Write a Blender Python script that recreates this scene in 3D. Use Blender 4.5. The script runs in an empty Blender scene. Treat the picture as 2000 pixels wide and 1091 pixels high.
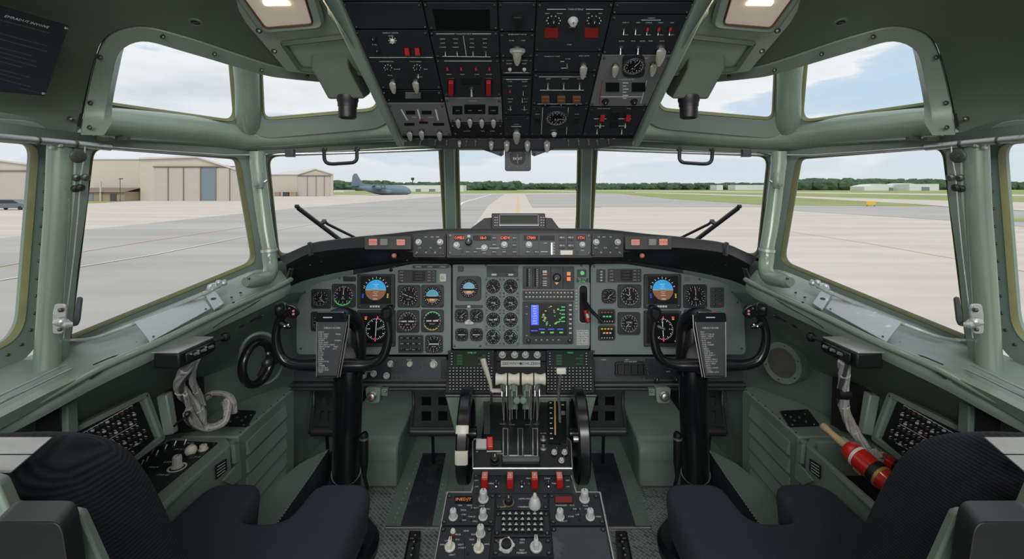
import bpy, math, random
from mathutils import Vector, Matrix
R = random.Random(7)
sc = bpy.context.scene
COL = sc.collection
F, CX, HY, EZ = 900.0, 1012.0, 367.0, 1.2      # focal length in photo pixels, axis pixel, eye height above the cockpit floor
CAM = Vector((0, 0, EZ))
SIDE = [1, 0.0]                                # +1 port side, -1 mirrored to starboard; lateral shift

def P(x, y, d):
    v = Vector(((x - CX) * d / F, d, EZ + (HY - y) * d / F))
    if SIDE[0] < 0: v.x = -v.x
    v.x += SIDE[1]
    return v

class Pl:
    """a flat plane in the cockpit through three points"""
    def __init__(s, a, b, c, flip=False):
        s.o = a.copy(); n = (b - a).cross(c - a).normalized()
        if n.dot(CAM - a) < 0: n = -n
        s.n = n
        u = Vector((0, 0, 1)).cross(n)
        s.u = u.normalized() if u.length > 1e-4 else Vector((1, 0, 0))
        s.v = s.n.cross(s.u).normalized()
    def at(s, x, y, h=0.0):
        d = Vector(((x - CX) / F, 1, (HY - y) / F))
        if SIDE[0] < 0: d.x = -d.x
        o = CAM + Vector((SIDE[1], 0, 0))
        t = s.n.dot(s.o - o) / s.n.dot(d)
        return o + d * t + s.n * h
    def m(s, x, y, h=0.0, rot=0.0):
        return s.mp(s.at(x, y, h), rot)
    def mp(s, p, rot=0.0):
        M = Matrix((s.u, s.v, s.n)).transposed().to_4x4(); M.translation = p
        return M @ Matrix.Rotation(rot, 4, 'Z')
    def k(s, x, y):
        return s.at(x, y).y / F

# ---------------------------------------------------------------- materials
MATS = {}
def mat(name, col, rough=0.5, metal=0.0, spec=0.5, noise=0.0, nscale=8.0, bump=0.0, bscale=200.0, coat=0.0, emit=None, estr=0.0,
        wear=None, wamt=0.0, wscale=30, sheen=0.0):
    m = bpy.data.materials.new(name); m.use_nodes = True
    nt = m.node_tree; b = nt.nodes['Principled BSDF']
    c = tuple(col) + (1,)
    b.inputs['Base Color'].default_value = c
    b.inputs['Roughness'].default_value = rough
    b.inputs['Metallic'].default_value = metal
    b.inputs['Specular IOR Level'].default_value = spec
    b.inputs['Coat Weight'].default_value = coat
    b.inputs['Sheen Weight'].default_value = sheen
    if emit:
        b.inputs['Emission Color'].default_value = tuple(emit) + (1,)
        b.inputs['Emission Strength'].default_value = estr
    L = nt.links
    tc = nt.nodes.new('ShaderNodeTexCoord')
    geo = nt.nodes.new('ShaderNodeNewGeometry')
    pos = geo.outputs['Position']
    out = None
    if noise > 0:
        n = nt.nodes.new('ShaderNodeTexNoise'); n.inputs['Scale'].default_value = nscale; n.inputs['Detail'].default_value = 5
        L.new(pos, n.inputs['Vector'])
        mx = nt.nodes.new('ShaderNodeMix'); mx.data_type = 'RGBA'
        mx.inputs['A'].default_value = tuple(x * (1 - noise) for x in col) + (1,)
        mx.inputs['B'].default_value = tuple(min(1, x * (1 + noise)) for x in col) + (1,)
        L.new(n.outputs['Fac'], mx.inputs['Factor'])
        out = mx.outputs['Result']
        rr = nt.nodes.new('ShaderNodeMapRange'); rr.inputs['To Min'].default_value = max(0.05, rough - 0.12); rr.inputs['To Max'].default_value = min(1, rough + 0.12)
        L.new(n.outputs['Fac'], rr.inputs['Value']); L.new(rr.outputs['Result'], b.inputs['Roughness'])
    if wear:
        n2 = nt.nodes.new('ShaderNodeTexNoise'); n2.inputs['Scale'].default_value = wscale; n2.inputs['Detail'].default_value = 8; n2.inputs['Roughness'].default_value = 0.7
        L.new(pos, n2.inputs['Vector'])
        cr = nt.nodes.new('ShaderNodeValToRGB')
        cr.color_ramp.elements[0].position = 1 - wamt - 0.03; cr.color_ramp.elements[1].position = 1 - wamt
        cr.color_ramp.elements[0].color = (0, 0, 0, 1); cr.color_ramp.elements[1].color = (1, 1, 1, 1)
        L.new(n2.outputs['Fac'], cr.inputs['Fac'])
        mx2 = nt.nodes.new('ShaderNodeMix'); mx2.data_type = 'RGBA'
        mx2.inputs['A'].default_value = c; mx2.inputs['B'].default_value = tuple(wear) + (1,)
        if out: L.new(out, mx2.inputs['A'])
        L.new(cr.outputs['Color'], mx2.inputs['Factor'])
        out = mx2.outputs['Result']
    if out: L.new(out, b.inputs['Base Color'])
    if bump > 0:
        n3 = nt.nodes.new('ShaderNodeTexNoise'); n3.inputs['Scale'].default_value = bscale; n3.inputs['Detail'].default_value = 3
        L.new(pos, n3.inputs['Vector'])
        bp = nt.nodes.new('ShaderNodeBump'); bp.inputs['Strength'].default_value = bump; bp.inputs['Distance'].default_value = 0.002
        L.new(n3.outputs['Fac'], bp.inputs['Height']); L.new(bp.outputs['Normal'], b.inputs['Normal'])
    MATS[name] = m
    return m

GREEN = (0.200, 0.256, 0.218)
mat('green', GREEN, 0.36, 0.0, 0.5, noise=0.10, nscale=5, bump=0.12, bscale=90, wear=(0.40, 0.45, 0.41), wamt=0.28, wscale=45)
mat('green_gloss', (0.190, 0.250, 0.200), 0.25, 0.0, 0.6, noise=0.08, nscale=9, coat=0.3, wear=(0.42, 0.46, 0.42), wamt=0.27, wscale=25)
mat('lining', (0.085, 0.112, 0.088), 0.60, 0.0, 0.35, noise=0.05, nscale=3, bump=0.15, bscale=300)
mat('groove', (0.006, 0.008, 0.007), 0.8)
mat('panel', (0.180, 0.222, 0.218), 0.50, 0.0, 0.4, noise=0.05, nscale=14, bump=0.1, bscale=400)
mat('panel_dark', (0.050, 0.059, 0.062), 0.50, 0.0, 0.4, noise=0.10, nscale=30, bump=0.1, bscale=500)
mat('black', (0.008, 0.009, 0.010), 0.45, 0.0, 0.45, bump=0.05, bscale=500)
mat('black_soft', (0.010, 0.011, 0.013), 0.55, 0.0, 0.5, noise=0.15, nscale=12, bump=0.25, bscale=700)
mat('black_gloss', (0.008, 0.009, 0.011), 0.24, 0.0, 0.6, wear=(0.11, 0.12, 0.13), wamt=0.27, wscale=60)
mat('avionics', (0.017, 0.020, 0.025), 0.48, 0.0, 0.4, noise=0.15, nscale=30, wear=(0.04, 0.043, 0.048), wamt=0.30, wscale=90)
mat('avionics_grey', (0.13, 0.137, 0.142), 0.55, 0.0, 0.3, noise=0.06, nscale=30)
mat('dial', (0.006, 0.007, 0.008), 0.55, 0.0, 0.2)
mat('screen_black', (0.004, 0.005, 0.006), 0.38, 0.0, 0.2)
mat('white', (0.72, 0.72, 0.68), 0.5)
mat('marking', (0.62, 0.64, 0.62), 0.6)
mat('ivory', (0.62, 0.60, 0.50), 0.38, noise=0.12, nscale=60, wear=(0.35, 0.33, 0.27), wamt=0.32, wscale=80)
mat('knob_grey', (0.50, 0.51, 0.50), 0.35, noise=0.12, nscale=90, wear=(0.25, 0.25, 0.24), wamt=0.32, wscale=150)
mat('steel', (0.46, 0.47, 0.46), 0.34, 0.85, noise=0.15, nscale=50, wear=(0.22, 0.22, 0.2), wamt=0.35, wscale=70)
mat('alloy', (0.55, 0.57, 0.56), 0.42, 0.7, noise=0.12, nscale=25, wear=(0.8, 0.8, 0.78), wamt=0.36, wscale=30)
mat('dark_metal', (0.075, 0.080, 0.078), 0.42, 0.6, noise=0.2, nscale=30, wear=(0.25, 0.25, 0.24), wamt=0.30, wscale=60)
mat('screw', (0.10, 0.11, 0.10), 0.35, 0.8)
mat('red', (0.34, 0.010, 0.010), 0.38, noise=0.15, nscale=60)
mat('red_gloss', (0.56, 0.020, 0.012), 0.20, coat=0.5, noise=0.05)
mat('gasket', (0.125, 0.130, 0.048), 0.55, noise=0.25, nscale=25)
mat('brown', (0.11, 0.055, 0.025), 0.6)
mat('wood', (0.40, 0.30, 0.17), 0.5, noise=0.2, nscale=60)
mat('cloth_grey', (0.36, 0.37, 0.38), 0.9, sheen=0.3, bump=0.6, bscale=500, noise=0.15, nscale=30)
mat('cable', (0.36, 0.35, 0.33), 0.65, noise=0.3, nscale=90, wear=(0.10, 0.10, 0.10), wamt=0.38, wscale=70)
mat('gold', (0.50, 0.36, 0.10), 0.4, 0.5)
mat('rubber', (0.032, 0.038, 0.046), 0.40, 0.0, 0.5, noise=0.5, nscale=7, wear=(0.055, 0.06, 0.065), wamt=0.42, wscale=10)
mat('lit_red', (0.3, 0.02, 0.01), 0.4, emit=(1.0, 0.10, 0.03), estr=1.5)
mat('dim_red', (0.10, 0.008, 0.006), 0.4, emit=(1.0, 0.06, 0.03), estr=0.05)
mat('annun', (0.50, 0.18, 0.13), 0.4, emit=(1.0, 0.35, 0.25), estr=0.10)
mat('annun_grey', (0.14, 0.15, 0.15), 0.4)
mat('amber', (0.3, 0.1, 0.02), 0.4, emit=(1.0, 0.28, 0.05), estr=0.55)
mat('lit_green', (0.02, 0.25, 0.05), 0.4, emit=(0.08, 0.85, 0.20), estr=0.45)
mat('cdu_green', (0.003, 0.010, 0.003), 0.4, emit=(0.02, 0.25, 0.03), estr=0.02)
mat('cdu_block', (0.004, 0.02, 0.006), 0.15, emit=(0.03, 0.5, 0.08), estr=0.05)
mat('hud_green', (0.010, 0.016, 0.005), 0.4, 0.0, 0.25)
mat('sky_blue', (0.02, 0.25, 0.50), 0.3, emit=(0.03, 0.33, 0.70), estr=0.55)
mat('sky_dim', (0.02, 0.2, 0.32), 0.3, emit=(0.04, 0.33, 0.50), estr=0.35)
mat('earth', (0.16, 0.07, 0.03), 0.3, emit=(0.24, 0.10, 0.05), estr=0.45)
mat('nav_blue', (0.01, 0.04, 0.4), 0.3, emit=(0.02, 0.10, 1.0), estr=0.65)
mat('magenta', (0.4, 0.05, 0.1), 0.3, emit=(1, 0.05, 0.12), estr=0.5)
mat('yellow_lit', (0.4, 0.3, 0.02), 0.3, emit=(1, 0.6, 0.08), estr=0.5)
mat('lit_white', (0.6, 0.6, 0.6), 0.3, emit=(0.8, 0.85, 0.9), estr=0.45)
mat('knob_clear', (0.22, 0.215, 0.19), 0.25, noise=0.25, nscale=200)
mat('louvre', (0.20, 0.256, 0.220), 0.40, noise=0.10, nscale=12, wear=(0.26, 0.3, 0.27), wamt=0.28, wscale=60)
mat('speaker_mesh', (0.12, 0.115, 0.10), 0.8, 0.0, 0.3, noise=0.3, nscale=60, bump=0.8, bscale=900)
mat('placard', (0.012, 0.015, 0.022), 0.5)
mat('card', (0.060, 0.064, 0.070), 0.5)
mat('hangar_wall', (0.56, 0.52, 0.44), 0.8, noise=0.04, nscale=0.1)
mat('hangar_door', (0.50, 0.47, 0.41), 0.8, noise=0.05, nscale=0.3)
mat('hangar_blue', (0.20, 0.24, 0.28), 0.7)
mat('hangar_roof', (0.62, 0.60, 0.56), 0.7)
mat('annex_roof', (0.22, 0.17, 0.13), 0.8)
mat('annex_wall', (0.36, 0.28, 0.19), 0.8)
mat('far_white', (0.72, 0.72, 0.70), 0.7)
mat('plane_grey', (0.155, 0.215, 0.265), 0.55, noise=0.06, nscale=0.3)
mat('tyre', (0.02, 0.02, 0.02), 0.8)
mat('car_grey', (0.12, 0.15, 0.17), 0.3)
mat('car_glass', (0.02, 0.03, 0.04), 0.1)
mat('asphalt_line', (0.78, 0.76, 0.70), 0.8)
mat('yellow_line', (0.72, 0.48, 0.20), 0.8)
mat('sign_yellow', (0.75, 0.52, 0.05), 0.6)
mat('sign_red', (0.55, 0.08, 0.05), 0.6)
mat('trunk', (0.10, 0.07, 0.05), 0.9)

# knit fabric with a fine diagonal weave, and ribbed fabric
def fabric(name, c0, c1, scale, rot):
    m = mat(name, c0, 0.9, sheen=0.03, spec=0.12); nt = m.node_tree; b = nt.nodes['Principled BSDF']; L = nt.links
    g = nt.nodes.new('ShaderNodeTexCoord'); mp = nt.nodes.new('ShaderNodeMapping'); mp.inputs['Rotation'].default_value = rot
    w = nt.nodes.new('ShaderNodeTexWave'); w.inputs['Scale'].default_value = scale; w.inputs['Distortion'].default_value = 0.6; w.inputs['Detail'].default_value = 1
    n = nt.nodes.new('ShaderNodeTexNoise'); n.inputs['Scale'].default_value = 420
    mx = nt.nodes.new('ShaderNodeMix'); mx.data_type = 'RGBA'; mx.inputs['A'].default_value = c0 + (1,); mx.inputs['B'].default_value = c1 + (1,)
    mt = nt.nodes.new('ShaderNodeMath'); mt.operation = 'MULTIPLY'
    L.new(g.outputs['Object'], mp.inputs['Vector']); L.new(mp.outputs['Vector'], w.inputs['Vector']); L.new(g.outputs['Object'], n.inputs['Vector'])
    L.new(w.outputs['Fac'], mt.inputs[0]); L.new(n.outputs['Fac'], mt.inputs[1]); L.new(mt.outputs[0], mx.inputs['Factor'])
    L.new(mx.outputs['Result'], b.inputs['Base Color'])
    bp = nt.nodes.new('ShaderNodeBump'); bp.inputs['Strength'].default_value = 0.5; bp.inputs['Distance'].default_value = 0.002
    L.new(mt.outputs[0], bp.inputs['Height']); L.new(bp.outputs['Normal'], b.inputs['Normal'])
fabric('seat_cloth', (0.022, 0.027, 0.036), (0.064, 0.075, 0.098), 130, (0.3, 0.5, 0.7))
fabric('knit', (0.006, 0.007, 0.009), (0.024, 0.027, 0.034), 75, (0.0, 1.25, 0.0))
# embossed diamond tread plate
m = mat('tread', (0.30, 0.325, 0.315), 0.38, 0.25); nt = m.node_tree; L = nt.links; b = nt.nodes['Principled BSDF']
g = nt.nodes.new('ShaderNodeNewGeometry')
def _br(rot):
    mp = nt.nodes.new('ShaderNodeMapping'); mp.inputs['Rotation'].default_value = (0, 0, rot); mp.inputs['Scale'].default_value = (1, 1, 1)
    br = nt.nodes.new('ShaderNodeTexBrick'); br.inputs['Scale'].default_value = 42; br.inputs['Mortar Size'].default_value = 0.035
    br.inputs['Brick Width'].default_value = 1.0; br.inputs['Row Height'].default_value = 0.5
    br.inputs['Color1'].default_value = (0, 0, 0, 1); br.inputs['Color2'].default_value = (0.35, 0.35, 0.35, 1); br.inputs['Mortar'].default_value = (1, 1, 1, 1)
    L.new(g.outputs['Position'], mp.inputs['Vector']); L.new(mp.outputs['Vector'], br.inputs['Vector']); return br
b1 = _br(0.785)
bp = nt.nodes.new('ShaderNodeBump'); bp.inputs['Strength'].default_value = 0.9; bp.inputs['Distance'].default_value = 0.004
L.new(b1.outputs['Color'], bp.inputs['Height']); L.new(bp.outputs['Normal'], b.inputs['Normal'])
mx = nt.nodes.new('ShaderNodeMix'); mx.data_type = 'RGBA'; mx.inputs['A'].default_value = (0.13, 0.148, 0.14, 1); mx.inputs['B'].default_value = (0.55, 0.57, 0.55, 1)
L.new(b1.outputs['Color'], mx.inputs['Factor']); L.new(mx.outputs['Result'], b.inputs['Base Color'])
# window glass
m = bpy.data.materials.new('glass'); m.use_nodes = True; nt = m.node_tree; nt.nodes.clear()
o = nt.nodes.new('ShaderNodeOutputMaterial'); t = nt.nodes.new('ShaderNodeBsdfTransparent'); t.inputs['Color'].default_value = (0.975, 0.985, 0.98, 1)
gl = nt.nodes.new('ShaderNodeBsdfGlossy'); gl.inputs['Roughness'].default_value = 0.02; mx = nt.nodes.new('ShaderNodeMixShader'); mx.inputs[0].default_value = 0.035
nt.links.new(t.outputs[0], mx.inputs[1]); nt.links.new(gl.outputs[0], mx.inputs[2]); nt.links.new(mx.outputs[0], o.inputs[0]); MATS['glass'] = m
# frosted lens of the ceiling lamps (lit)
m = mat('lamp_lens', (0.55, 0.50, 0.46), 0.5); nt = m.node_tree; L = nt.links; b = nt.nodes['Principled BSDF']
b.inputs['Emission Color'].default_value = (1.0, 0.80, 0.62, 1); b.inputs['Emission Strength'].default_value = 0.14
mat('lamp_tube', (1, 0.9, 0.7), 0.5, emit=(1.0, 0.74, 0.42), estr=7.0)
# outdoor grounds
def ground_mat(name, c0, c1, sx, sy, scale):
    m = mat(name, c0, 0.9, spec=0.2); nt = m.node_tree; L = nt.links; b = nt.nodes['Principled BSDF']
    g = nt.nodes.new('ShaderNodeNewGeometry'); mp = nt.nodes.new('ShaderNodeMapping'); mp.inputs['Scale'].default_value = (sx, sy, 1); mp.inputs['Rotation'].default_value = (0, 0, 0.25)
    n = nt.nodes.new('ShaderNodeTexNoise'); n.inputs['Scale'].default_value = scale; n.inputs['Detail'].default_value = 6; n.inputs['Roughness'].default_value = 0.6
    mx = nt.nodes.new('ShaderNodeMix'); mx.data_type = 'RGBA'; mx.inputs['A'].default_value = c0 + (1,); mx.inputs['B'].default_value = c1 + (1,)
    rp = nt.nodes.new('ShaderNodeMapRange'); rp.inputs['From Min'].default_value = 0.3; rp.inputs['From Max'].default_value = 0.7
    L.new(g.outputs['Position'], mp.inputs['Vector']); L.new(mp.outputs['Vector'], n.inputs['Vector']); L.new(n.outputs['Fac'], rp.inputs['Value'])
    L.new(rp.outputs['Result'], mx.inputs['Factor']); L.new(mx.outputs['Result'], b.inputs['Base Color'])
ground_mat('concrete', (0.53, 0.475, 0.41), (0.66, 0.605, 0.54), 0.15, 1.0, 0.35)
ground_mat('asphalt', (0.37, 0.35, 0.33), (0.49, 0.465, 0.435), 0.1, 1.0, 0.25)
ground_mat('grass_mat', (0.22, 0.27, 0.085), (0.36, 0.40, 0.16), 0.3, 1.0, 0.15)
ground_mat('leaves', (0.045, 0.085, 0.055), (0.10, 0.16, 0.09), 1, 1, 0.25)

# ---------------------------------------------------------------- mesh builder
class MB:
    def __init__(s, m='black'):
        s.V = []; s.Fc = []; s.mi = []; s.mats = []; s.cur = 0; s.use(m)
    def use(s, m):
        if m not in s.mats: s.mats.append(m)
        s.cur = s.mats.index(m); return s
    def add(s, vs, fs, m=None):
        if m: s.use(m)
        b = len(s.V); s.V.extend(vs)
        for f in fs: s.Fc.append([b + i for i in f]); s.mi.append(s.cur)
        return s
    def ext(s, pts, vec, m=None, cap0=True):
        """closed outline (Vectors) pushed along vec"""
        n = len(pts); vs = [p.copy() for p in pts] + [p + vec for p in pts]
        fs = [[i, (i + 1) % n, n + (i + 1) % n, n + i] for i in range(n)]
        fs.append(list(range(n, 2 * n)))
        if cap0: fs.append(list(range(n))[::-1])
        return s.add(vs, fs, m)
    def box(s, c, dx, dy, dz, M=None, m=None):
        M = M or Matrix.Identity(4); c = Vector(c); vs = []
        for k in range(8):
            vs.append(M @ (c + Vector(((k & 1) - .5) * a if i == 0 else (((k >> i) & 1) - .5) * a for i, a in enumerate((dx, dy, dz)))))
        return s.add(vs, [[0, 2, 3, 1], [4, 5, 7, 6], [0, 1, 5, 4], [2, 6, 7, 3], [0, 4, 6, 2], [1, 3, 7, 5]], m)
    def loft(s, rows, m=None, closed=False, cap=False):
        n = len(rows[0]); vs = [p for r in rows for p in r]; fs = []
        for j in range(len(rows) - 1):
            for i in range(n if closed else n - 1):
                i2 = (i + 1) % n
                fs.append([j * n + i, j * n + i2, (j + 1) * n + i2, (j + 1) * n + i])
        if cap: fs.append(list(range(n))[::-1]); fs.append([(len(rows) - 1) * n + i for i in range(n)])
        return s.add(vs, fs, m)
    def lathe(s, prof, M, n=20, m=None):
        """profile [(r, z)] turned about M's z"""
        rows = []
        for r, z in prof:
            rows.append([M @ Vector((r * math.cos(2 * math.pi * i / n), r * math.sin(2 * math.pi * i / n), z)) for i in range(n)])
        s.loft(rows, m, closed=True, cap=True); return s
    def disc(s, M, r, m=None, n=24, sx=1, sy=1):
        return s.add([M @ Vector((r * sx * math.cos(2 * math.pi * i / n), r * sy * math.sin(2 * math.pi * i / n), 0)) for i in range(n)], [list(range(n))], m)
    def pie(s, M, r, a0, a1, m=None, n=14):
        return s.add([M @ Vector((r * math.cos(a0 + (a1 - a0) * i / n), r * math.sin(a0 + (a1 - a0) * i / n), 0)) for i in range(n + 1)], [list(range(n + 1))], m)
    def ring(s, M, r0, r1, m=None, n=24, h=0):
        rows = [[M @ Vector((r * math.cos(2 * math.pi * i / n), r * math.sin(2 * math.pi * i / n), z)) for i in range(n)] for r, z in ((r1, 0), (r1, h), (r0, h), (r0, 0))]
        return s.loft(rows if h else [rows[0], rows[3]], m, closed=True)
    def tube(s, pts, r, n=10, m=None, closed=False, cap=True, flat=1.0):
        pts = [Vector(p) for p in pts]; N = len(pts); rows = []; prev = None
        for i, p in enumerate(pts):
            a = pts[(i - 1) % N] if (i > 0 or closed) else p; c = pts[(i + 1) % N] if (i < N - 1 or closed) else p
            t = (c - a).normalized()
            if prev is None: x = t.cross(Vector((0, 0, 1)) if abs(t.z) < 0.9 else Vector((0, 1, 0))).normalized()
            else: x = (prev - t * prev.dot(t)).normalized()
            prev = x; y = t.cross(x); rr = r[i] if isinstance(r, (list, tuple)) else r
            rows.append([p + x * rr * math.cos(2 * math.pi * k / n) + y * rr * flat * math.sin(2 * math.pi * k / n) for k in range(n)])
        if closed: rows.append(rows[0])
        return s.loft(rows, m, closed=True, cap=cap and not closed)
    def sph(s, c, r, m=None, n=12, M=None, sx=1, sy=1, sz=1):
        M = M or Matrix.Translation(Vector(c)); h = n // 2
        rows = [[M @ Vector((r * sx * math.sin(math.pi * j / h) * math.cos(2 * math.pi * i / n), r * sy * math.sin(math.pi * j / h) * math.sin(2 * math.pi * i / n), r * sz * math.cos(math.pi * j / h))) for i in range(n)] for j in range(1, h)]
        s.loft(rows, m, closed=True, cap=True); return s
    def text(s, t, M, size, m='marking', align='CENTER', sx=1.0, ital=0.0):
        vs, fs = glyphs(t, align)
        S = Matrix(((size * sx, size * ital, 0, 0), (0, size, 0, 0), (0, 0, 1, 0), (0, 0, 0, 1)))
        return s.add([M @ (S @ v) for v in vs], fs, m)
    def mesh(s, proto, M):
        return s
    def make(s, name, parent=None, bev=0, seg=2, label=None, cat=None, kind=None, group=None, angle=38, sub=0, loc=None, smooth=True):
        me = bpy.data.meshes.new(name)
        if not s.V: s.V = [Vector((0, 0, 0))]
        c = Vector((sum(v.x for v in s.V), sum(v.y for v in s.V), sum(v.z for v in s.V))) / len(s.V) if loc is None else Vector(loc)
        me.from_pydata([tuple(v - c) for v in s.V], [], s.Fc)
        for k in s.mats: me.materials.append(MATS[k])
        me.polygons.foreach_set('material_index', s.mi)
        me.polygons.foreach_set('use_smooth', [smooth] * len(s.Fc))
        import bmesh
        bm = bmesh.new(); bm.from_mesh(me); bmesh.ops.recalc_face_normals(bm, faces=bm.faces); bm.to_mesh(me); bm.free()
        if smooth: me.set_sharp_from_angle(angle=math.radians(angle))
        o = link(me, name, parent, Matrix.Translation(c), label, cat, kind, group)
        if bev:
            b = o.modifiers.new('edge', 'BEVEL'); b.width = bev; b.segments = seg; b.limit_method = 'ANGLE'; b.angle_limit = math.radians(40)
            b.harden_normals = False
        if sub:
            b = o.modifiers.new('round', 'SUBSURF'); b.levels = sub; b.render_levels = sub
        return o

W = {}
def link(data, name, parent, M, label=None, cat=None, kind=None, group=None):
    o = bpy.data.objects.new(name, data); COL.objects.link(o)
    o.matrix_basis = M; W[o.name] = M.copy()
    if parent is not None:
        o.parent = parent; o.matrix_parent_inverse = W[parent.name].inverted()
    if label: o['label'] = label
    if cat: o['category'] = cat
    if kind: o['kind'] = kind
    if group: o['group'] = group
    return o
def thing(name, label, cat, loc, group=None):
    return link(None, name, None, Matrix.Translation(Vector(loc)), label, cat, None, group)

_G = {}
def glyphs(t, align='CENTER'):
    k = (t, align)
    if k not in _G:
        cu = bpy.data.curves.new('lettering', 'FONT'); cu.body = t; cu.size = 1.0; cu.resolution_u = 1; cu.align_x = align; cu.align_y = 'CENTER'
        o = bpy.data.objects.new('lettering', cu); COL.objects.link(o)
        dg = bpy.context.evaluated_depsgraph_get(); dg.update()
        me = o.evaluated_get(dg).to_mesh()
        _G[k] = ([v.co.copy() for v in me.vertices], [list(p.vertices) for p in me.polygons])
        o.evaluated_get(dg).to_mesh_clear()
        bpy.data.objects.remove(o); bpy.data.curves.remove(cu)
    return _G[k]

def smooth_path(pts, n=8, closed=False):
    """Catmull-Rom through points (tuples or Vectors)"""
    pts = [Vector(p) for p in pts]; N = len(pts); out = []
    for i in range(N if closed else N - 1):
        p1, p2 = pts[i], pts[(i + 1) % N]
        p0 = pts[(i - 1) % N] if (i > 0 or closed) else p1 * 2 - p2
        p3 = pts[(i + 2) % N] if (i < N - 2 or closed) else p2 * 2 - p1
        for k in range(n):
            t = k / n
            out.append(0.5 * ((2 * p1) + (p2 - p0) * t + (2 * p0 - 5 * p1 + 4 * p2 - p3) * t * t + (3 * p1 - p0 - 3 * p2 + p3) * t ** 3))
    if not closed: out.append(pts[-1])
    return out
def resample(pts, n):
    pts = [Vector(p) for p in pts]; L = [0]
    for a, b in zip(pts, pts[1:]): L.append(L[-1] + (b - a).length)
    out = []; j = 0
    for i in range(n):
        t = L[-1] * i / (n - 1)
        while j < len(pts) - 2 and L[j + 1] < t: j += 1
        out.append(pts[j].lerp(pts[j + 1], (t - L[j]) / max(1e-9, L[j + 1] - L[j])))
    return out
def curve3(pts, n=30, sm=True):
    """list of (px, py, depth) -> n world points, spaced along the photo path"""
    v = smooth_path(pts, 6) if sm else [Vector(p) for p in pts]
    sc_ = [Vector((p.x, p.y, p.z * 300)) for p in v]
    return [P(q.x, q.y, q.z / 300) for q in resample(sc_, n)]
def rpoly(pts, rad, n=5):
    """2D polygon with rounded corners; rad number or list"""
    out = []; N = len(pts); pts = [Vector((p[0], p[1])) for p in pts]
    for i in range(N):
        p, a, b = pts[i], pts[i - 1], pts[(i + 1) % N]; r = rad[i] if isinstance(rad, (list, tuple)) else rad
        da, db = (a - p), (b - p)
        ra = min(r, da.length * 0.49); rb = min(r, db.length * 0.49)
        if r <= 0: out.append(p); continue
        s0 = p + da.normalized() * ra; s1 = p + db.normalized() * rb
        for k in range(n + 1):
            t = k / n; out.append(s0 * (1 - t) ** 2 + p * 2 * t * (1 - t) + s1 * t * t)
    return out
def offset(poly, w):
    """push a closed 2D outline outwards by w"""
    N = len(poly); A = sum(poly[i].x * poly[(i + 1) % N].y - poly[(i + 1) % N].x * poly[i].y for i in range(N)); sg = 1 if A > 0 else -1
    out = []
    for i in range(N):
        a, p, b = poly[i - 1], poly[i], poly[(i + 1) % N]
        t = (b - a).normalized(); out.append(p + Vector((t.y, -t.x)) * w * sg)
    return out
def quad(pl, x0, y0, x1, y1, h=0.0):
    return [pl.at(x0, y1, h), pl.at(x1, y1, h), pl.at(x1, y0, h), pl.at(x0, y0, h)]
def rquad(pl, x0, y0, x1, y1, r, h=0.0, n=4):
    return [pl.at(p.x, p.y, h) for p in rpoly([(x0, y1), (x1, y1), (x1, y0), (x0, y0)], r, n)]
# ================================================================ THE FLIGHT DECK SHELL (mirrored port / starboard)
S2 = Pl(P(150, 285, 1.15), P(100, 690, 1.15), P(500, 312, 1.6))
S3 = Pl(P(75, 285, 1.12), P(45, 690, 1.12), P(-556, 236, .7))
W1 = Pl(P(520, 308, 1.6), P(865, 293, 1.9), P(868, 447, 2.1))
WC = Pl(P(700, 293, 1.9), P(1300, 293, 1.9), P(1012, 445, 2.1))
EA = Pl(P(205, 205, 1.22), P(462, 238, 1.5), P(452, 120, 1.42))
EB = Pl(P(515, 232, 1.52), P(738, 215, 1.65), P(515, 130, 1.45))

def mirpl(fn_args):  # plane rebuilt for the current side
    return Pl(*[P(*a) for a in fn_args])
PLARGS = {'S2': [(150, 285, 1.15), (100, 690, 1.15), (500, 312, 1.6)], 'S3': [(75, 285, 1.12), (45, 690, 1.12), (-556, 236, .7)],
          'W1': [(520, 308, 1.6), (865, 293, 1.9), (868, 447, 2.1)], 'EA': [(205, 205, 1.22), (462, 238, 1.5), (452, 120, 1.42)],
          'EB': [(515, 232, 1.52), (738, 215, 1.65), (515, 130, 1.45)]}
win_no = [0]
def window(pl, poly, rad, w, name=None, gask=0.010, fm='green', fdepth=0.03, rivets=0, gw=4):
    """frame plate with a rounded opening, rubber seal, pane"""
    win_no[0] += 1
    inner = rpoly(poly, rad, 6); outer = offset(inner, w); n = len(inner)
    def ring(pts, h): return [pl.at(p.x, p.y, h) for p in pts]
    b = MB(fm)
    b.loft([ring(inner, -fdepth), ring(inner, 0.0), ring(outer, 0.0), ring(outer, -fdepth)], closed=True)
    if rivets:
        mid = offset(inner, w * 0.42); L = 0; last = mid[0]
        for k in range(n + 1):
            p = mid[k % n]; seg = (p - last).length
            st = int(L // rivets)
            while L + seg > (st + 1) * rivets and seg > 0:
                q = last.lerp(p, ((st + 1) * rivets - L) / seg); st += 1
                M = pl.m(q.x, q.y, 0.0005); b.lathe([(.0045, 0), (.0042, .0018), (.002, .003)], M, 8, 'screw')
            L += seg; last = p
    o = b.make('window_%d' % win_no[0], kind='structure', bev=0.003)
    gi = offset(inner, -gw)
    g = MB('gasket'); g.loft([ring(inner, -.004), ring(offset(inner, -gw * .35), .004), ring(gi, -.003), ring(gi, -.015)], closed=True)
    g.make('rubber_seal', o)
    p = MB('glass'); p.add(ring(offset(inner, 2), -.014), [list(range(n))]); p.make('pane', o, smooth=False)
    return o

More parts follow.
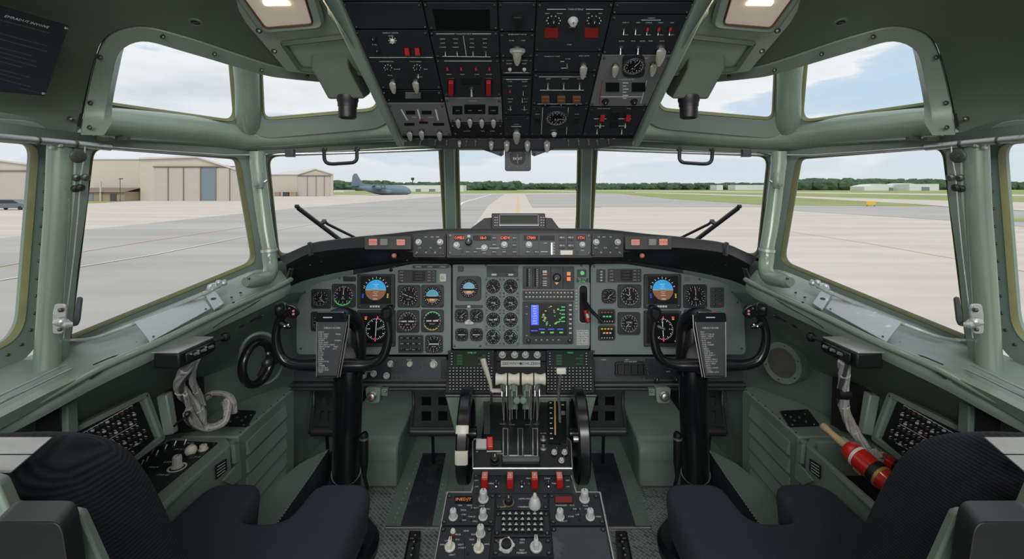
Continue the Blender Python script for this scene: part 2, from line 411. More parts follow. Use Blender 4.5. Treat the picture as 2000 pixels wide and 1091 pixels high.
for s in (1, -1):
    SIDE[0] = s
    side = 'left' if s > 0 else 'right'
    port = s > 0
    pS2, pS3, pW1, pEA, pEB = (mirpl(PLARGS[k]) for k in ('S2', 'S3', 'W1', 'EA', 'EB'))
    window(pS2, [(182, 286), (468, 308), (502, 513), (136, 664)], [26, 16, 22, 10], 44)
    window(pS3, [(-560, 228), (76, 280), (46, 662), (-560, 905)], [10, 30, 52, 10], 42, rivets=34)
    window(pW1, [(522, 303), (862, 291), (872, 462), (543, 505)], [24, 5, 5, 20], 30, rivets=0)
    window(pEA, [(180, 50), (452, 96), (464, 241), (196, 203)], [10, 10, 26, 10], 40)
    window(pEB, [(507, 96), (736, 96), (742, 216), (513, 236)], [10, 10, 26, 18], 36)

    # ---- the rolled beam between windscreens and eyebrow windows, with the eyebrow post blending in
    b = MB('green_gloss')
    path = [(182, 238, 1.16, .036), (215, 241, 1.19, .040), (260, 244, 1.24, .042), (350, 252, 1.36, .044), (430, 261, 1.49, .047), (480, 265, 1.56, .050), (560, 265, 1.62, .047), (650, 260, 1.68, .046), (740, 254, 1.73, .046), (830, 252, 1.76, .046), (1014, 252, 1.78, .046)]
    pp = smooth_path([Vector((a, c, d)) for a, c, d, r in path], 5); rr = smooth_path([Vector((r, 0, 0)) for *_, r in path], 5)
    b.tube([P(v.x, v.y, v.z) for v in pp], [v.x for v in rr], 20)
    b.make('beam_%s' % side, kind='structure')
    b = MB('green_gloss')
    pts = [(486, 268, 1.575, .056), (486, 250, 1.555, .047), (486, 232, 1.52, .041), (485, 205, 1.49, .038), (484, 170, 1.465, .037), (482, 140, 1.44, .037), (480, 110, 1.41, .037)]
    pp = smooth_path([Vector(p[:3]) for p in pts], 4); rr = smooth_path([Vector((p[3], 0, 0)) for p in pts], 4)
    b.tube([P(v.x, v.y, v.z) for v in pp], [v.x for v in rr], 16)
    b.make('eyebrow_post_%s' % side, kind='structure')
    # webs behind the beam closing beam to window frames
    b = MB('green')
    b.loft([curve3([(-160, 215, .80), (0, 238, .95), (150, 258, 1.12), (330, 276, 1.38), (500, 292, 1.62), (700, 286, 1.76), (865, 281, 1.88), (1014, 281, 1.88)], 30),
            curve3([(-160, 245, .80), (0, 272, .955), (150, 283, 1.145), (330, 296, 1.37), (500, 306, 1.6), (700, 298, 1.74), (865, 290, 1.89), (1014, 290, 1.895)], 30),
            curve3([(-160, 240, .90), (0, 268, 1.05), (150, 281, 1.24), (330, 294, 1.47), (500, 303, 1.7), (700, 295, 1.84), (865, 287, 1.99), (1014, 287, 1.99)], 30)])
    b.make('trim_%d' % (1 if port else 2), kind='structure')
    b = MB('lining'); b.loft([curve3([(-200, 190, 1.0), (0, 205, 1.08), (100, 220, 1.15), (175, 235, 1.22)], 10), curve3([(-200, 255, 1.0), (0, 272, 1.08), (100, 281, 1.15), (175, 288, 1.22)], 10)]); b.make('trim_%d' % (43 if port else 44), kind='structure')
    # pale seam strip under the beam
    b = MB('green_gloss')
    b.tube(curve3([(330, 287, 1.36), (490, 302, 1.57), (640, 297, 1.66), (790, 288, 1.74), (862, 286, 1.80)], 30), .0035, 6)
    b.make('trim_%d' % (3 if port else 4), kind='structure')

    # ---- corner pillar: tube with cuffs and flanged foot
    b = MB('green_gloss')
    pts = [(503, 296, 1.50, .024), (503, 318, 1.50, .023), (508, 360, 1.50, .0225), (514, 410, 1.50, .0225), (520, 450, 1.495, .022), (527, 488, 1.485, .021)]
    b.tube([P(*p[:3]) for p in pts], [p[3] for p in pts], 18)
    o = b.make('corner_pillar_%s' % side, kind='structure')
    b = MB('green_gloss'); pts = smooth_path([Vector(p) for p in [(526, 483, 1.48), (527, 505, 1.475), (529, 525, 1.46), (522, 541, 1.43), (505, 546, 1.39), (480, 550, 1.34)]], 5)
    b.tube([P(*p) for p in pts], [.022] * (len(pts) - 4) + [.022, .021, .019, .014], 16)
    b.use('screw')
    for q in ((486, 543, 1.325), (520, 541, 1.40)): b.sph(P(*q), .0045, n=8)
    b.make('pillar_foot', o)
    b = MB('alloy'); b.tube([P(526, 486, 1.48), P(526.5, 491, 1.48)], .0245, 18); b.make('clamp_ring', o)
    b = MB('green'); M0 = P(505, 345, 1.48)
    b.tube([P(505, 338, 1.48), P(506, 352, 1.475), P(507, 366, 1.478)], [.012, .014, .011], 10)
    b.tube([P(496, 362, 1.465), P(505, 360, 1.462)], .004, 8, 'steel'); b.tube([P(521, 352, 1.47), P(516, 356, 1.465)], .004, 8, 'steel')
    b.make('pillar_clip', o)

    # ---- hinge pillar between the two side windows
    b = MB('green')
    b.loft([[P(104, 280, 1.10), P(126, 281, 1.09), P(150, 282, 1.10), P(176, 284, 1.135)],
            [P(100, 380, 1.10), P(122, 381, 1.09), P(146, 382, 1.10), P(172, 384, 1.135)],
            [P(90, 520, 1.10), P(112, 521, 1.09), P(132, 522, 1.10), P(152, 524, 1.135)],
            [P(78, 640, 1.10), P(100, 641, 1.09), P(122, 642, 1.10), P(140, 644, 1.135)],
            [P(68, 735, 1.10), P(92, 738, 1.09), P(116, 735, 1.10), P(128, 722, 1.12)]])
    o = b.make('hinge_pillar_%s' % side, kind='structure')
    b = MB('green_gloss'); pts = [(118, 278, 1.085), (113, 400, 1.085), (104, 520, 1.085), (96, 640, 1.085), (90, 738, 1.07)]
    b.tube([P(*p) for p in smooth_path(pts, 4)], .0235, 18); b.make('pillar_tube', o)
    b = MB('alloy'); b.tube([P(*p) for p in [(166, 286, 1.088), (165, 305, 1.088), (158, 340, 1.088), (152, 420, 1.088), (144, 500, 1.088), (134, 580, 1.088), (124, 660, 1.085)]], .0013, 5); b.make('edge_seam', o)
    b = MB('dark_metal')
    for x, y, d in ((152, 305, 1.08),): b.lathe([(.016, 0), (.016, .004), (.012, .006), (.005, .006), (.004, .010)], pS2.mp(P(x, y, d)), 14)
    for x, y in ((148, 347), (166, 346), (146, 368), (156, 366)): b.lathe([(.0085, 0), (.0085, .008), (.005, .012)], pS2.mp(P(x, y, 1.085)), 10, 'screw' if y < 350 else 'black')
    b.make('fastener', o)
    # window latch on the pillar
    b = MB('alloy'); pl = mirpl([(120, 600, 1.07), (140, 600, 1.075), (120, 650, 1.07)])
    b.ext([pl.at(q.x, q.y) for q in rpoly([(110, 592), (130, 592), (132, 612), (126, 650), (106, 650), (106, 612)], 6, 4)], pl.n * .006)
    lt = thing('window_latch', 'worn silver latch with grey finger lever on the %s side window pillar' % side, 'latch', P(120, 625, 1.07), 'side window latches')
    b.make('mounting_plate', lt, bev=.001)
    b = MB('alloy'); b.tube([P(*q) for q in ((112, 628, 1.05), (124, 630, 1.04), (134, 634, 1.035), (142, 633, 1.04))], [.009, .010, .008, .005], 10)
    b.sph(P(120, 628, 1.035), .011, n=10); b.sph(P(119, 605, 1.06), .006, 'screw', 8); b.sph(P(117, 643, 1.06), .005, 'screw', 8)
    b.make('pivot', lt)
    b = MB('card'); b.ext([P(q.x, q.y, 1.06) for q in rpoly([(150, 579), (158, 582), (153, 626), (148, 637), (136, 637), (142, 626)], 4, 3)], Vector((0, .006, 0))); b.make('lever', lt, bev=.001)

    # ---- long steel rod and bright rail above the side windows, pipe along windscreen
    b = MB('steel')
    b.tube([P(*q) for q in ((-200, 248, .78), (-20, 266, .93), (72, 274, 1.02), (146, 281, 1.09), (215, 288, 1.17))], .0085, 10)
    b.tube([P(70, 274, 1.018), P(74, 274.4, 1.022)], .0105, 10, 'dark_metal'); b.tube([P(144, 281, 1.088), P(149, 281.4, 1.093)], .0105, 10, 'dark_metal')
    tr = thing('curtain_rod', 'long thin steel rod running above the %s side windows' % side, 'rod', P(100, 277, 1.04), 'steel rods above the side windows')
    b.make('rod', tr)
    b = MB('steel'); b.tube([P(*q) for q in ((215, 288, 1.17), (330, 296, 1.32), (440, 303, 1.47), (500, 303, 1.56), (560, 301, 1.60), (660, 299, 1.66), (790, 294, 1.74), (862, 291, 1.79))], .0042, 8)
    b.make('thin_rod', tr)
    b = MB('dark_metal')
    b.ext([P(q[0], q[1], 1.55) for q in ((556, 291), (572, 291), (572, 306), (556, 306))], Vector((0, .02, 0)))
    b.tube([P(480, 305, 1.5), P(520, 303, 1.55), P(545, 297, 1.57)], .003, 6)
    b.make('bracket', tr, bev=.001)
    for q in ((101, 287, 1.05), (117, 283, 1.06)): b = MB('alloy'); b.sph(P(*q), .006, 'alloy', 8); b.make('screw', tr)
    for q in ((205, 271, 1.15), (240, 270, 1.19)): b = MB('dark_metal'); b.box(P(*q), .03, .012, .008); b.make('clip', tr)

    # ---- assist handle below the beam
    h = thing('assist_handle', 'dark U-shaped grab handle hanging above the %s windscreen' % side, 'handle', P(664, 300, 1.6), 'grab handles above the windscreen')
    b = MB('black'); b.tube([P(*q) for q in smooth_path([(633, 290, 1.62), (633, 302, 1.60), (634.5, 313, 1.585), (640, 318.5, 1.58), (650, 320, 1.58), (664, 319.2, 1.58), (682, 318, 1.58), (691, 316.5, 1.58), (696.5, 311, 1.585), (697, 301, 1.60), (696.5, 288, 1.62)], 4)], .0062, 10)
    b.make('grip_bar', h)
    for x in (633, 697):
        b = MB('dark_metal'); b.box(P(x, 292, 1.62), .018, .014, .012); b.make('mount', h, bev=.002)

    # ---- ceiling lining
    tri_in = [(203, 264, 1.04), (204, 232, 1.05), (208, 205, 1.05), (217, 160, 1.03), (228, 112, 1.0), (245, 92, .985), (272, 82, .98), (300, 84, .985), (345, 97, 1.01), (400, 113, 1.05), (460, 131, 1.10), (520, 148, 1.17), (560, 154, 1.21), (620, 160, 1.27), (690, 166, 1.33), (790, 175, 1.42)]
    tri_out = [(158, 263, 1.02), (164, 228, 1.03), (170, 195, 1.03), (181, 145, 1.01), (195, 100, .98), (215, 72, .96), (250, 58, .95), (290, 56, .95), (340, 68, .97), (400, 86, 1.01), (470, 110, 1.08), (530, 129, 1.15), (575, 138, 1.20), (630, 146, 1.26), (690, 152, 1.32), (790, 160, 1.41)]
    tin, tout = curve3(tri_in, 60), curve3(tri_out, 60)
    up = Vector((0, .02, .03))
    b = MB('green'); b.loft([[p + up for p in tin], tin, tout, [p + Vector((-.0 * s, 0, .012)) for p in tout]])
    for q in ((175, 249, 1.02), (176, 201, 1.03), (195, 112, .985), (318, 72, .965), (419, 106, 1.035), (511, 137, 1.135), (600, 149, 1.235)):
        nn = (CAM - P(*q)).normalized(); M = Pl(P(*q), P(q[0] + 5, q[1], q[2]), P(q[0], q[1] + 5, q[2])).mp(P(*q)); b.lathe([(.0055, -.001), (.005, .002), (.0025, .0035)], M, 9, 'screw')
    b.make('trim_%d' % (5 if port else 6), kind='structure', bev=.002)
    far = curve3([(-260, 235, .78), (-270, 150, .72), (-260, 60, .66), (-230, -60, .60), (-120, -170, .58), (60, -200, .60), (250, -200, .64), (420, -190, .68), (520, -130, .74), (590, -60, .82), (625, -5, .88), (650, 40, .95), (690, 100, 1.05), (740, 170, 1.20), (770, 220, 1.30), (790, 250, 1.38)], 60)
    lip = [p + Vector((0, 0, .014)) for p in tout]
    start = [p + (q - p).normalized() * .006 + Vector((0, 0, .003)) for p, q in zip(tout, far)]
    b = MB('lining')
    rows = [[p + Vector((0, 0, .02)) for p in start], start]
    for t in (.12, .3, .5, .7, .85, 1.0):
        rows.append([p.lerp(q, t) + Vector((0, 0, .035 * math.sin(math.pi * t))) for p, q in zip(start, far)])
    b.loft(rows)
    for q in ((72, 222, .965), (137, 232, .995), (505, 60, 1.0), (535, 100, 1.06)):
        M = Pl(P(*q), P(q[0] + 5, q[1], q[2]), P(q[0], q[1] + 5, q[2])).mp(P(*q)); b.lathe([(.0055, -.004), (.0055, .002), (.0025, .004)], M, 9, 'screw')
    b.make('ceiling_%s' % side, kind='structure')
    b = MB('groove'); b.loft([lip, [p + Vector((0, 0, .016)) for p in start]]); b.make('trim_%d' % (7 if port else 8), kind='structure')
    # small recessed fitting in the ceiling
    q = (382, 43, .905); M = Pl(P(*q), P(q[0] + 50, q[1] + 10, q[2] + .02), P(q[0], q[1] + 50, q[2] + .08)).mp(P(*q))
    f = thing('ceiling_fastener', 'small round dark recessed fitting in the %s ceiling lining' % side, 'fitting', P(*q), 'ceiling fittings')
    b = MB('lining'); b.ring(M, .008, .0125, n=20, h=.002); b.make('rim', f)
    b = MB('groove'); b.disc(M @ Matrix.Translation((0, 0, .0005)), .008); b.box((0, 0, .0015), .010, .002, .001, M, 'screw'); b.make('socket', f)

    # ---- centre ceiling pan holding lamp and housing
    cp = [(470, -110, .80), (640, -110, .78), (560, 145, 1.18)]
    CPp = mirpl(cp)
    b = MB('green'); b.ext([CPp.at(x, y) for x, y in ((420, -110), (650, -110), (655, 0), (700, 95), (735, 160), (560, 140), (440, 0))], -CPp.n * .02)
    b.make('trim_%d' % (9 if port else 10), kind='structure', bev=.003)
    b = MB('lining'); b.loft([[CPp.at(q.x, q.y, h) for q in offset(rpoly([(545, 80), (700, 62), (735, 150), (585, 138)], 8, 3), w)] for w, h in ((0, .003), (-5, .008), (-9, .004))], closed=True)
    b.make('trim_%d' % (11 if port else 12), kind='structure')
    # dome lamp
    lamp = thing('ceiling_lamp', 'lit rectangular frosted ceiling lamp on the %s side above the windscreen' % side, 'lamp', CPp.at(560, 0), 'frosted ceiling lamps')
    fo = rpoly([(398, -100), (600, -100), (640, 50), (512, 62)], [10, 10, 22, 22], 5)
    fi = rpoly([(430, -80), (578, -80), (613, 39), (521, 47)], [6, 6, 8, 8], 5)
    b = MB('green'); b.loft([[CPp.at(q.x, q.y, h) for q in pl_] for pl_, h in ((fo, .001), (fo, .007), (offset(fo, -6), .012), (offset(fi, 3), .010), (offset(fi, 1), .004))], closed=True)
    b.make('frame', lamp)
    b = MB('brown'); b.loft([[CPp.at(q.x, q.y, h) for q in pl_] for pl_, h in ((offset(fi, 2.2), .005), (offset(fi, 1.6), .012), (offset(fi, -.6), .012), (offset(fi, -.8), .004))], closed=True); b.make('rim', lamp)
    b = MB('lamp_lens'); b.add([CPp.at(q.x, q.y, .009) for q in fi], [list(range(len(fi)))]); b.make('lens', lamp)
    b = MB('lamp_tube'); b.tube([CPp.at(520, -1, .006), CPp.at(566, -2, .006)], .008, 12); b.make('bulb', lamp)

    # ---- gasper / spot housing
    hs = thing('spotlight_housing', 'boxy green housing with a black nozzle beside the %s rail of the overhead panel' % side, 'housing', P(650, 90, 1.1), 'nozzle housings')
    b = MB('lining')
    r0 = [P(607, 82, 1.08), P(676, 80, 1.07), P(716, 70, 1.20), P(622, 72, 1.22)]
    r1 = [P(607, 134, 1.10), P(680, 133, 1.09), P(716, 120, 1.20), P(640, 120, 1.22)]
    r2 = [P(622, 160, 1.12), P(692, 158, 1.11), P(722, 150, 1.20), P(660, 152, 1.22)]
    r3 = [P(640, 194, 1.14), P(712, 193, 1.13), P(724, 184, 1.20), P(676, 184, 1.22)]
    b.loft([r0, r1, r2, r3], closed=True, cap=True); b.make('shell', hs, bev=.006, seg=3)
    b = MB('green'); b.ext([P(584, 80, 1.105), P(690, 66, 1.10), P(716, 66, 1.2), P(716, 74, 1.2), P(690, 84, 1.085), P(607, 92, 1.09)], Vector((0, .01, .012)))
    for q in ((598, 86, 1.09), (632, 81, 1.085), (667, 77, 1.08)): b.sph(P(*q), .0045, 'screw', 8)
    b.make('mounting_flange', hs, bev=.002)
    b = MB('black'); b.lathe([(.026, .012), (.026, 0), (.024, -.004), (.0235, -.014)], Matrix.Translation(P(679, 197, 1.15)), 24); b.make('collar', hs)
    b = MB('black'); b.lathe([(.022, 0), (.022, -.018), (.0225, -.020), (.0215, -.034), (.018, -.036), (.016, -.030)], Matrix.Translation(P(679, 203, 1.15)), 24); b.make('nozzle', hs)

    # ---- ledge below the side windows, rounded bullnose and wall down to the consoles
    rowA = curve3([(548, 528, 1.58), (520, 538, 1.53), (430, 578, 1.40), (300, 632, 1.26), (140, 690, 1.15), (60, 722, 1.07), (-100, 790, .94), (-300, 870, .82)], 44)
    rowB = curve3([(562, 548, 1.52), (540, 560, 1.46), (430, 610, 1.28), (300, 672, 1.10), (180, 725, 1.00), (60, 790, .91), (-100, 862, .82), (-300, 950, .73)], 44)
    rowC = curve3([(566, 570, 1.52), (545, 585, 1.46), (430, 640, 1.28), (300, 702, 1.10), (180, 760, 1.00), (60, 826, .91), (-100, 905, .82), (-300, 1000, .73)], 44)
    out = Vector((-.012 * s, 0, 0)); inn = Vector((.010 * s, 0, -.006))
    b = MB('green')
    b.loft([[p + Vector((-.09 * s, .02, 0)) for p in rowA], [p + Vector((-.02 * s, 0, .004)) for p in rowA], rowA, [p.lerp(q, .55) + Vector((0, 0, .002)) for p, q in zip(rowA, rowB)], [p.lerp(q, .93) + Vector((0, 0, .001)) for p, q in zip(rowA, rowB)], [p + Vector((.004 * s, 0, -.003)) for p in rowB], [p.lerp(q, .35) + Vector((.008 * s, 0, 0)) for p, q in zip(rowB, rowC)],
            [p.lerp(q, .75) + Vector((.004 * s, 0, 0)) for p, q in zip(rowB, rowC)], rowC, [p + Vector((-.02 * s, 0, -.004)) for p in rowC]])
    b.make('ledge_%s' % side, kind='structure')
    b = MB('green')
    wt_ = [P(690, 575, 2.30), P(640, 572, 2.05), P(590, 571, 1.75)] + [p + Vector((-.02 * s, .0, -.004)) for p in rowC] + [Vector((-1.12 * s, -1.3, .75))]
    def lat(y):
        T_ = ((-2, 1.14), (1.0, 1.14), (1.4, 1.10), (1.6, 1.07), (1.8, .96), (2.4, .90))
        for (a0, l0), (a1, l1) in zip(T_, T_[1:]):
            if a0 <= y <= a1: return l0 + (l1 - l0) * (y - a0) / (a1 - a0)
        return .88
    b.loft([wt_, [Vector((-s * max(abs(p.x) + .02, lat(p.y) * .5 + abs(p.x) * .5), p.y, min(p.z - .06, EZ - .50))) for p in wt_], [Vector((-s * max(abs(p.x) + .02, lat(p.y)), p.y, min(p.z - .12, EZ - .64))) for p in wt_], [Vector((-s * lat(p.y), p.y, .0)) for p in wt_]])
    b.make('wall_%s' % side, kind='structure')
    # aft side wall and roof (behind the camera)
    b = MB('lining'); aft = [Vector((p.x, -1.3, max(1.75, p.z + .2))) for p in far]
    b.loft([far, [p.lerp(q, .3) + Vector((0, 0, .10)) for p, q in zip(far, aft)], aft]); b.make('ceiling_aft_%s' % side, kind='structure')
    b = MB('lining'); b.add([Vector((-1.22 * s, .70, .4)), Vector((-1.22 * s, -1.3, .4)), Vector((-1.22 * s, -1.3, 1.9)), Vector((-1.22 * s, .70, 1.5))], [[0, 1, 2, 3]]); b.make('wall_aft_%s' % side, kind='structure')
    b = MB('green'); b.loft([[P(520, 520, 1.62), P(562, 505, 1.80), P(640, 482, 2.10), P(690, 476, 2.3)], [P(535, 560, 1.60), P(572, 600, 1.74), P(640, 610, 2.06), P(690, 610, 2.3)]]); b.make('trim_%d' % (41 if port else 42), kind='structure')
    # bright tube strip running along the ledge and seams
    b = MB('green_gloss')
    b.tube([p + Vector((.010 * s, 0, .004)) for p in rowB[:27]], .0085, 10)
    b.make('trim_%d' % (13 if port else 14), kind='structure')
    b = MB('green_gloss'); b.loft([curve3([(165, 752, .985), (100, 782, .93), (0, 838, .86), (-200, 950, .74)], 12), curve3([(163, 735, .975), (100, 764, .92), (0, 815, .85), (-200, 915, .73)], 12), curve3([(150, 728, .985), (95, 752, .935), (0, 800, .865), (-200, 895, .75)], 12)])
    b.make('trim_%d' % (15 if port else 16), kind='structure')
    b = MB('steel'); b.tube(curve3([(138, 720, 1.02), (90, 742, .96), (0, 786, .88), (-150, 860, .79)], 12), .003, 6); b.tube(curve3([(128, 712, 1.03), (90, 729, .97), (0, 772, .89), (-150, 842, .80)], 12), .002, 6)
    b.make('trim_%d' % (17 if port else 18), kind='structure')
    # wrinkled sealing strip and small doubler plates on the ledge
    b = MB('groove')
    b.tube(curve3([(182, 712, 1.02), (215, 698, 1.05), (240, 689, 1.08), (275, 668, 1.13), (330, 640, 1.19)], 20), .0014, 5)
    b.tube(curve3([(175, 740, .985), (195, 726, 1.0), (222, 708, 1.03), (260, 690, 1.06)], 14), .0016, 5)
    b.tube(curve3([(416, 640, 1.24), (440, 624, 1.27), (480, 602, 1.34), (520, 578, 1.42)], 10), .0012, 5)
    for q in ((268, 668, 1.135), (309, 661, 1.13), (452, 580, 1.37), (470, 571, 1.40), (456, 590, 1.34)): b.sph(P(*q), .004, 'screw', 7)
    b.make('trim_%d' % (19 if port else 20), kind='structure')

    # ---- sliding window track: alloy hold-down bar, worn cover plate, crank
    wt = thing('window_track_cover', 'worn bare aluminium cover plate lying on the ledge below the %s side window' % side, 'cover plate', P(345, 625, 1.2), 'aluminium ledge plates')
    lp = mirpl([(262, 634, 1.17), (290, 672, 1.105), (415, 575, 1.36)])
    b = MB('alloy'); b.ext([lp.at(x, y, .004) for x, y in ((262, 633), (392, 577), (412, 606), (293, 672))], lp.n * .003)
    for x, y in ((300, 662), (402, 608)): b.sph(lp.at(x, y, .008), .003, 'screw', 7)
    b.make('plate', wt, bev=.001)
    b = MB('alloy'); b.ext([lp.at(x, y, .006) for x, y in ((396, 577), (418, 570), (438, 600), (418, 612))], lp.n * .008)
    b.disc(lp.m(417, 592, .0146), .007, 'black', 10); b.make('catch_block', wt, bev=.002)
    b = MB('alloy'); b.tube([P(*q) for q in ((258, 634, 1.165), (330, 603, 1.25), (400, 573, 1.33), (432, 556, 1.39))], .0045, 8)
    b.make('guide_bar', wt)
    b = MB('alloy'); b.sph(P(437, 553, 1.40), .010, n=9); b.sph(P(427, 551, 1.39), .009, n=9); b.sph(P(412, 560, 1.37), .011, n=8); b.tube([P(405, 566, 1.35), P(440, 548, 1.41)], .006, 8); b.box(P(420, 558, 1.38), .02, .02, .016)
    b.make('roller', wt, bev=.001)
    b = MB('alloy'); b.tube(curve3([(136, 664, 1.14), (165, 663, 1.14), (195, 657, 1.14), (230, 644, 1.15), (262, 632, 1.17)], 14), .0042, 8); b.make('bent_rod', wt)

del side
SIDE[0] = 1
# centre windscreen and the two posts
window(WC, [(892, 290), (1132, 290), (1129, 462), (896, 462)], 5, 7, gw=4)
for s in (1, -1):
    SIDE[0] = s; side = 'left' if s > 0 else 'right'
    b = MB('green'); b.loft([[P(866, 284, 1.87), P(868, 284, 1.85), P(886, 284, 1.85), P(888, 284, 1.87)], [P(871, 470, 2.09), P(873, 470, 2.07), P(890, 470, 2.07), P(892, 470, 2.09)]])
    for y in range(306, 450, 26): b.sph(P(877.2 + (y - 290) * .024, y, 1.852 + (y - 284) * .00118), .0035, 'screw', 7)
    b.make('windscreen_post_%s' % side, kind='structure', bev=.003)
SIDE[0] = 1

# ================================================================ floor
FZ = 0.0
b = MB('green'); b.box((0, 1.4, -.02), 2.9, 2.6, .04); b.make('floor', kind='structure')
# forward bulkhead behind the rudder pedals
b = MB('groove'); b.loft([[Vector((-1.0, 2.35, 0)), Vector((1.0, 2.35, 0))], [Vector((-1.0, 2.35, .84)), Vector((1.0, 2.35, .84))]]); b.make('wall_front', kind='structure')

for s in (1, -1):
    SIDE[0] = s; side = 'left' if s > 0 else 'right'; port = s > 0
    def fl(x, y, z=0.0):           # a photo pixel on the floor
        d = (EZ - z) * F / (y - HY); return P(x, y, d)
    def strip(name, pts, z, m, **k):
        b = MB(m); b.ext([fl(x, y, z) for x, y in pts], Vector((0, 0, -.003))); return b.make(name, bev=.001, **k)
    # black kick plate let into the floor beside the pedestal, riveted green borders
    strip('kick_plate', [(782, 1026), (826, 884), (871, 884), (843, 1026)], .0075, 'rubber', label='scuffed black kick plate on the floor between pedestal and the %s footwell cover' % side, cat='floor plate', group='black kick plates')
    b = MB('green'); b.ext([fl(x, y, .004) for x, y in ((752, 1028), (776, 950), (822, 880), (884, 872), (872, 960), (858, 1028))], Vector((0, 0, -.003)))
    for (x0, y0, x1, y1, n) in ((768, 1020, 815, 905, 13), (849, 1020, 874, 900, 14)):
        for k in range(n):
            t = k / (n - 1); b.lathe([(.0035, 0), (.003, .0015), (.001, .0025)], Matrix.Translation(fl(x0 + (x1 - x0) * t, y0 + (y1 - y0) * t, .004)), 7, 'steel')
    b.make('trim_%d' % (21 if port else 22), kind='structure')
    b = MB('steel'); b.ext([fl(x, y, .008) for x, y in ((751, 1031), (752, 1026), (860, 1026), (859, 1031))], Vector((0, 0, -.007)), cap0=False); b.make('trim_%d' % (23 if port else 24), kind='structure', bev=.001)
    # tread plate
    b = MB('tread'); b.add([fl(x, y, .003) for x, y in ((640, 1240), (752, 1032), (775, 952), (690, 952), (560, 1240))], [[0, 1, 2, 3, 4]])
    b.add([fl(x, y, .003) for x, y in ((700, 1180), (753, 1032), (858, 1032), (830, 1180))], [[0, 1, 2, 3]])
    b.make('trim_%d' % (25 if port else 26), kind='structure')
    # seat rail on the tread plate
    rl = thing('seat_rail', 'dark slotted seat track on the tread plate beside the %s seat' % side, 'rail', fl(790, 1080), 'seat tracks')
    b = MB('dark_metal'); b.ext([fl(x, y, .03) for x, y in ((770, 1180), (800, 1036), (822, 1036), (805, 1180))], Vector((0, 0, -.026)), cap0=False)
    b.make('track', rl, bev=.003)
    b = MB('groove'); b.ext([fl(x, y, .032) for x, y in ((786, 1180), (810, 1040), (814, 1040), (794, 1180))], Vector((0, 0, -.001)), cap0=False)
    for k in range(7): b.sph(fl(811 - k * 2.6, 1045 + k * 13, .033), .004, 'steel', 7)
    b.make('slot', rl)
    # outboard floor strip along the wall, rubber mat
    st = [fl(x, y, .14) for x, y in ((585, 907), (642, 878), (604, 935), (530, 1038), (470, 1110), (380, 1110), (470, 1000))]
    b = MB('rubber'); b.ext(st, Vector((0, 0, -.138)), cap0=False); b.use('green'); b.ext([p + Vector((0, 0, .001)) for p in st], Vector((0, 0, .003)))
    for k in range(26):
        t = k / 25; b.lathe([(.003, 0), (.0026, .0015), (.001, .0022)], Matrix.Translation(fl(636 - 96 * t, 884 + 140 * t, .144)), 7, 'steel')
    b.make('trim_%d' % (27 if port else 28), kind='structure', bev=.002)
    b = MB('rubber'); b.ext([fl(x, y, .012) for x, y in ((560, 1060), (646, 880), (700, 880), (700, 1060))], Vector((0, 0, -.010)), cap0=False)
    b.make('floor_mat', bev=.002, label='dark rubber mat on the floor under the %s control column' % side, cat='mat', group='footwell mats')

    # ---- footwell cover (rounded green box)
    fc = thing('footwell_cover', 'rounded green metal cover standing on the floor inboard of the %s control column' % side, 'cover', fl(740, 953), 'green footwell covers')
    d0 = EZ * F / (953 - HY); x0, x1 = 652, 775
    prof = [(0, 0, 0), (0, .06, 0), (0, .115, 0), (.006, .145, 0), (.025, .170, 0), (.06, .182, 0), (.30, .19, 0), (.50, .195, 0)]
    rows = []
    xa, xb = P(x0, 953, d0).x, P(x1, 953, d0).x
    n = len(prof)
    rows = [[Vector((x, d0 + yy, zz)) for (yy, zz, _) in prof] + [Vector((x, d0 + .50, 0))] for x in (xa, xb)]
    b = MB('green'); b.loft(rows, closed=True, cap=True); b.make('shell', fc, bev=.012, seg=3)
    b = MB('green')
    b.box(Vector(((xa + xb) / 2, d0 - .002, .108)), abs(xb - xa) * .9, .003, .004)
    b.make('seam_strip', fc)

    # ---- rudder pedals : perforated plates on rolled feet
    for pi, (xa_, xb_) in enumerate(((808, 882), (614, 662))):
        pd = thing('rudder_pedal', 'dark perforated rudder pedal in the %s footwell, %s' % (side, 'next to the pedestal' if pi == 0 else 'behind the control column'), 'pedal', P((xa_ + xb_) / 2, 852, 2.0), 'rudder pedals')
        pl = mirpl([(xa_, 840, 1.98), (xb_, 840, 1.98), (xa_, 770, 2.10)])
        b = MB('dark_metal'); xm = (xa_ + xb_) / 2
        xs = [xa_, xa_ + 15, xm - 7, xm + 7, xb_ - 15, xb_] if pi == 0 else [xa_, xa_ + 12, xm - 3, xm + 3, xb_ - 12, xb_]
        ys = [762, 774, 791, 802, 821, 836]
        if pi == 0: xs = [808, 823, 842, 856, 874, 900]
        for i in range(5):
            for j in range(5):
                if i in (1, 3) and j in (1, 3): continue
                b.ext(quad(pl, xs[i], ys[j], xs[i + 1], ys[j + 1]), -pl.n * .008)
        b.make('pedal_plate', pd)
        b = MB('dark_metal'); b.tube([P(xa_ - 5, 842, 1.97), P((xb_ if pi else 900) + 5, 842, 1.97)], .019, 14); b.make('roller', pd)
        b = MB('black'); q = P((xa_ + xb_) / 2, 842, 1.98); b.tube([q, Vector((q.x, q.y + .02, .001))], .007, 8); b.make('pivot_shaft', pd)
        for xx in (xa_ - 5, (xb_ + 4) if pi else 900):
            b = MB('dark_metal'); b.tube([P(*q) for q in smooth_path([(xx + 3, 750, 2.08), (xx + 4, 790, 2.05), (xx, 820, 2.0), (xx - 3, 845, 1.96)], 4)], [.006] * 12 + [.009], 8); b.make('side_arm', pd)
SIDE[0] = 1
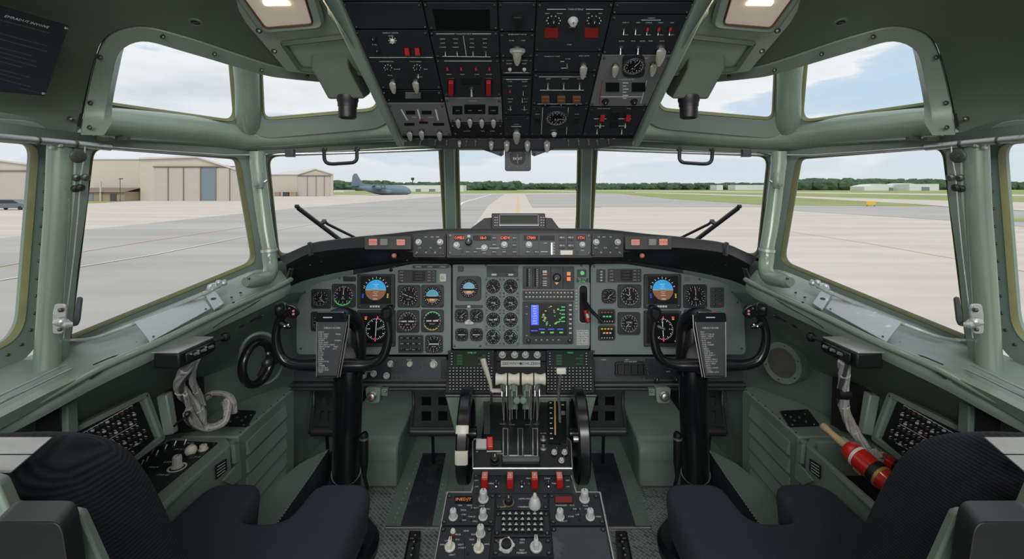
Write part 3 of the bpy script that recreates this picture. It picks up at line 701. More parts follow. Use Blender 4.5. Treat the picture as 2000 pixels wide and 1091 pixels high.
# ================================================================ prototypes of small controls (x right, y up, z out of the panel; unit size)
def data(self, name, smooth=True, angle=38):
    o = self.make(name, loc=(0, 0, 0), smooth=smooth, angle=angle); me = o.data; COL.objects.unlink(o); bpy.data.objects.remove(o); return me
MB.data = data
I4 = Matrix.Identity(4)
def T(x, y, z): return Matrix.Translation((x, y, z))
def knob_data(body, mark='black', h=1.2, skirt=1.25, n=18, flute=False):
    b = MB(body)
    if flute:
        rows = []
        for r, z in ((skirt, 0), (skirt, .25), (1.0, .30), (.92, h), (.78, h + .12)):
            rows.append([Vector(((r - (.07 if (i % 2 and .26 < z < h + .05) else 0)) * math.cos(2 * math.pi * i / 24), (r - (.07 if (i % 2 and .26 < z < h + .05) else 0)) * math.sin(2 * math.pi * i / 24), z)) for i in range(24)])
        b.loft(rows, closed=True, cap=True)
    else: b.lathe([(skirt, 0), (skirt, .25), (1.0, .32), (.95, h), (.80, h + .12)], I4, n)
    b.box((0, .45, h + .125), .16, .8, .03, m=mark)
    return b.data('knob')
K_GREY = knob_data('knob_grey', flute=True); K_IVORY = knob_data('ivory'); K_BLACK = knob_data('black', 'white'); K_TALL = knob_data('knob_grey', h=2.4, flute=True)
def bar_knob(body):
    b = MB(body); b.lathe([(1.1, 0), (1.1, .3), (.95, .45)], I4, 20)
    b.ext([Vector((x, y, .4)) for x, y in ((-.34, -.95), (.34, -.95), (.38, .2), (.22, 1.15), (-.22, 1.15), (-.38, .2))], Vector((0, 0, 1.1))); b.box((0, .7, 1.51), .14, .8, .04, m='black'); return b.data('knob')
K_BAR = bar_knob('knob_grey'); K_BARI = bar_knob('ivory')
b = MB('dark_metal'); b.lathe([(1, 0), (1, .5), (.6, .8)], I4, 8)
b.use('steel'); b.tube([(0, 0, .6), (0, -.9, 1.7), (0, -1.9, 2.8)], [.34, .38, .55], 8); TOG_DN = b.data('toggle_switch')
b = MB('dark_metal'); b.lathe([(1, 0), (1, .5), (.6, .8)], I4, 8)
b.use('steel'); b.tube([(0, 0, .6), (0, .9, 1.7), (0, 1.9, 2.8)], [.34, .38, .55], 8); TOG_UP = b.data('toggle_switch')
# clear moulded paddle that hangs off an overhead switch
b = MB('dark_metal'); b.lathe([(.8, 0), (.8, .4), (.5, .7)], I4, 8); b.use('knob_clear')
b.loft([[Vector((x * w_, y_, z_ + x * x * 0 + zz * .22)) for x, zz in ((-1, 0), (-.6, 1), (.6, 1), (1, 0), (.6, -1), (-.6, -1))] for w_, y_, z_ in ((.45, .5, .8), (.85, .2, 1.2), (.80, -.8, 1.7), (.55, -1.9, 2.1), (.35, -2.3, 2.2))], closed=True, cap=True)
PADDLE = b.data('switch_paddle')
b = MB('black'); b.box((0, 0, .25), 2.4, 2.6, .5); b.use('red'); b.loft([[Vector((x, y, z)) for x, y, z in r_] for r_ in ([(-.8, 1.1, .5), (.8, 1.1, .5), (.8, -1.3, .5), (-.8, -1.3, .5)], [(-.8, 1.1, 1.0), (.8, 1.1, 1.0), (.8, -1.2, 1.9), (-.8, -1.2, 1.9)])], closed=True, cap=True)
GUARD = b.data('guarded_switch')
def btn(face, txt=None):
    b = MB('black'); b.box((0, 0, .15), 2.0, 2.0, .3); b.box((0, 0, .4), 1.6, 1.6, .2, m=face)
    if txt: b.text(txt, T(0, 0, .52), .75, 'white')
    return b.data('push_button')
B_BLK, B_TXT, B_GRY = btn('black'), btn('black', 'HDG'), btn('annun_grey')
def inst(me, name, par, M, label=None): return link(me, name, par, M, label)
def put(me, name, par, pl, x, y, r, rot=0.0, h=0.001, label=None):
    """a small control of radius r photo pixels"""
    k = pl.k(x, y) * r
    return inst(me, name, par, pl.m(x, y, h, rot) @ Matrix.Scale(k, 4), label)
WORDS = 'OMBER HIENT LVRAS ENROT DRIV TARGE ANTI SEND FUEL AUX HEAT LOREM PANL BUS GEN STBY TRIM FLOW ISOL BLEED DUCT WARN TEST LAMP XFER PUMP CALL NORM MAIN'.split()
def words(n): return ' '.join(R.choice(WORDS) for _ in range(n))
def screw(b, pl, x, y, r=2.4, h=0.0):
    k = pl.k(x, y); b.lathe([(r * k, h), (r * k, h + .002), (r * .5 * k, h + .0032)], pl.m(x, y), 8, 'screw')

def gauge(pl, x, y, r, par, half=None, needles=((.9, .8),), ticks=24, nums=(), kind='plain', label=None, corner=5, h=.006, name='gauge', arcs=(), bm='avionics'):
    k = pl.k(x, y); half = half or (r + 4)
    b = MB(bm); b.ext(rquad(pl, x - half, y - half, x + half, y + half, corner), pl.n * h)
    M = pl.m(x, y, h); b.lathe([(r * k * 1.07, -.001), (r * k * 1.06, .0025), (r * k, .003), (r * k * .97, .0005)], M, 32, 'dark_metal')
    if half > r + 2:
        for sx in (-1, 1):
            for sy in (-1, 1): screw(b, pl, x + sx * (half - 3), y + sy * (half - 3), 1.7, h)
    g = b.make(name, par, bev=.0008, label=label)
    d = MB('dial'); Md = pl.m(x, y, h + .0012); rr = r * k * .97; d.disc(Md, rr, n=32)
    M2 = Md @ T(0, 0, .0004)
    if kind == 'adi':
        d.pie(M2, rr * .72, 0, math.pi, 'sky_dim'); d.pie(M2, rr * .72, math.pi * 1.12, math.pi * 1.88, 'earth'); d.box((0, 0, .0004), rr * 1.0, rr * .06, .0004, M2, 'ivory'); d.box((0, -rr * .42, .0006), rr * .5, rr * .08, .0004, M2, 'yellow_lit')
    for i in range(ticks):
        a = 2 * math.pi * i / ticks; l = .16 if i % 2 == 0 else .09; w_ = .028 if i % 2 == 0 else .018
        ca, sa = math.cos(a), math.sin(a); r1 = rr * .95; r0 = rr * (.95 - l)
        d.add([M2 @ Vector((ca * r1 - sa * w_ * rr, sa * r1 + ca * w_ * rr, .0002)), M2 @ Vector((ca * r1 + sa * w_ * rr, sa * r1 - ca * w_ * rr, .0002)), M2 @ Vector((ca * r0 + sa * w_ * rr, sa * r0 - ca * w_ * rr, .0002)), M2 @ Vector((ca * r0 - sa * w_ * rr, sa * r0 + ca * w_ * rr, .0002))], [[0, 1, 2, 3]], 'marking')
    for a0, a1, m_ in arcs:
        n = 10; pts = [(math.cos(a0 + (a1 - a0) * i / n), math.sin(a0 + (a1 - a0) * i / n)) for i in range(n + 1)]
        d.loft([[M2 @ Vector((c_ * rr * .97, s_ * rr * .97, .0003)) for c_, s_ in pts], [M2 @ Vector((c_ * rr * .90, s_ * rr * .90, .0003)) for c_, s_ in pts]], m_)
    N = len(nums)
    for i, t in enumerate(nums):
        a = math.pi / 2 - 2 * math.pi * i / N; d.text(t, M2 @ T(rr * .66 * math.cos(a), rr * .66 * math.sin(a), .0002), rr * .26)
    d.text(R.choice(WORDS)[:4], M2 @ T(0, -rr * .32, .0002), rr * .2)
    if kind == 'bar': d.box((0, 0, .0006), rr * 1.25, rr * .14, .0006, M2, 'marking')
    if kind == 'window': d.box((0, rr * .1, .0004), rr * .7, rr * .22, .0004, M2, 'annun_grey'); d.text('%d' % R.randint(100, 999), M2 @ T(0, rr * .1, .001), rr * .2)
    d.make('dial', g, smooth=False)
    for a, l in needles:
        nb = MB('white'); ca, sa = math.sin(a), math.cos(a); L_ = rr * l; w_ = rr * .05
        nb.add([M2 @ Vector(q) for q in ((-sa * w_ - ca * L_ * .25, ca * w_ - sa * L_ * .25, .002), (sa * w_ - ca * L_ * .25, -ca * w_ - sa * L_ * .25, .002), (ca * L_ + sa * w_ * .3, sa * L_ - ca * w_ * .3, .002), (ca * L_ - sa * w_ * .3, sa * L_ + ca * w_ * .3, .002))], [[0, 1, 2, 3]])
        nb.lathe([(rr * .1, .001), (rr * .1, .0026)], M2, 8, 'black'); nb.make('needle', g)
    return g

def numerals(n): return tuple(str(i) for i in range(n))

# ================================================================ glareshield
MPa = Vector((0, 1.80, P(1012, 510, 1.80).z)); MPb = Vector((0, 1.70, P(1012, 750, 1.70).z))
MP = Pl(MPa, MPb, MPa + Vector((1, 0, 0)))
lipT = [(546, 500, 1.56), (575, 487, 1.58), (604, 475, 1.60), (650, 468, 1.62), (700, 462, 1.64), (757, 457, 1.66), (820, 450, 1.67), (870, 447, 1.67), (1012, 446, 1.67)]
lipB = [(558, 522, 1.55), (580, 510, 1.57), (606, 499, 1.58), (650, 492, 1.60), (700, 488, 1.62), (757, 488, 1.64), (806, 497, 1.64), (870, 502, 1.65), (1012, 502, 1.65)]
lipU = [(566, 560, 1.70), (580, 553, 1.74), (600, 546, 1.76), (650, 534, 1.77), (700, 525, 1.785), (757, 516, 1.79), (806, 510, 1.80), (870, 508, 1.80), (1012, 508, 1.80)]
lipK = [(540, 512, 1.66), (570, 500, 1.78), (600, 490, 1.86), (650, 480, 1.94), (700, 472, 1.98), (757, 466, 2.02), (820, 460, 2.04), (870, 457, 2.06), (1012, 456, 2.06)]
def both(c, n=31):
    a = curve3(c, n); return a + [Vector((-p.x, p.y, p.z)) for p in a[-2::-1]]
gt, gb, gu, gk = both(lipT), both(lipB), both(lipU), both(lipK)
b = MB('black_soft')
b.loft([gk, [p.lerp(q, .5) + Vector((0, 0, .004)) for p, q in zip(gk, gt)], [p + Vector((0, .03, -.001)) for p in gt], [p + Vector((0, .008, -.002)) for p in gt], [p + Vector((0, 0, -.008)) for p in gt], [p + Vector((0, 0, .008)) for p in gb], [p + Vector((0, .006, 0)) for p in gb], [p.lerp(q, .3) for p, q in zip(gb, gu)], gu])
gs = thing('glareshield', 'long black padded glareshield curving across the cockpit under the windscreens', 'glareshield', (0, 1.67, P(1012, 470, 1.67).z))
b.make('padded_cover', gs)
for s in (1, -1):
    SIDE[0] = s
    b = MB('black_soft'); b.loft([[P(*q) for q in r_] for r_ in ([(600, 474, 1.595), (606, 472, 1.597), (611, 474, 1.60)], [(603, 500, 1.575), (608, 498, 1.577), (612, 498, 1.58)])]); b.tube([P(604, 475, 1.585), P(607, 485, 1.575), P(606, 500, 1.565)], .004, 6); b.make('end_seam', gs)
    b = MB('dark_metal'); b.tube([P(567, 525, 1.56), P(556, 560, 1.60)], .005, 8); b.tube([P(573, 523, 1.58), P(566, 552, 1.62)], .003, 8); b.make('support_strut', gs)
    b = MB('screw')
    for q in ((606, 517, 1.63), (628, 510, 1.65), (634, 536, 1.72), (795, 508, 1.72)): b.sph(P(*q), .004, n=7)
    b.make('fastener', gs)
    # lit caution windows let into the lip
    lp = mirpl([(715, 463, 1.612), (800, 463, 1.63), (715, 487, 1.600)])
    b = MB('black'); b.ext(rquad(lp, 713, 462, 804, 488, 3), lp.n * .012)
    o = b.make('warning_light_box', gs, bev=.001)
    cells = [(722, 468, 738, 480, 'annun', 'WARN'), (744, 468, 758, 480, 'annun_grey', ''), (776, 469, 792, 480, 'annun', 'CAUT')]
    for x0, y0, x1, y1, m_, t in cells:
        b = MB('black'); b.ext(rquad(lp, x0 - 2, y0 - 2, x1 + 2, y1 + 2, 1, .012), lp.n * .003); b.ext(rquad(lp, x0, y0, x1, y1, 1, .015), lp.n * .002, m_)
        if t: b.text(t, lp.m((x0 + x1) / 2, (y0 + y1) / 2, .0175), 5 * lp.k(x0, y0), 'red')
        b.make('warning_light', o)
    b = MB('black'); M = MP.mp(P(770, 499, 1.66)); b.lathe([(.010, -.03), (.010, 0)], M, 12); b.sph(None, .009, 'annun', 10, M @ T(0, 0, .002)); b.make('indicator_lamp', gs, label='small red indicator lamp')
SIDE[0] = 1
# ---- autopilot mode panel and the two instrument setting panels
MC = Pl(P(1012, 456, 1.635), P(1012, 502, 1.615), P(1112, 456, 1.635))
mcp = thing('mode_control_panel', 'grey autopilot panel with red digital readouts set in the middle of the glareshield', 'control panel', MC.at(1012, 500))
b = MB('black'); b.ext(rquad(MC, 872, 454, 1158, 503, 3, -.02), MC.n * .019); b.make('mounting_frame', mcp, bev=.001)
b = MB('panel_dark'); b.ext(rquad(MC, 878, 457, 1153, 499, 3), MC.n * .006)
for x, y in ((879, 461), (879, 494), (1150, 461), (1150, 494)): screw(b, MC, x, y, 3, .006)
for x0, y0, x1, y1 in ((930, 485, 945, 486), (957, 484, 975, 485.2), (1056, 491, 1070, 492)): b.ext(quad(MC, x0, y0, x1, y1, .0062), MC.n * .0004, 'marking')
for x in (960, 1013, 1052, 1086, 1122): b.ext(quad(MC, x, 458, x + 1, 498, .0062), MC.n * .0003, 'black')
for k in range(9): b.ext(quad(MC, 1080, 474 + k * 2.6, 1083 - (k % 2) * 1.5, 475 + k * 2.6, .0062), MC.n * .0004, 'marking')
for x, y in ((897, 484), (946, 492), (985, 486), (1033, 487), (1137, 487), (1065, 473)): b.text(R.choice(WORDS)[:4], MC.m(x, y + 2, .0063), 3 * MC.k(x, y))
fp = b.make('face_plate', mcp, bev=.0008)
for x0, x1, t, m_ in ((888, 907, 'OMB3', 'lit_red'), (924, 959, '  18-0', 'lit_red'), (978, 995, 'C4DV', 'lit_red'), (1023, 1051, '17440', 'lit_red'), (1054, 1083, '', ''), (1126, 1143, '0TH', 'lit_red')):
    b = MB('screen_black'); b.ext(rquad(MC, x0, 460, x1, 470, 1, .006), MC.n * .001)
    if t: b.text(t, MC.m((x0 + x1) / 2, 465, .0074), 8.6 * MC.k(1000, 465), m_, sx=.85)
    b.make('readout', mcp, smooth=False)
for x, y, r in ((892, 479, 5), (946, 484, 5), (985, 478, 5), (1033, 478, 5), (1137, 478, 4.5)): put(K_GREY, 'knob', mcp, MC, x, y, r, h=.006)
put(K_BLACK, 'knob', mcp, MC, 916, 473, 6, h=.006); put(K_GREY, 'knob', mcp, MC, 916, 462, 2.6, h=.006)
for x, y in ((965.5, 465), (965.5, 478), (965.5, 492), (985, 492), (1005, 465), (1005, 479), (1005, 492), (1031, 492), (1048, 492), (914, 492), (929, 492)):
    put(B_TXT, 'push_button', mcp, MC, x, y, 4.2, h=.006)
for x, y in ((1097, 464.5), (1114, 464.5), (1097, 480), (1114, 480)): put(B_TXT, 'push_button', mcp, MC, x, y, 6, h=.006)
b = MB('steel'); b.ext(quad(MC, 1075, 474, 1079, 498, .006), MC.n * .008); b.make('slider', mcp, bev=.001)
b = MB('ivory'); b.ext(quad(MC, 1094, 489, 1118, 498, .006), MC.n * .004); b.make('disengage_bar', mcp, bev=.0008)
for x, y in ((903, 492), (1127, 493)): put(TOG_DN, 'toggle_switch', mcp, MC, x, y - 3, 2.2, h=.006)
for s in (1, -1):
    SIDE[0] = s; MCs = mirpl([(1012, 456, 1.635), (1012, 502, 1.615), (1112, 456, 1.635)])
    e = thing('instrument_setting_panel', 'small dark panel with two pale knobs at the %s end of the autopilot panel' % ('left' if s > 0 else 'right'), 'control panel', MCs.at(842, 500))
    b = MB('black'); b.ext(rquad(MCs, 806, 455, 871, 502, 4, -.03), MCs.n * .029); b.make('mounting_frame', e, bev=.001)
    b = MB('avionics'); b.ext(rquad(MCs, 809, 458, 868, 498, 3), MCs.n * .005)
    for x, y in ((832, 463), (845, 463), (855, 463), (820, 484), (842, 484), (860, 484)): b.text(R.choice(WORDS)[:3], MCs.m(x, y, .0052), 3.2 * MCs.k(x, y))
    for x, y in ((812, 496), (866, 496)): screw(b, MCs, x, y, 2.2, .005)
    b.make('face_plate', e, bev=.0006)
    for x in (818, 860): put(K_GREY, 'knob', e, MCs, x, 473, 4.8, h=.005)
    for k in range(9): put(B_GRY if k % 3 == 0 else B_BLK, 'push_button', e, MCs, 815 + k * 5.9, 493, 2.2, h=.005)
    for k in range(4): put(TOG_DN, 'toggle_switch', e, MCs, 819 + k * 13, 486, 1.6, h=.005)
SIDE[0] = 1

# ---- display unit standing on the glareshield
DU = Pl(P(1012, 417, 1.76), P(1012, 446, 1.74), P(1100, 417, 1.76))
du = thing('dashboard_display', 'small black wide display with a blank green screen standing on top of the glareshield', 'display', DU.at(1012, 446))
b = MB('black_soft'); b.ext(rquad(DU, 960, 416, 1065, 450, 3, -.06), DU.n * .06); b.ext([DU.at(x, y, -.06) for x, y in ((898, 449), (916, 446), (946, 424), (960, 423), (960, 450))], DU.n * .05); b.ext([DU.at(x, y, -.06) for x, y in ((1065, 423), (1078, 424), (1092, 443), (1106, 446), (1106, 450), (1065, 450))], DU.n * .05)
b.make('housing', du, bev=.002)
b = MB('avionics_grey'); b.loft([[DU.at(q.x, q.y, h) for q in offset(rpoly([(977, 421), (1050, 421), (1050, 437), (977, 437)], 1, 2), w_)] for w_, h in ((2.4, .001), (2.4, .004), (0, .004), (0, .001))], closed=True); b.ext(quad(DU, 975, 437.5, 1052, 441, .001), DU.n * .003, 'knob_grey'); b.make('screen_frame', du)
b = MB('hud_green'); b.ext(quad(DU, 977, 421, 1050, 437, .0005), DU.n * .001); b.make('screen', du)
b = MB('marking')
for x in (966, 970, 1056, 1061):
    for y in (424, 429, 434, 439): b.ext(quad(DU, x, y, x + 2, y + 1.2, .0005), DU.n * .001)
b.make('key_legends', du)

# ================================================================ main instrument panels
def plate(pl, name, label, poly, m='panel', cat='instrument panel', th=.012, rad=6):
    t = thing(name, label, cat, pl.at(sum(p[0] for p in poly) / len(poly), max(p[1] for p in poly)))
    b = MB(m); q = rpoly(poly, rad, 3); b.ext([pl.at(p.x, p.y, -th) for p in q], pl.n * th)
    return t, b
TAU = 2 * math.pi
# left (captain's) panel
cpn, b = plate(MP, 'instrument_board', "grey-green instrument panel behind the left control column", [(579, 692), (579, 606), (584, 582), (598, 563), (625, 551), (690, 536), (760, 524), (806, 515), (881, 515), (881, 692)], rad=9)
for x, y in ((664, 527 + 16), (596, 570), (588, 680), (876, 520), (876, 686), (690, 686), (770, 521)): screw(b, MP, x, y, 2.2, 0)
b.make('panel_plate', cpn, bev=.0015)
def label_strip(par, pl, x0, y0, x1, y1, txt, n=3):
    b = MB('black'); b.ext(rquad(pl, x0, y0, x1, y1, 1), pl.n * .003)
    for i in range(n): b.text(words(1), pl.m(x0 + (x1 - x0) * (i + .5) / n, (y0 + y1) / 2, .0032), (y1 - y0) * .7 * pl.k(x0, y0))
    b.make('placard_strip', par)
label_strip(cpn, MP, 806, 518, 876, 524, '')
def attitude_display(pl, x0, y0, x1, y1, par):
    """square electronic attitude display: bezel outline in photo pixels"""
    b = MB('avionics'); b.ext(rquad(pl, x0, y0, x1, y1, 3), pl.n * .010)
    for x in (x0 + 5, x1 - 5):
        screw(b, pl, x, y0 + 4, 2, .010); screw(b, pl, x, y1 - 5, 2, .010)
    for k in range(4): b.ext(quad(pl, x0 + 25 + k * 5, y1 - 6, x0 + 29 + k * 5, y1 - 2, .010), pl.n * .001, 'marking')
    o = b.make('attitude_display', par, bev=.0012)
    w_ = x1 - x0; cx = (x0 + x1) / 2; cy = y0 + 31
    d = MB('screen_black'); d.ext(quad(pl, x0 + 7, y0 + 4, x1 - 7, y1 - 9, .0102), pl.n * .0008)
    M = pl.m(cx, cy, .0114); k = pl.k(cx, cy)
    def half(r, up, m_):
        a0 = 0 if up else math.pi
        pts = [Vector((r * k * math.cos(a0 + math.pi * i / 16), r * k * .98 * math.sin(a0 + math.pi * i / 16), 0)) for i in range(17)]
        d.add([M @ p for p in pts], [list(range(17))], m_)
    half(20, True, 'sky_blue'); half(20, False, 'earth')
    M = M @ T(0, 0, .0004)
    d.box((0, 0, 0), 40 * k, .5 * k, .0002, M, 'yellow_lit')
    for j in range(1, 4):
        d.box((0, j * 3.6 * k, 0), (10 if j % 2 else 6) * k, .5 * k, .0002, M, 'lit_white'); d.box((0, -j * 3.6 * k, 0), (10 if j % 2 else 6) * k, .5 * k, .0002, M, 'lit_white')
    for i in range(9):
        a = math.radians(90 + (i - 4) * 18); c_, s_ = math.cos(a), math.sin(a); r0, r1 = 21.5 * k, 25 * k
        d.add([M @ Vector(v) for v in ((c_ * r0 - s_ * .4 * k, s_ * r0 + c_ * .4 * k, 0), (c_ * r0 + s_ * .4 * k, s_ * r0 - c_ * .4 * k, 0), (c_ * r1 + s_ * .4 * k, s_ * r1 - c_ * .4 * k, 0), (c_ * r1 - s_ * .4 * k, s_ * r1 + c_ * .4 * k, 0))], [[0, 1, 2, 3]], 'lit_white')
    for sx, m_ in ((-1, 'magenta'), (1, 'yellow_lit')):
        for j in range(3): d.box((sx * 24 * k, (-8 - 3 * j) * k, 0), 3 * k, 1.8 * k, .0002, M, m_ if sx > 0 else 'nav_blue')
    d.box((-22.5 * k, 4 * k, 0), 2.5 * k, 1 * k, .0002, M, 'lit_white'); d.box((22.5 * k, 6 * k, 0), 2.5 * k, 1 * k, .0002, M, 'magenta')
    d.text('CWS', M @ T(0, -17 * k, 0), 4 * k, 'lit_white'); d.make('screen', o, smooth=False)
def compass_display(pl, x0, y0, x1, y1, par, mir=False):
    b = MB('avionics'); b.ext(rquad(pl, x0, y0, x1, y1, 3), pl.n * .010)
    for x in (x0 + 4, x1 - 4):
        screw(b, pl, x, y0 + 3, 2, .010); screw(b, pl, x, y1 - 3, 2, .010)
    o = b.make('compass_display', par, bev=.0012)
    cx, cy = (x0 + x1) / 2, (y0 + y1) / 2 + 1; k = pl.k(cx, cy); M = pl.m(cx, cy, .0115)
    d = MB('screen_black'); d.ext(quad(pl, x0 + 5, y0 + 5, x1 - 5, y1 - 7, .0102), pl.n * .0008)
    for i in range(36):
        a = TAU * i / 36; r1 = 20 * k; r0 = (15.5 if i % 3 == 0 else 18) * k; c_, s_ = math.cos(a), math.sin(a); w_ = .45 * k
        d.add([M @ Vector(v) for v in ((c_ * r0 - s_ * w_, s_ * r0 + c_ * w_, 0), (c_ * r0 + s_ * w_, s_ * r0 - c_ * w_, 0), (c_ * r1 + s_ * w_, s_ * r1 - c_ * w_, 0), (c_ * r1 - s_ * w_, s_ * r1 + c_ * w_, 0))], [[0, 1, 2, 3]], 'lit_white')
    d.box((0, 0, 0), 1 * k, 26 * k, .0003, M, 'lit_white')
    for q in ((0, -19, 2.4, 8), (2, 21, 2.5, 5)): d.box((q[0] * k, q[1] * k, .0003), q[2] * k, q[3] * k, .0003, M, 'magenta')
    sx = 1 if mir else -1
    d.box((sx * 21 * k, 22 * k, 0), 5 * k, 3 * k, .0003, M, 'magenta'); d.box((sx * 21 * k, 18.5 * k, 0), 4 * k, 2 * k, .0003, M, 'yellow_lit'); d.box((sx * 23 * k, -22 * k, 0), 3 * k, 2 * k, .0003, M, 'yellow_lit')
    for t, q in (('N', (0, 13)), ('E', (13, 0)), ('S', (0, -13)), ('W', (-13, 0))): d.text(t, M @ T(q[0] * k, q[1] * k, .0003), 4 * k, 'lit_white')
    d.make('screen', o, smooth=False)
attitude_display(MP, 699, 535, 772, 602, cpn); compass_display(MP, 699, 605, 773, 676, cpn)
N12, N8, N10 = [str(i) for i in range(1, 13)], [str(i) for i in range(8)], [str(i) for i in range(10)]
gauge(MP, 628, 583, 15, cpn, 19, ((.3, .6), (2.3, .8)), 24, N8)
gauge(MP, 672, 577, 20, cpn, 23, ((1.57 - 1.57, .85),), 36, N10, arcs=((3.6, 5.6, 'lit_green'),))
gauge(MP, 627, 627, 15, cpn, 19, ((.3, .8),), 24, N8)
gauge(MP, 672, 627, 17, cpn, 22, ((2.3, .8),), 24, N8)
gauge(MP, 799, 578, 19, cpn, 22, ((-1.2, .7), (1.9, .5)), 24, N10)
gauge(MP, 845, 578, 18, cpn, 22, (), 24, (), 'adi')
gauge(MP, 797, 627, 19, cpn, 22, ((4.7, .8),), 36, N12, 'bar')
gauge(MP, 845, 626, 19, cpn, 22, ((1.4, .8),), 36, (), 'bar', arcs=((.6, 2.5, 'lit_green'), (3.6, 5.4, 'sign_yellow')))
gauge(MP, 848, 671, 16, cpn, 17, (), 24, N10, 'bar')
def radio_box(par, pl, x0, y0, x1, y1, rows=2, name='selector_panel'):
    b = MB('avionics'); b.ext(rquad(pl, x0, y0, x1, y1, 3), pl.n * .008)
    for j in range(rows + 1):
        y = y0 + (y1 - y0) * (j + .45) / (rows + 1)
        b.ext(quad(pl, x0 + 4, y - 2.2, x1 - 4, y + 2.2, .008), pl.n * .0006, 'dial')
        for i in range(4): b.text(R.choice(WORDS)[:3], pl.m(x0 + 7 + (x1 - x0 - 14) * i / 3, y, .0088), 3.2 * pl.k(x0, y0))
    o = b.make(name, par, bev=.0008)
    for i in range(3): put(K_BLACK, 'knob', o, pl, x0 + 7 + (x1 - x0 - 14) * i / 2, y1 - 7, 2.6, h=.008)
radio_box(cpn, MP, 779, 654, 827, 688)
def dark_readout(par, pl, x0, y0, x1, y1, split=.5, name='readout_panel'):
    b = MB('black'); b.ext(rquad(pl, x0, y0, x1, y1, 2), pl.n * .006); b.ext(quad(pl, x0 + (x1 - x0) * .38, y0 + 3, x0 + (x1 - x0) * .72, y1 - 3, .006), pl.n * .0006, 'screen_black')
    for i in range(3): b.box((0, 0, 0), 14 * pl.k(x0, y0), .5 * pl.k(x0, y0), .0005, pl.m(x0 + (x1 - x0) * .55, y0 + 6 + i * 6, .0068), 'annun_grey')
    for i in range(4):
        y = y0 + 4 + (y1 - y0 - 8) * i / 3
        b.text(R.choice(WORDS)[:3], pl.m(x0 + 7, y, .0062), 3.2 * pl.k(x0, y)); b.text(R.choice(WORDS)[:3], pl.m(x1 - 13, y, .0062), 3.2 * pl.k(x0, y)); b.text(R.choice('OIX'), pl.m(x1 - 5, y, .0062), 3.2 * pl.k(x0, y))
    b.make(name, par, bev=.0008)
dark_readout(cpn, MP, 778, 527, 852, 552)
b = MB('ivory'); b.ext(rquad(MP, 859, 534, 872, 550, 3), MP.n * .007); b.lathe([(.006, .007), (.006, .010), (.004, .011)], MP.m(865, 542), 10, 'knob_grey'); b.make('dimmer_button', cpn, bev=.001)
b = MB('black'); b.ext(rquad(MP, 671, 540, 695, 549, 2), MP.n * .006); b.make('toggle_block', cpn, bev=.001)
for x in (677, 683, 689): put(TOG_DN, 'toggle_switch', cpn, MP, x, 543, 1.4, h=.006)
b = MB('dial'); b.lathe([(.007, 0), (.007, .004), (.005, .005)], MP.m(764, 527), 10); b.make('light_sensor', cpn)

# centre panel
ctr, b = plate(MP, 'centre_instrument_panel', 'grey centre instrument panel with eight round engine gauges and a colour navigation screen', [(884, 516), (1151, 516), (1151, 681), (884, 681)], rad=3)
for x, y in ((888, 675), (938, 675), (949, 518), (1135, 518)): screw(b, MP, x, y, 2.2, 0)
for x0, y0, x1, y1 in ((949, 541, 1014, 675),): b.ext(rquad(MP, x0, y0, x1, y1, 3), MP.n * .003, 'panel')
b.make('panel_plate', ctr, bev=.0015)
gauge(MP, 916, 563, 17, ctr, 24, (), 24, (), 'adi', corner=8)
for j, y in enumerate((559, 592, 624, 657)):
    for i, x in enumerate((963.5, 997.4)):
        gauge(MP, x, y, 13, ctr, 16, ((2.6 - j * .7 + i * .1, .75),), 20, ('2', '4', '6', '8', '10'), ('plain', 'window', 'bar', 'window')[j], corner=3, name='engine_gauge', bm='panel', arcs=((.2, 1.2, 'lit_green'),) if j == 3 else ())
for x in (901.6, 930.8): gauge(MP, x, 616, 11.5, ctr, 13, ((.9, .8), (2.6, .5)), 18, ('2', '4', '6', '8'), corner=8)
for x in (902, 930.5): gauge(MP, x, 653, 11, ctr, 12.5, (), 14, (), 'bar', corner=8)
b = MB('black'); b.ext(rquad(MP, 889, 595.5, 943, 601, 2), MP.n * .005); b.ext(quad(MP, 913, 596, 919, 600.5, .005), MP.n * .001, 'ivory'); b.ext(rquad(MP, 908, 624, 925, 633, 3), MP.n * .006); b.make('selector_bar', ctr, bev=.0008)
put(K_GREY, 'knob', ctr, MP, 917, 628, 2.4, h=.006)
b = MB('black'); b.ext(rquad(MP, 895, 520, 905, 530, 2), MP.n * .008); b.make('push_button', ctr, bev=.001)
b = MB('avionics'); b.ext(rquad(MP, 951, 519, 1012, 540, 2), MP.n * .007); b.ext(quad(MP, 961, 523, 1003, 532, .007), MP.n * .0006, 'screen_black')
for x in (965, 998): b.ext(quad(MP, x - 5, 534.5, x + 5, 538, .007), MP.n * .002, 'white')
b.make('readout_panel', ctr, bev=.0008)
# vertical selector stack
b = MB('avionics'); b.ext(rquad(MP, 1021, 520, 1121, 564, 2), MP.n * .006)
for x in (1040, 1053, 1075, 1099): b.ext(quad(MP, x, 521, x + 1, 563, .006), MP.n * .0004, 'dial')
for i, x in enumerate((1031, 1046)):
    b.ext(quad(MP, x - 3, 524, x + 1, 560, .006), MP.n * .0006, 'dial')
    for j in range(10): b.ext(quad(MP, x + 1.5, 526 + j * 3.5, x + 3.5 + i, 527 + j * 3.5, .006), MP.n * .0006, 'marking')
b.ext(quad(MP, 1060, 528, 1068, 533, .006), MP.n * .001, 'ivory'); b.ext(quad(MP, 1060, 535, 1068, 537, .006), MP.n * .001, 'amber'); b.ext(quad(MP, 1060, 541, 1068, 545, .006), MP.n * .001, 'annun_grey')
for j in range(3): b.ext(quad(MP, 1060, 548 + j * 4, 1068, 550 + j * 4, .006), MP.n * .001, 'marking')
o = b.make('flap_and_brake_panel', ctr, bev=.0008)
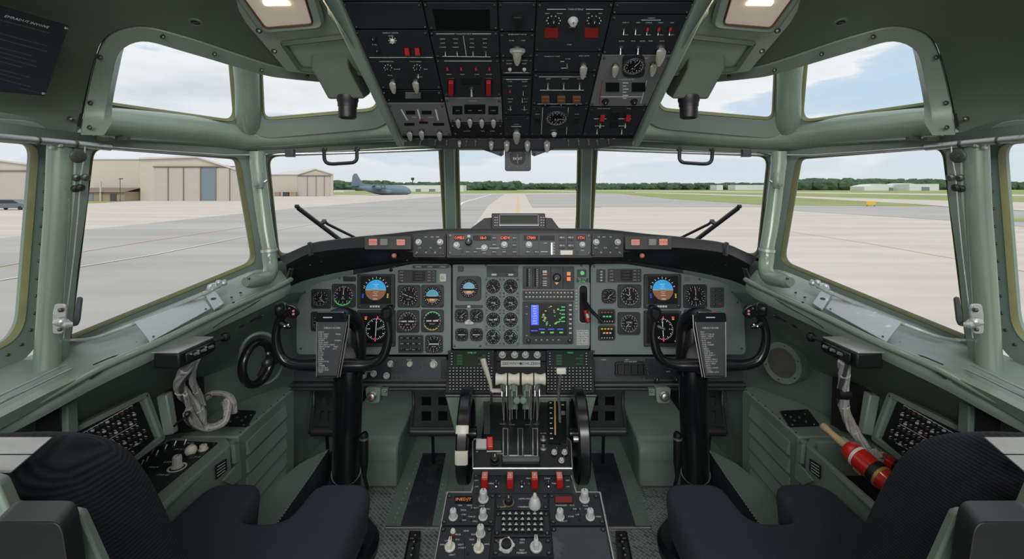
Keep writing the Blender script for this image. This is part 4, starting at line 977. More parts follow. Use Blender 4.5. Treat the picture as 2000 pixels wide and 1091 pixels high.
put(K_BLACK, 'knob', o, MP, 1087, 542, 7, rot=2.4, h=.006)
b = MB('amber'); b.ext([MP.at(x, y, .006) for x, y in ((1083, 551), (1091, 551), (1087, 556))], MP.n * .001); b.make('index_mark', o)
for y, m_ in ((534, 'amber'), (544, 'lit_red')): b = MB(m_); b.ext(quad(MP, 1107, y - 3, 1114, y + 4, .006), MP.n * .0016); b.make('indicator_light', o)
b = MB('avionics'); b.ext(rquad(MP, 1021, 567, 1121, 586, 2), MP.n * .006)
for j in range(2):
    for i in range(14):
        b.ext(quad(MP, 1026 + i * 6.8, 570 + j * 8, 1029.5 + i * 6.8, 572.5 + j * 8, .006), MP.n * .0006, 'marking' if (i + j) % 4 else ('sign_yellow' if j else 'annun'))
b.make('annunciator_strip', ctr, bev=.0008)
# navigation display
b = MB('avionics'); b.ext(rquad(MP, 1021, 588, 1119, 671, 3), MP.n * .010)
for k in range(7): b.ext(quad(MP, 1111, 594 + k * 9, 1116, 597 + k * 9, .010), MP.n * .001, 'marking')
for k in range(5): b.ext(quad(MP, 1045 + k * 11, 662, 1048 + k * 11, 663.5, .010), MP.n * .001, 'marking')
for y in (597, 612, 654): b.ext(quad(MP, 1027, y, 1030, y + 1.2, .010), MP.n * .001, 'marking')
nd = b.make('navigation_display', ctr, bev=.0012); put(K_BLACK, 'knob', nd, MP, 1032, 664, 3.5, h=.010); put(K_BLACK, 'knob', nd, MP, 1112, 664, 3.5, h=.010)
b = MB('screen_black'); b.ext(quad(MP, 1035, 592, 1107, 655, .0102), MP.n * .0006); b.ext(quad(MP, 1037, 595, 1052, 634, .0108), MP.n * .0004, 'nav_blue')
for k in range(8): b.text(words(1)[:4], MP.m(1044.5, 597.5 + k * 4.8, .0114), 3.6 * MP.k(1044, 600), 'lit_white')
for k in range(3): b.ext(quad(MP, 1052 + k * 18, 641, 1064 + k * 18, 643, .0108), MP.n * .0003, 'nav_blue'); b.ext(quad(MP, 1056 + k * 18, 647, 1063 + k * 18, 650, .0108), MP.n * .0003, 'lit_green')
b.ext(quad(MP, 1037, 644, 1050, 646, .0108), MP.n * .0003, 'nav_blue')
for i in range(34):
    a = R.uniform(0, TAU); rr = R.uniform(15, 21) if R.random() < .8 else R.uniform(3, 14)
    x, y = 1078 + rr * math.cos(a), 616 + rr * math.sin(a); w_ = R.uniform(.8, 2.2)
    b.ext(quad(MP, x - w_, y - .8, x + w_, y + .8, .0108), MP.n * .0003, R.choice(['lit_green', 'lit_green', 'lit_green', 'yellow_lit']))
for y in (598, 604, 612, 618, 626): b.ext(quad(MP, 1096, y, 1103, y + 2, .0108), MP.n * .0003, 'lit_green')
b.make('screen', nd, smooth=False)
# landing gear lever in its slot
b = MB('panel'); b.ext(rquad(MP, 1122, 551, 1152, 676, 3), MP.n * .004)
b.loft([[MP.at(q.x, q.y, h) for q in offset(rpoly([(1131, 557), (1147, 557), (1147, 630), (1131, 630)], 8, 5), w_)] for w_, h in ((1.6, .004), (1.2, .007), (0, .007), (0, .0045))], 'knob_grey', closed=True)
b.add([MP.at(q.x, q.y, .0046) for q in rpoly([(1131, 557), (1147, 557), (1147, 630), (1131, 630)], 8, 5)], [list(range(24))], 'groove')
for k in range(7): b.ext(quad(MP, 1124, 566 + k * 6, 1127, 568 + k * 6, .004), MP.n * .0005, 'marking')
gl_ = b.make('gear_lever_gate', ctr, bev=.0008)
b = MB('black'); b.tube([MP.at(*q) for q in ((1139, 575, .004), (1140, 590, .03), (1148, 604, .07), (1158, 615, .09), (1169, 627, .10))], [.012, .010, .007, .006, .006], 10); b.make('gear_lever', gl_)
b = MB('red'); b.tube([MP.at(*q) for q in ((1142, 606, .02), (1147, 628, .03))], .010, 10); b.use('ivory'); b.tube([MP.at(1144, 612, .031), MP.at(1146, 620, .034)], .006, 8); b.make('lock_tab', gl_)
b = MB('knob_grey'); b.ext(quad(MP, 1126, 644, 1149, 673, .004), MP.n * .002)
for k in range(6):
    for j in range(3): b.text(words(1)[:3], MP.m(1130 + j * 7, 647 + k * 4.6, .0062), 4.4 * MP.k(1130, 650), 'black')
b.make('speed_placard', ctr)
b = MB('black'); b.ext(rquad(MP, 1127, 526, 1145, 541, 2), MP.n * .005); b.disc(MP.m(1137, 533, .0055), .008, 'lit_green', 12); b.ext(quad(MP, 1126, 543, 1149, 552, .002), MP.n * .001, 'black'); b.text('DL_UT', MP.m(1137, 545.3, .0034), 5 * MP.k(1137, 545), 'lit_green'); b.text('E0 1M8', MP.m(1137, 549.7, .0034), 4 * MP.k(1137, 545), 'lit_green'); b.make('gear_lights', ctr)

# right (first officer's) panel
fop, b = plate(MP, 'instrument_board', 'grey-green instrument panel behind the right control column', [(1154, 515), (1222, 515), (1290, 526), (1350, 537), (1405, 549), (1428, 560), (1444, 578), (1453, 606), (1457, 692), (1154, 692)], rad=9)
for x, y in ((1366, 544 + 1), (1440, 590), (1448, 680), (1160, 520), (1160, 686), (1340, 686), (1430, 570)): screw(b, MP, x, y, 2.2, 0)
b.make('panel_plate', fop, bev=.0015)
attitude_display(MP, 1257, 535, 1329, 602, fop); compass_display(MP, 1257, 606, 1329, 676, fop, True)
b = MB('black'); b.ext(rquad(MP, 1165, 526, 1182, 551, 2), MP.n * .006)
for k in range(4): b.ext(quad(MP, 1172, 529 + k * 5.6, 1176, 532 + k * 5.6, .006), MP.n * .001, 'marking')
b.make('indicator_strip', fop, bev=.001)
dark_readout(fop, MP, 1187, 525, 1252, 551)
gauge(MP, 1189, 578, 13, fop, 14, ((1.0, .7), (3.6, .6)), 20, N8, corner=9)
gauge(MP, 1229, 578, 19, fop, 23, ((0, .85), (5.2, .5)), 36, N10)
gauge(MP, 1357, 578, 20, fop, 23, ((.1, .8),), 24, N10)
gauge(MP, 1358, 627, 17, fop, 23, ((.1, .8),), 24, N10)
gauge(MP, 1228, 631, 18, fop, 22, ((3.9, .6),), 36, N12, 'window')
for y0, y1 in ((603, 632), (635, 664)):
    b = MB('avionics'); b.ext(rquad(MP, 1168, y0, 1201, y1, 4), MP.n * .007)
    o = b.make('radio_indicator', fop, bev=.001); d = MB('dial'); d.ext(rquad(MP, 1171, y0 + 3, 1198, y1 - 2, 3, .007), MP.n * .001)
    for i in range(4): d.ext(quad(MP, 1173 + i * 6.2, y0 + 5, 1177 + i * 6.2, y0 + 8, .008), MP.n * .0005, 'dim_red' if y0 < 610 else 'sign_yellow')
    for i in range(3): d.ext(quad(MP, 1177 + i * 6, y0 + 13, 1181 + i * 6, y0 + 16, .008), MP.n * .0005, 'lit_green' if (y0 < 610) else ('marking', 'lit_red', 'marking')[i])
    for i in range(5): d.ext(quad(MP, 1174 + i * 5, y0 + 23, 1176 + i * 5, y0 + 25, .008), MP.n * .0005, 'marking')
    d.make('dial', o)
b = MB('panel_dark'); b.ext(rquad(MP, 1387, 561, 1413, 600, 3), MP.n * .006)
for i in range(2):
    for j in range(4): b.lathe([(.005, .006), (.005, .009), (.003, .010)], MP.m(1394 + i * 12, 567 + j * 9), 9, 'dim_red' if (i and j == 3) else 'dark_metal')
b.make('warning_light_block', fop, bev=.001)
b = MB('annun_grey'); b.ext(rquad(MP, 1337, 541, 1347, 549, 1), MP.n * .003); b.make('nameplate', fop)

# ---- dark lower panels, roll edge and park brake boxes beneath
LP = Pl(MP.at(1012, 697, -.004), MP.at(1012, 750, -.004), MP.at(1100, 697, -.004))
for s in (1, -1):
    SIDE[0] = s; LPs = Pl(LP.o, LP.o + LP.u, LP.o + LP.v); side = 'left' if s > 0 else 'right'
    lo, b = plate(LPs, 'lower_panel', 'dark lower panel strip with %s under the %s instrument panel' % ('pale knobs' if s > 0 else 'a four-slot switch box', side), [(574, 697), (872, 697), (872, 744), (574, 744)], 'panel_dark', 'control panel', rad=1)
    b.ext(quad(LPs, 768, 701, 870, 738, 0), LPs.n * .004); b.ext(quad(LPs, 696, 700, 764, 740, 0), LPs.n * .003, 'avionics')
    for x, y in ((771, 704), (771, 735), (866, 735), (700, 704), (600, 704), (660, 735)): screw(b, LPs, x, y, 2, .004)
    for x, y in ((800, 699), (846, 699), (735, 702), (720, 722)): b.text(words(1), LPs.m(x, y + 3, .0045), 3.4 * LPs.k(x, y))
    b.make('panel_plate', lo, bev=.001)
    b = MB('dark_metal'); b.tube([LPs.at(570, 751, .006), LPs.at(875, 751, .006)], .009, 12); b.tube([LPs.at(570, 759, .0), LPs.at(875, 759, .0)], .006, 10); b.ext(quad(LPs, 572, 744, 876, 764, -.02), LPs.n * .016, 'black'); b.make('edge_tube', lo)
    b = MB('black'); b.ext(rquad(LPs, 862, 702, 875, 738, 2), LPs.n * .007)
    for k in range(5): b.ext(quad(LPs, 865, 706 + k * 6, 871, 709 + k * 6, .007), LPs.n * .001, 'avionics')
    b.make('circuit_breaker_strip', lo, bev=.001)
    if s > 0:
        for x, y, r, me in ((763, 710, 5, K_GREY), (801, 710, 5.2, K_IVORY), (847, 711, 6, K_IVORY), (730, 729, 5, K_GREY), (710, 732, 5.5, K_GREY), (755, 733, 5, K_GREY)): put(me, 'knob', lo, LPs, x, y, r)
        for x, y in ((775, 703), (783, 709), (817, 708), (822, 712), (830, 708), (772, 725), (780, 722), (772, 733), (781, 732), (718, 726)): put(TOG_DN, 'toggle_switch', lo, LPs, x, y, 2)
    else:
        def mx(x): return 2 * CX - x
        b = MB('avionics'); b.loft([[LPs.at(mx(q.x), q.y, h) for q in offset(rpoly([(1204, 709), (1256, 709), (1256, 731), (1204, 731)], 1, 2), w_)] for w_, h in ((4, .004), (3, .014), (0, .014), (0, .005))], closed=True)
        for k in range(4): b.ext([LPs.at(mx(x), y, .006) for x, y in ((1205 + k * 13, 711), (1215 + k * 13, 711), (1215 + k * 13, 729), (1205 + k * 13, 729))], LPs.n * .012, 'black')
        b.text(words(3), LPs.m(mx(1230), 705, .0145), 3.4 * LPs.k(790, 705)); b.make('switch_box', lo, bev=.0008)
        for x, y in ((1180, 706), (1187, 712), (1180, 720), (1188, 727), (1262, 715), (1264, 725)): put(TOG_DN, 'toggle_switch', lo, LPs, mx(x), y, 2)
        for x, y in ((1281, 741), (1318, 741)): put(K_BLACK, 'knob', lo, LPs, mx(x), y, 4, h=.008)
    ab = thing('air_outlet', 'small grey box with a round chrome knob hanging under the %s lower panel' % side, 'control', P(727, 790, 1.68), 'knob boxes under the panel')
    bp_ = mirpl([(727, 758, 1.66), (727, 788, 1.65), (760, 758, 1.66)])
    b = MB('green'); b.ext([bp_.at(q.x, q.y, -.04) for q in rpoly([(713, 756), (743, 756), (741, 787), (716, 787)], 6, 4)], bp_.n * .04); b.make('mounting_box', ab, bev=.002)
    b = MB('steel'); b.lathe([(.018, 0), (.018, .008), (.013, .012), (.012, .020), (.006, .022)], bp_.m(727, 773), 18); b.sph(None, .005, 'red' if s > 0 else 'steel', 8, bp_.m(727, 773, .024)); b.make('knob', ab)
    b = MB('green'); b.box(P(752, 764, 1.68), .022, .02, .024); b.lathe([(.005, 0), (.004, .006)], bp_.m(752, 764, .0), 8, 'steel'); b.make('side_lug', ab, bev=.002)
SIDE[0] = 1
# ================================================================ overhead panel
OH = Pl(P(1012, 278, 1.30), P(1012, 0, .87), P(1212, 278, 1.30))
FA = Pl(P(1012, 262, 1.285), P(1012, 292, 1.305), P(1112, 262, 1.285))
oh = thing('overhead_panel', 'black overhead switch panel sloping down between the two ceiling lamps', 'overhead panel', OH.at(1012, 150))
LN = [((784, 264), (668, 3)), ((884, 264), (825, 3)), ((984, 261), (972, 6)), ((1034, 264), (1048, 3)), ((1136, 264), (1199, 3)), ((1238, 264), (1357, 3))]
def lx(i, y):
    (xa, ya), (xb, yb) = LN[i]; return xa + (xb - xa) * (y - ya) / (yb - ya)
b = MB('black'); b.ext([OH.at(x, y, -.05) for x, y in ((lx(0, 270) - 4, 272), (lx(5, 270) + 4, 272), (lx(5, -140) + 6, -140), (lx(0, -140) - 6, -140))], OH.n * .047)
b.make('backing_frame', oh)
for s in (1, -1):
    SIDE[0] = s; q = Pl(*[P(*a) for a in ((1012, 278, 1.30), (1012, 0, .87), (1212, 278, 1.30))])
    b = MB('green'); b.ext([q.at(x, y, -.045) for x, y in ((790, 279), (776, 277), (640, 0), (571, -140), (606, -140), (669, 0))], q.n * .060); b.make('side_rail', oh, bev=.004, label='pale green side rail')
SIDE[0] = 1
def module(i, y0, y1, m='avionics', h=.003):
    b = MB(m); g = 1.6; b.ext([OH.at(x, y, -.004) for x, y in ((lx(i, y1) + g, y1), (lx(i + 1, y1) - g, y1), (lx(i + 1, y0) - g, y0), (lx(i, y0) + g, y0))], OH.n * (h + .004))
    for x, y in ((lx(i, y1) + 6, y1 - 4), (lx(i + 1, y1) - 6, y1 - 4), (lx(i + 1, y0) - 6, y0 + 4), (lx(i, y0) + 6, y0 + 4)): screw(b, OH, x, y, 2.6, h)
    return b
def otext(b, x, y, t=None, s=5, m='marking', h=.0033): b.text(t or R.choice(WORDS), OH.m(x, y, h), s * OH.k(x, y), m)
def oline(b, x0, y0, x1, y1, w=.8, h=.003, m='marking'):
    b.ext([OH.at(x0, y0 - w / 2, h), OH.at(x0, y0 + w / 2, h), OH.at(x1, y1 + w / 2, h), OH.at(x1, y1 - w / 2, h)] if abs(x1 - x0) > abs(y1 - y0) else [OH.at(x0 - w / 2, y0, h), OH.at(x0 + w / 2, y0, h), OH.at(x1 + w / 2, y1, h), OH.at(x1 - w / 2, y1, h)], OH.n * .0004, m)
def obox(b, x0, y0, x1, y1, m='screen_black', t=.001, h=.003): b.ext(quad(OH, x0, y0, x1, y1, h), OH.n * t, m)
def orow(me, name, par, items, r, rot=0, h=.003):
    for x, y in items: put(me, name, par, OH, x, y, r, rot, h)
# column 1
b = module(0, 3, 54); b.make('blank_panel', oh, bev=.001)
b = module(0, 58, 172)
for x, y, t in ((763, 62, 'SAEENT IXDEX'), (764, 68, None), (755, 118, 'PANEVANTAL'), (812, 118, 'FAETONAS'), (762, 145, None), (820, 148, None), (732, 85, None), (776, 133, None), (832, 133, None)): otext(b, x, y, t, 4.6)
oline(b, 722, 110, 846, 110)
for x, y in ((758, 130), (815, 130), (767, 77)):
    for k in range(8): a = TAU * k / 8; obox(b, x + 7 * math.cos(a) - .7, y + 6 * math.sin(a) - .7, x + 7 * math.cos(a) + .7, y + 6 * math.sin(a) + .7, 'marking')
m = b.make('switch_module', oh, bev=.001)
put(GUARD, 'guarded_switch', m, OH, 796, 94, 5.5, h=.003); put(GUARD, 'guarded_switch', m, OH, 816, 94, 5.5, h=.003)
orow(K_BLACK, 'knob', m, ((758, 130), (815, 130)), 4.5); put(K_IVORY, 'knob', m, OH, 767, 77, 4, h=.003); orow(PADDLE, 'switch_paddle', m, ((768, 156), (813, 155)), 7.5)
orow(K_BLACK, 'knob', m, ((738, 95), (730, 72)), 5); put(TOG_DN, 'toggle_switch', m, OH, 817, 142, 2.6, h=.003)
b = module(0, 175, 197, 'black'); obox(b, 792, 178, 822, 190, 'annun_grey'); m = b.make('switch_module', oh, bev=.001)
b = module(0, 200, 263, 'avionics_grey')
for q in ((793, 214, 811, 221), (824, 214, 843, 221), (790, 238, 810, 243), (819, 235, 836, 239), (846, 238, 868, 243)): obox(b, *q, 'dial')
for x0, x1 in ((784, 796), (816, 822), (851, 856)): oline(b, x0, 212, x1, 233, 3)
otext(b, 810, 227); otext(b, 842, 227); obox(b, 821, 229, 827, 233, 'red'); m = b.make('generator_module', oh, bev=.001)
orow(PADDLE, 'switch_paddle', m, ((801, 254), (824, 252), (859, 254)), 6)
# column 2
b = module(1, 3, 56); b.ext([OH.at(x, y, .003) for x, y in ((852, 54), (958, 54), (956, 15), (845, 15))], OH.n * .001, 'screen_black'); b.make('display_module', oh, bev=.001)
b = module(1, 59, 111)
oline(b, 852, 64, 888, 64, .9); oline(b, 922, 64, 959, 64, .9); otext(b, 905, 64, 'TAGNTESHDP', 5); oline(b, 905, 68, 911, 107, .9); oline(b, 864, 108, 958, 109, .9)
for x in (865, 890, 922, 947):
    for k in range(3): otext(b, x, 74 + k * 8, None, 4)
m = b.make('switch_module', oh, bev=.001); orow(TOG_DN, 'toggle_switch', m, ((870, 99), (893, 99), (924, 99), (949, 99)), 2.8)
b = module(1, 113, 186)
oline(b, 868, 117, 960, 117, .9)
for x in (877, 903, 932, 955): otext(b, x, 143, None, 4)
obox(b, 900, 148, 938, 158, 'black', .004); m = b.make('switch_module', oh, bev=.001)
orow(GUARD, 'guarded_switch', m, ((874, 131), (901, 131), (930, 131), (956, 131)), 2.3); put(TOG_DN, 'toggle_switch', m, OH, 921, 170, 5, h=.003)
for x in (882, 955):
    b = MB('black'); b.ext(rquad(OH, x - 8, 149, x + 7, 179, 1, .003), OH.n * .003); b.ext(quad(OH, x - 5, 152, x + 4, 177, .006), OH.n * .010, 'red'); b.make('guarded_switch', m, bev=.001, label='tall red switch guard')
b = module(1, 190, 237, 'avionics_grey'); otext(b, 924, 195, 'HNAMB', 4)
for q in ((884, 205, 903, 221), (907, 202, 948, 220), (954, 205, 973, 221)): obox(b, *q, 'dial')
for x in (894, 918, 938, 963): otext(b, x, 213, None, 3.5, h=.0045)
m = b.make('generator_module', oh, bev=.001); orow(PADDLE, 'switch_paddle', m, ((895, 230), (918, 229), (941, 230), (964, 230)), 5.6)
b = module(1, 240, 263, 'black')
for x in (912, 943, 962): otext(b, x, 254, None, 4)
b.make('label_module', oh, bev=.001)
# column 3
b = module(2, 3, 59); obox(b, 1002, 24, 1020, 42, 'black', .012); b.make('switch_module', oh, bev=.001)
b = module(2, 62, 110); otext(b, 1011, 65, 'EMERGENT DECK', 4.6); otext(b, 999, 77, 'GUAR', 4); otext(b, 1022, 77, 'STEP', 4)
m = b.make('selector_module', oh, bev=.001); put(PADDLE, 'selector_knob', m, OH, 1010, 92, 10, h=.003)
b = MB('knob_clear'); b.ext([OH.at(x, y, .006) for x, y in ((994, 90), (1002, 88), (1018, 88), (1027, 90), (1020, 98), (1002, 98))], OH.n * .012); b.make('knob_wing', m, bev=.003)
b = module(2, 112, 144); oline(b, 986, 140, 1036, 140, .9)
for x in (995, 1024): otext(b, x, 116, None, 4); otext(b, x, 122, None, 4)
m = b.make('switch_module', oh, bev=.001); orow(K_IVORY, 'knob', m, ((996, 133), (1024, 133)), 3)
b = module(2, 148, 222); oline(b, 988, 153, 1034, 153, .9)
for x in (996, 1025):
    for y in (157, 166, 191, 197, 212): otext(b, x, y, None, 3.8)
m = b.make('switch_module', oh, bev=.001); put(GUARD, 'guarded_switch', m, OH, 996, 175, 2.2, h=.003); orow(TOG_DN, 'toggle_switch', m, ((1022, 176), (997, 205), (1024, 205), (1020, 190)), 2.5)
b = module(2, 225, 263); otext(b, 1008, 241, 'TH M', 4); oline(b, 999, 245, 1018, 245, .8); m = b.make('selector_module', oh, bev=.001); put(PADDLE, 'switch_paddle', m, OH, 1009, 252, 8.5, h=.003)
# column 4
b = module(3, 3, 98); otext(b, 1124, 16, 'TAIN ETENZ', 5.5); oline(b, 1068, 16, 1105, 16, .9); oline(b, 1144, 16, 1178, 16, .9)
for x in (1081, 1160):
    for k in range(10): a = TAU * k / 10; obox(b, x + 13 * math.cos(a) - 1, 38 + 9 * math.sin(a) - .8, x + 13 * math.cos(a) + 1, 38 + 9 * math.sin(a) + .8, 'marking')
    otext(b, x - 12, 24, None, 3.6); otext(b, x + 12, 24, None, 3.6)
for x0, x1 in ((1064, 1090), (1142, 1168)): obox(b, x0, 52, x1, 71, 'dim_red')
otext(b, 1118, 51, None, 4.5); otext(b, 1112, 85, None, 4.5); m = b.make('pressure_module', oh, bev=.001)
orow(K_BLACK, 'knob', m, ((1081, 38), (1160, 38)), 7); put(K_GREY, 'knob', m, OH, 1119, 38, 8, h=.003)
b = module(3, 101, 138); otext(b, 1078, 108, 'PANZONT DTAP', 4); otext(b, 1141, 107, 'EXEC EMTS', 4); oline(b, 1107, 122, 1108, 132, .8); oline(b, 1094, 118, 1102, 118, .8); oline(b, 1096, 131, 1106, 131, .8)
otext(b, 1109, 113, None, 4); m = b.make('selector_module', oh, bev=.001); put(PADDLE, 'switch_paddle', m, OH, 1139, 124, 8.5, h=.003)
b = module(3, 141, 203); oline(b, 1055, 174, 1140, 174, .9); oline(b, 1052, 148, 1145, 148, .7); oline(b, 1050, 201, 1136, 201, .7)
for x in (1071, 1104, 1132): otext(b, x, 152, None, 4.2)
m = b.make('switch_module', oh, bev=.001); orow(TOG_DN, 'toggle_switch', m, ((1070, 161), (1101, 161), (1132, 161)), 3.6)
for x in (1065, 1096, 1126):
    b = MB('brown'); b.ext(rquad(OH, x - 8, 185, x + 8, 196, 1, .003), OH.n * .007); otext(b, x, 190, None, 4.5, 'annun', .0104); b.make('annunciator', m); put(TOG_DN, 'toggle_switch', m, OH, x, 198, 1.8, h=.003)
b = module(3, 206, 263); otext(b, 1050, 221, None, 4); otext(b, 1127, 221, None, 4); obox(b, 1045, 227, 1054, 235, 'black', .004); obox(b, 1122, 227, 1131, 236, 'black', .004); oline(b, 1060, 208, 1057, 260, .9); oline(b, 1110, 208, 1106, 260, .9); otext(b, 1082, 252, None, 4)
m = b.make('gauge_module', oh, bev=.001); put(K_GREY, 'knob', m, OH, 1082, 259, 4.5, h=.003)
gauge(OH, 1087, 227, 21, m, 22, ((1.57, .8),), 36, N10, corner=12, h=.006, name='cabin_altitude_gauge')
# column 5
b = module(4, 3, 25); b.make('blank_panel', oh, bev=.001)
b = module(4, 28, 103); otext(b, 1272, 33, 'ORIZIO', 4.5); oline(b, 1252, 37, 1290, 37, .8)
for x in (1222, 1246, 1267, 1290, 1312): otext(b, x, 42, None, 4); otext(b, x, 66, None, 3.6)
for x in (1214, 1236, 1255, 1270, 1292): otext(b, x, 78, None, 4)
m = b.make('switch_module', oh, bev=.001); orow(TOG_DN, 'toggle_switch', m, ((1218, 55), (1241, 55)), 3.2)
orow(GUARD, 'guarded_switch', m, ((1264, 53), (1286, 53), (1308, 53)), 2.8); orow(TOG_DN, 'toggle_switch', m, ((1263, 60), (1285, 60), (1307, 60)), 2)
orow(TOG_DN, 'toggle_switch', m, ((1212, 90), (1246, 90)), 4.2); put(PADDLE, 'selector_knob', m, OH, 1289, 90, 11, h=.003)
b = module(4, 106, 205, 'avionics_grey')
for q in ((1183, 159, 1209, 175), (1234, 159, 1260, 175)): obox(b, *q, 'dial', .003)
for k in range(6): oline(b, 1216, 160 + k * 6, 1227 - (k % 2) * 4, 160 + k * 6, 1.2)
oline(b, 1176, 155, 1170, 200, 1.2, m='red'); oline(b, 1263, 155, 1251, 200, 1.2); oline(b, 1172, 187, 1254, 187, .9); otext(b, 1222, 153, 'AHPAREIOAETM', 4.2); otext(b, 1204, 112, 'O', 4); otext(b, 1262, 112, 'OFF', 4)
m = b.make('air_conditioning_module', oh, bev=.001)
gauge(OH, 1237, 126, 21, m, 22, ((.5, .8),), 36, N10, corner=12, h=.005, name='temperature_gauge')
orow(PADDLE, 'switch_paddle', m, ((1201, 124), (1275, 122)), 7.5); orow(K_BLACK, 'knob', m, ((1182, 195), (1238, 195)), 5.5)
b = module(4, 208, 263); otext(b, 1179, 210, 'MCD EIMAIXE', 4); otext(b, 1228, 210, None, 4); oline(b, 1160, 230, 1184, 230, .8); oline(b, 1206, 230, 1232, 230, .8); oline(b, 1162, 244, 1180, 244, .8); oline(b, 1208, 244, 1224, 244, .8)
obox(b, 1195, 215, 1208, 228, 'black', .004); obox(b, 1192, 232, 1205, 243, 'black', .004); m = b.make('switch_module', oh, bev=.001)
orow(GUARD, 'guarded_switch', m, ((1176, 224), (1226, 224)), 5); orow(TOG_DN, 'toggle_switch', m, ((1172, 238), (1221, 238), (1166, 250), (1214, 250)), 3)
# aft modules just out of the frame keep the panel solid
for i in range(5): b = module(i, -60, 0); b.make('blank_panel', oh, bev=.001)
# forward fascia with a row of toggles
b = MB('avionics'); b.ext([FA.at(x, y, -.02) for x, y in ((790, 273), (850, 290), (1166, 290), (1235, 276), (1232, 264), (788, 264))], FA.n * .022); b.use('marking')
for x in range(815, 1215, 24): b.text(R.choice(WORDS)[:3], FA.m(x, 269, .0024), 4 * FA.k(x, 269), 'marking')
fc_ = b.make('forward_fascia', oh, bev=.001)
for x, y, r in ((822, 275, 3), (851, 275, 3), (873, 275, 3), (911, 276, 3), (929, 276, 3), (1110, 275, 3), (1130, 275, 3), (1149, 275, 3), (1166, 275, 3), (1188, 273, 3)): put(TOG_DN, 'toggle_switch', fc_, FA, x, y, r, h=.002)
for x, y, r in ((960, 276, 5.5), (990, 276, 6.5), (1030, 276, 6.5), (1068, 276, 7), (898, 275, 4)): put(PADDLE, 'switch_paddle', fc_, FA, x, y, r, h=.002)

# ---- standby compass hung under the overhead panel
cm = thing('standby_compass', 'small grey magnetic compass hanging under the overhead panel', 'compass', P(1011, 300, 1.34))
CP_ = Pl(P(1011, 292, 1.34), P(1011, 333, 1.34), P(1050, 292, 1.34))
b = MB('panel_dark'); b.ext(rquad(CP_, 986, 286, 1037, 333, 4, -.045), CP_.n * .045)
for x, y in ((994, 326), (1011, 326), (1029, 326), (996, 298), (1026, 298)): b.lathe([(.003, 0), (.0026, .002)], CP_.m(x, y), 8, 'annun_grey')
b.make('case', cm, bev=.003)
b = MB('screen_black'); b.ext([CP_.at(q.x, q.y) for q in rpoly([(996, 299), (1026, 299), (1026, 313), (1019, 321), (1003, 321), (996, 313)], 3, 3)], CP_.n * .002)
b.text('EKBIT', CP_.m(1011, 310, .0024), 7 * CP_.k(1011, 310)); b.ext(quad(CP_, 1010.6, 301, 1011.6, 320, .0024), CP_.n * .0004, 'annun_grey'); b.make('compass_window', cm)
for s in (1, -1):
    b = MB('panel_dark'); xx = lambda x: 1011 + s * (x - 1011)
    b.ext([P(xx(x), y, 1.33) for x, y in ((1038, 288), (1084, 290), (1062, 297), (1044, 304), (1039, 301))], Vector((0, .03, 0))); b.sph(P(xx(1044), 299, 1.325), .004, 'screw', 8); b.make('bracket', cm, bev=.001)

# ================================================================ centre pedestal
SIDE[1] = .008
CD = Pl(P(1012, 687, 1.70), P(1012, 770, 1.585), P(1112, 687, 1.70))
pdt = thing('pedestal', 'green and black centre pedestal under the navigation screens and radio panels', 'pedestal', (0.008, 1.4, 0))
b = MB('green')
fr = [P(866, 776, 1.58), P(1160, 776, 1.58), P(1141, 850, 1.58), P(1110, 1050, 1.58), P(914, 1050, 1.58), P(885, 850, 1.58)]
b.ext(fr, Vector((0, .16, 0))); b.make('forward_body', pdt, bev=.004)
b = MB('black'); b.ext([CD.at(x, y, -.06) for x, y in ((873, 684), (1153, 684), (1160, 772), (866, 772))], CD.n * .054); b.make('sloping_top', pdt, bev=.003)
b = MB('dark_metal'); b.tube([CD.at(866, 772, .0), CD.at(1160, 772, .0)], .005, 8); b.make('edge_strip', pdt)
b = MB('avionics'); b.ext(quad(CD, 966, 685, 1062, 705, -.005), CD.n * .008); b.ext(quad(CD, 966, 706, 1062, 770, -.005), CD.n * .006, 'black'); o = b.make('light_control_strip', pdt, bev=.001)
for x in (977, 1001, 1022, 1045): put(K_GREY, 'knob', o, CD, x, 694, 5.5, h=.003); put(TOG_UP, 'toggle_switch', o, CD, x + 7, 694, 1.8, h=.003)
b = MB('knob_grey'); b.ext(rquad(CD, 974, 705, 1051, 717, 1, .002), CD.n * .003); b.text("ZEEWN'H", CD.m(994, 711, .0054), 8 * CD.k(1012, 711), 'black'); b.text("DHLZBBH'", CD.m(1034, 711, .0054), 8 * CD.k(1012, 711), 'black')
b.ext([CD.at(x, y, .005) for x, y in ((1013, 707.5), (1015.5, 711), (1013, 714.5), (1010.5, 711))], CD.n * .0006, 'black'); b.make('name_plate', pdt, label='white plate with black lettering')
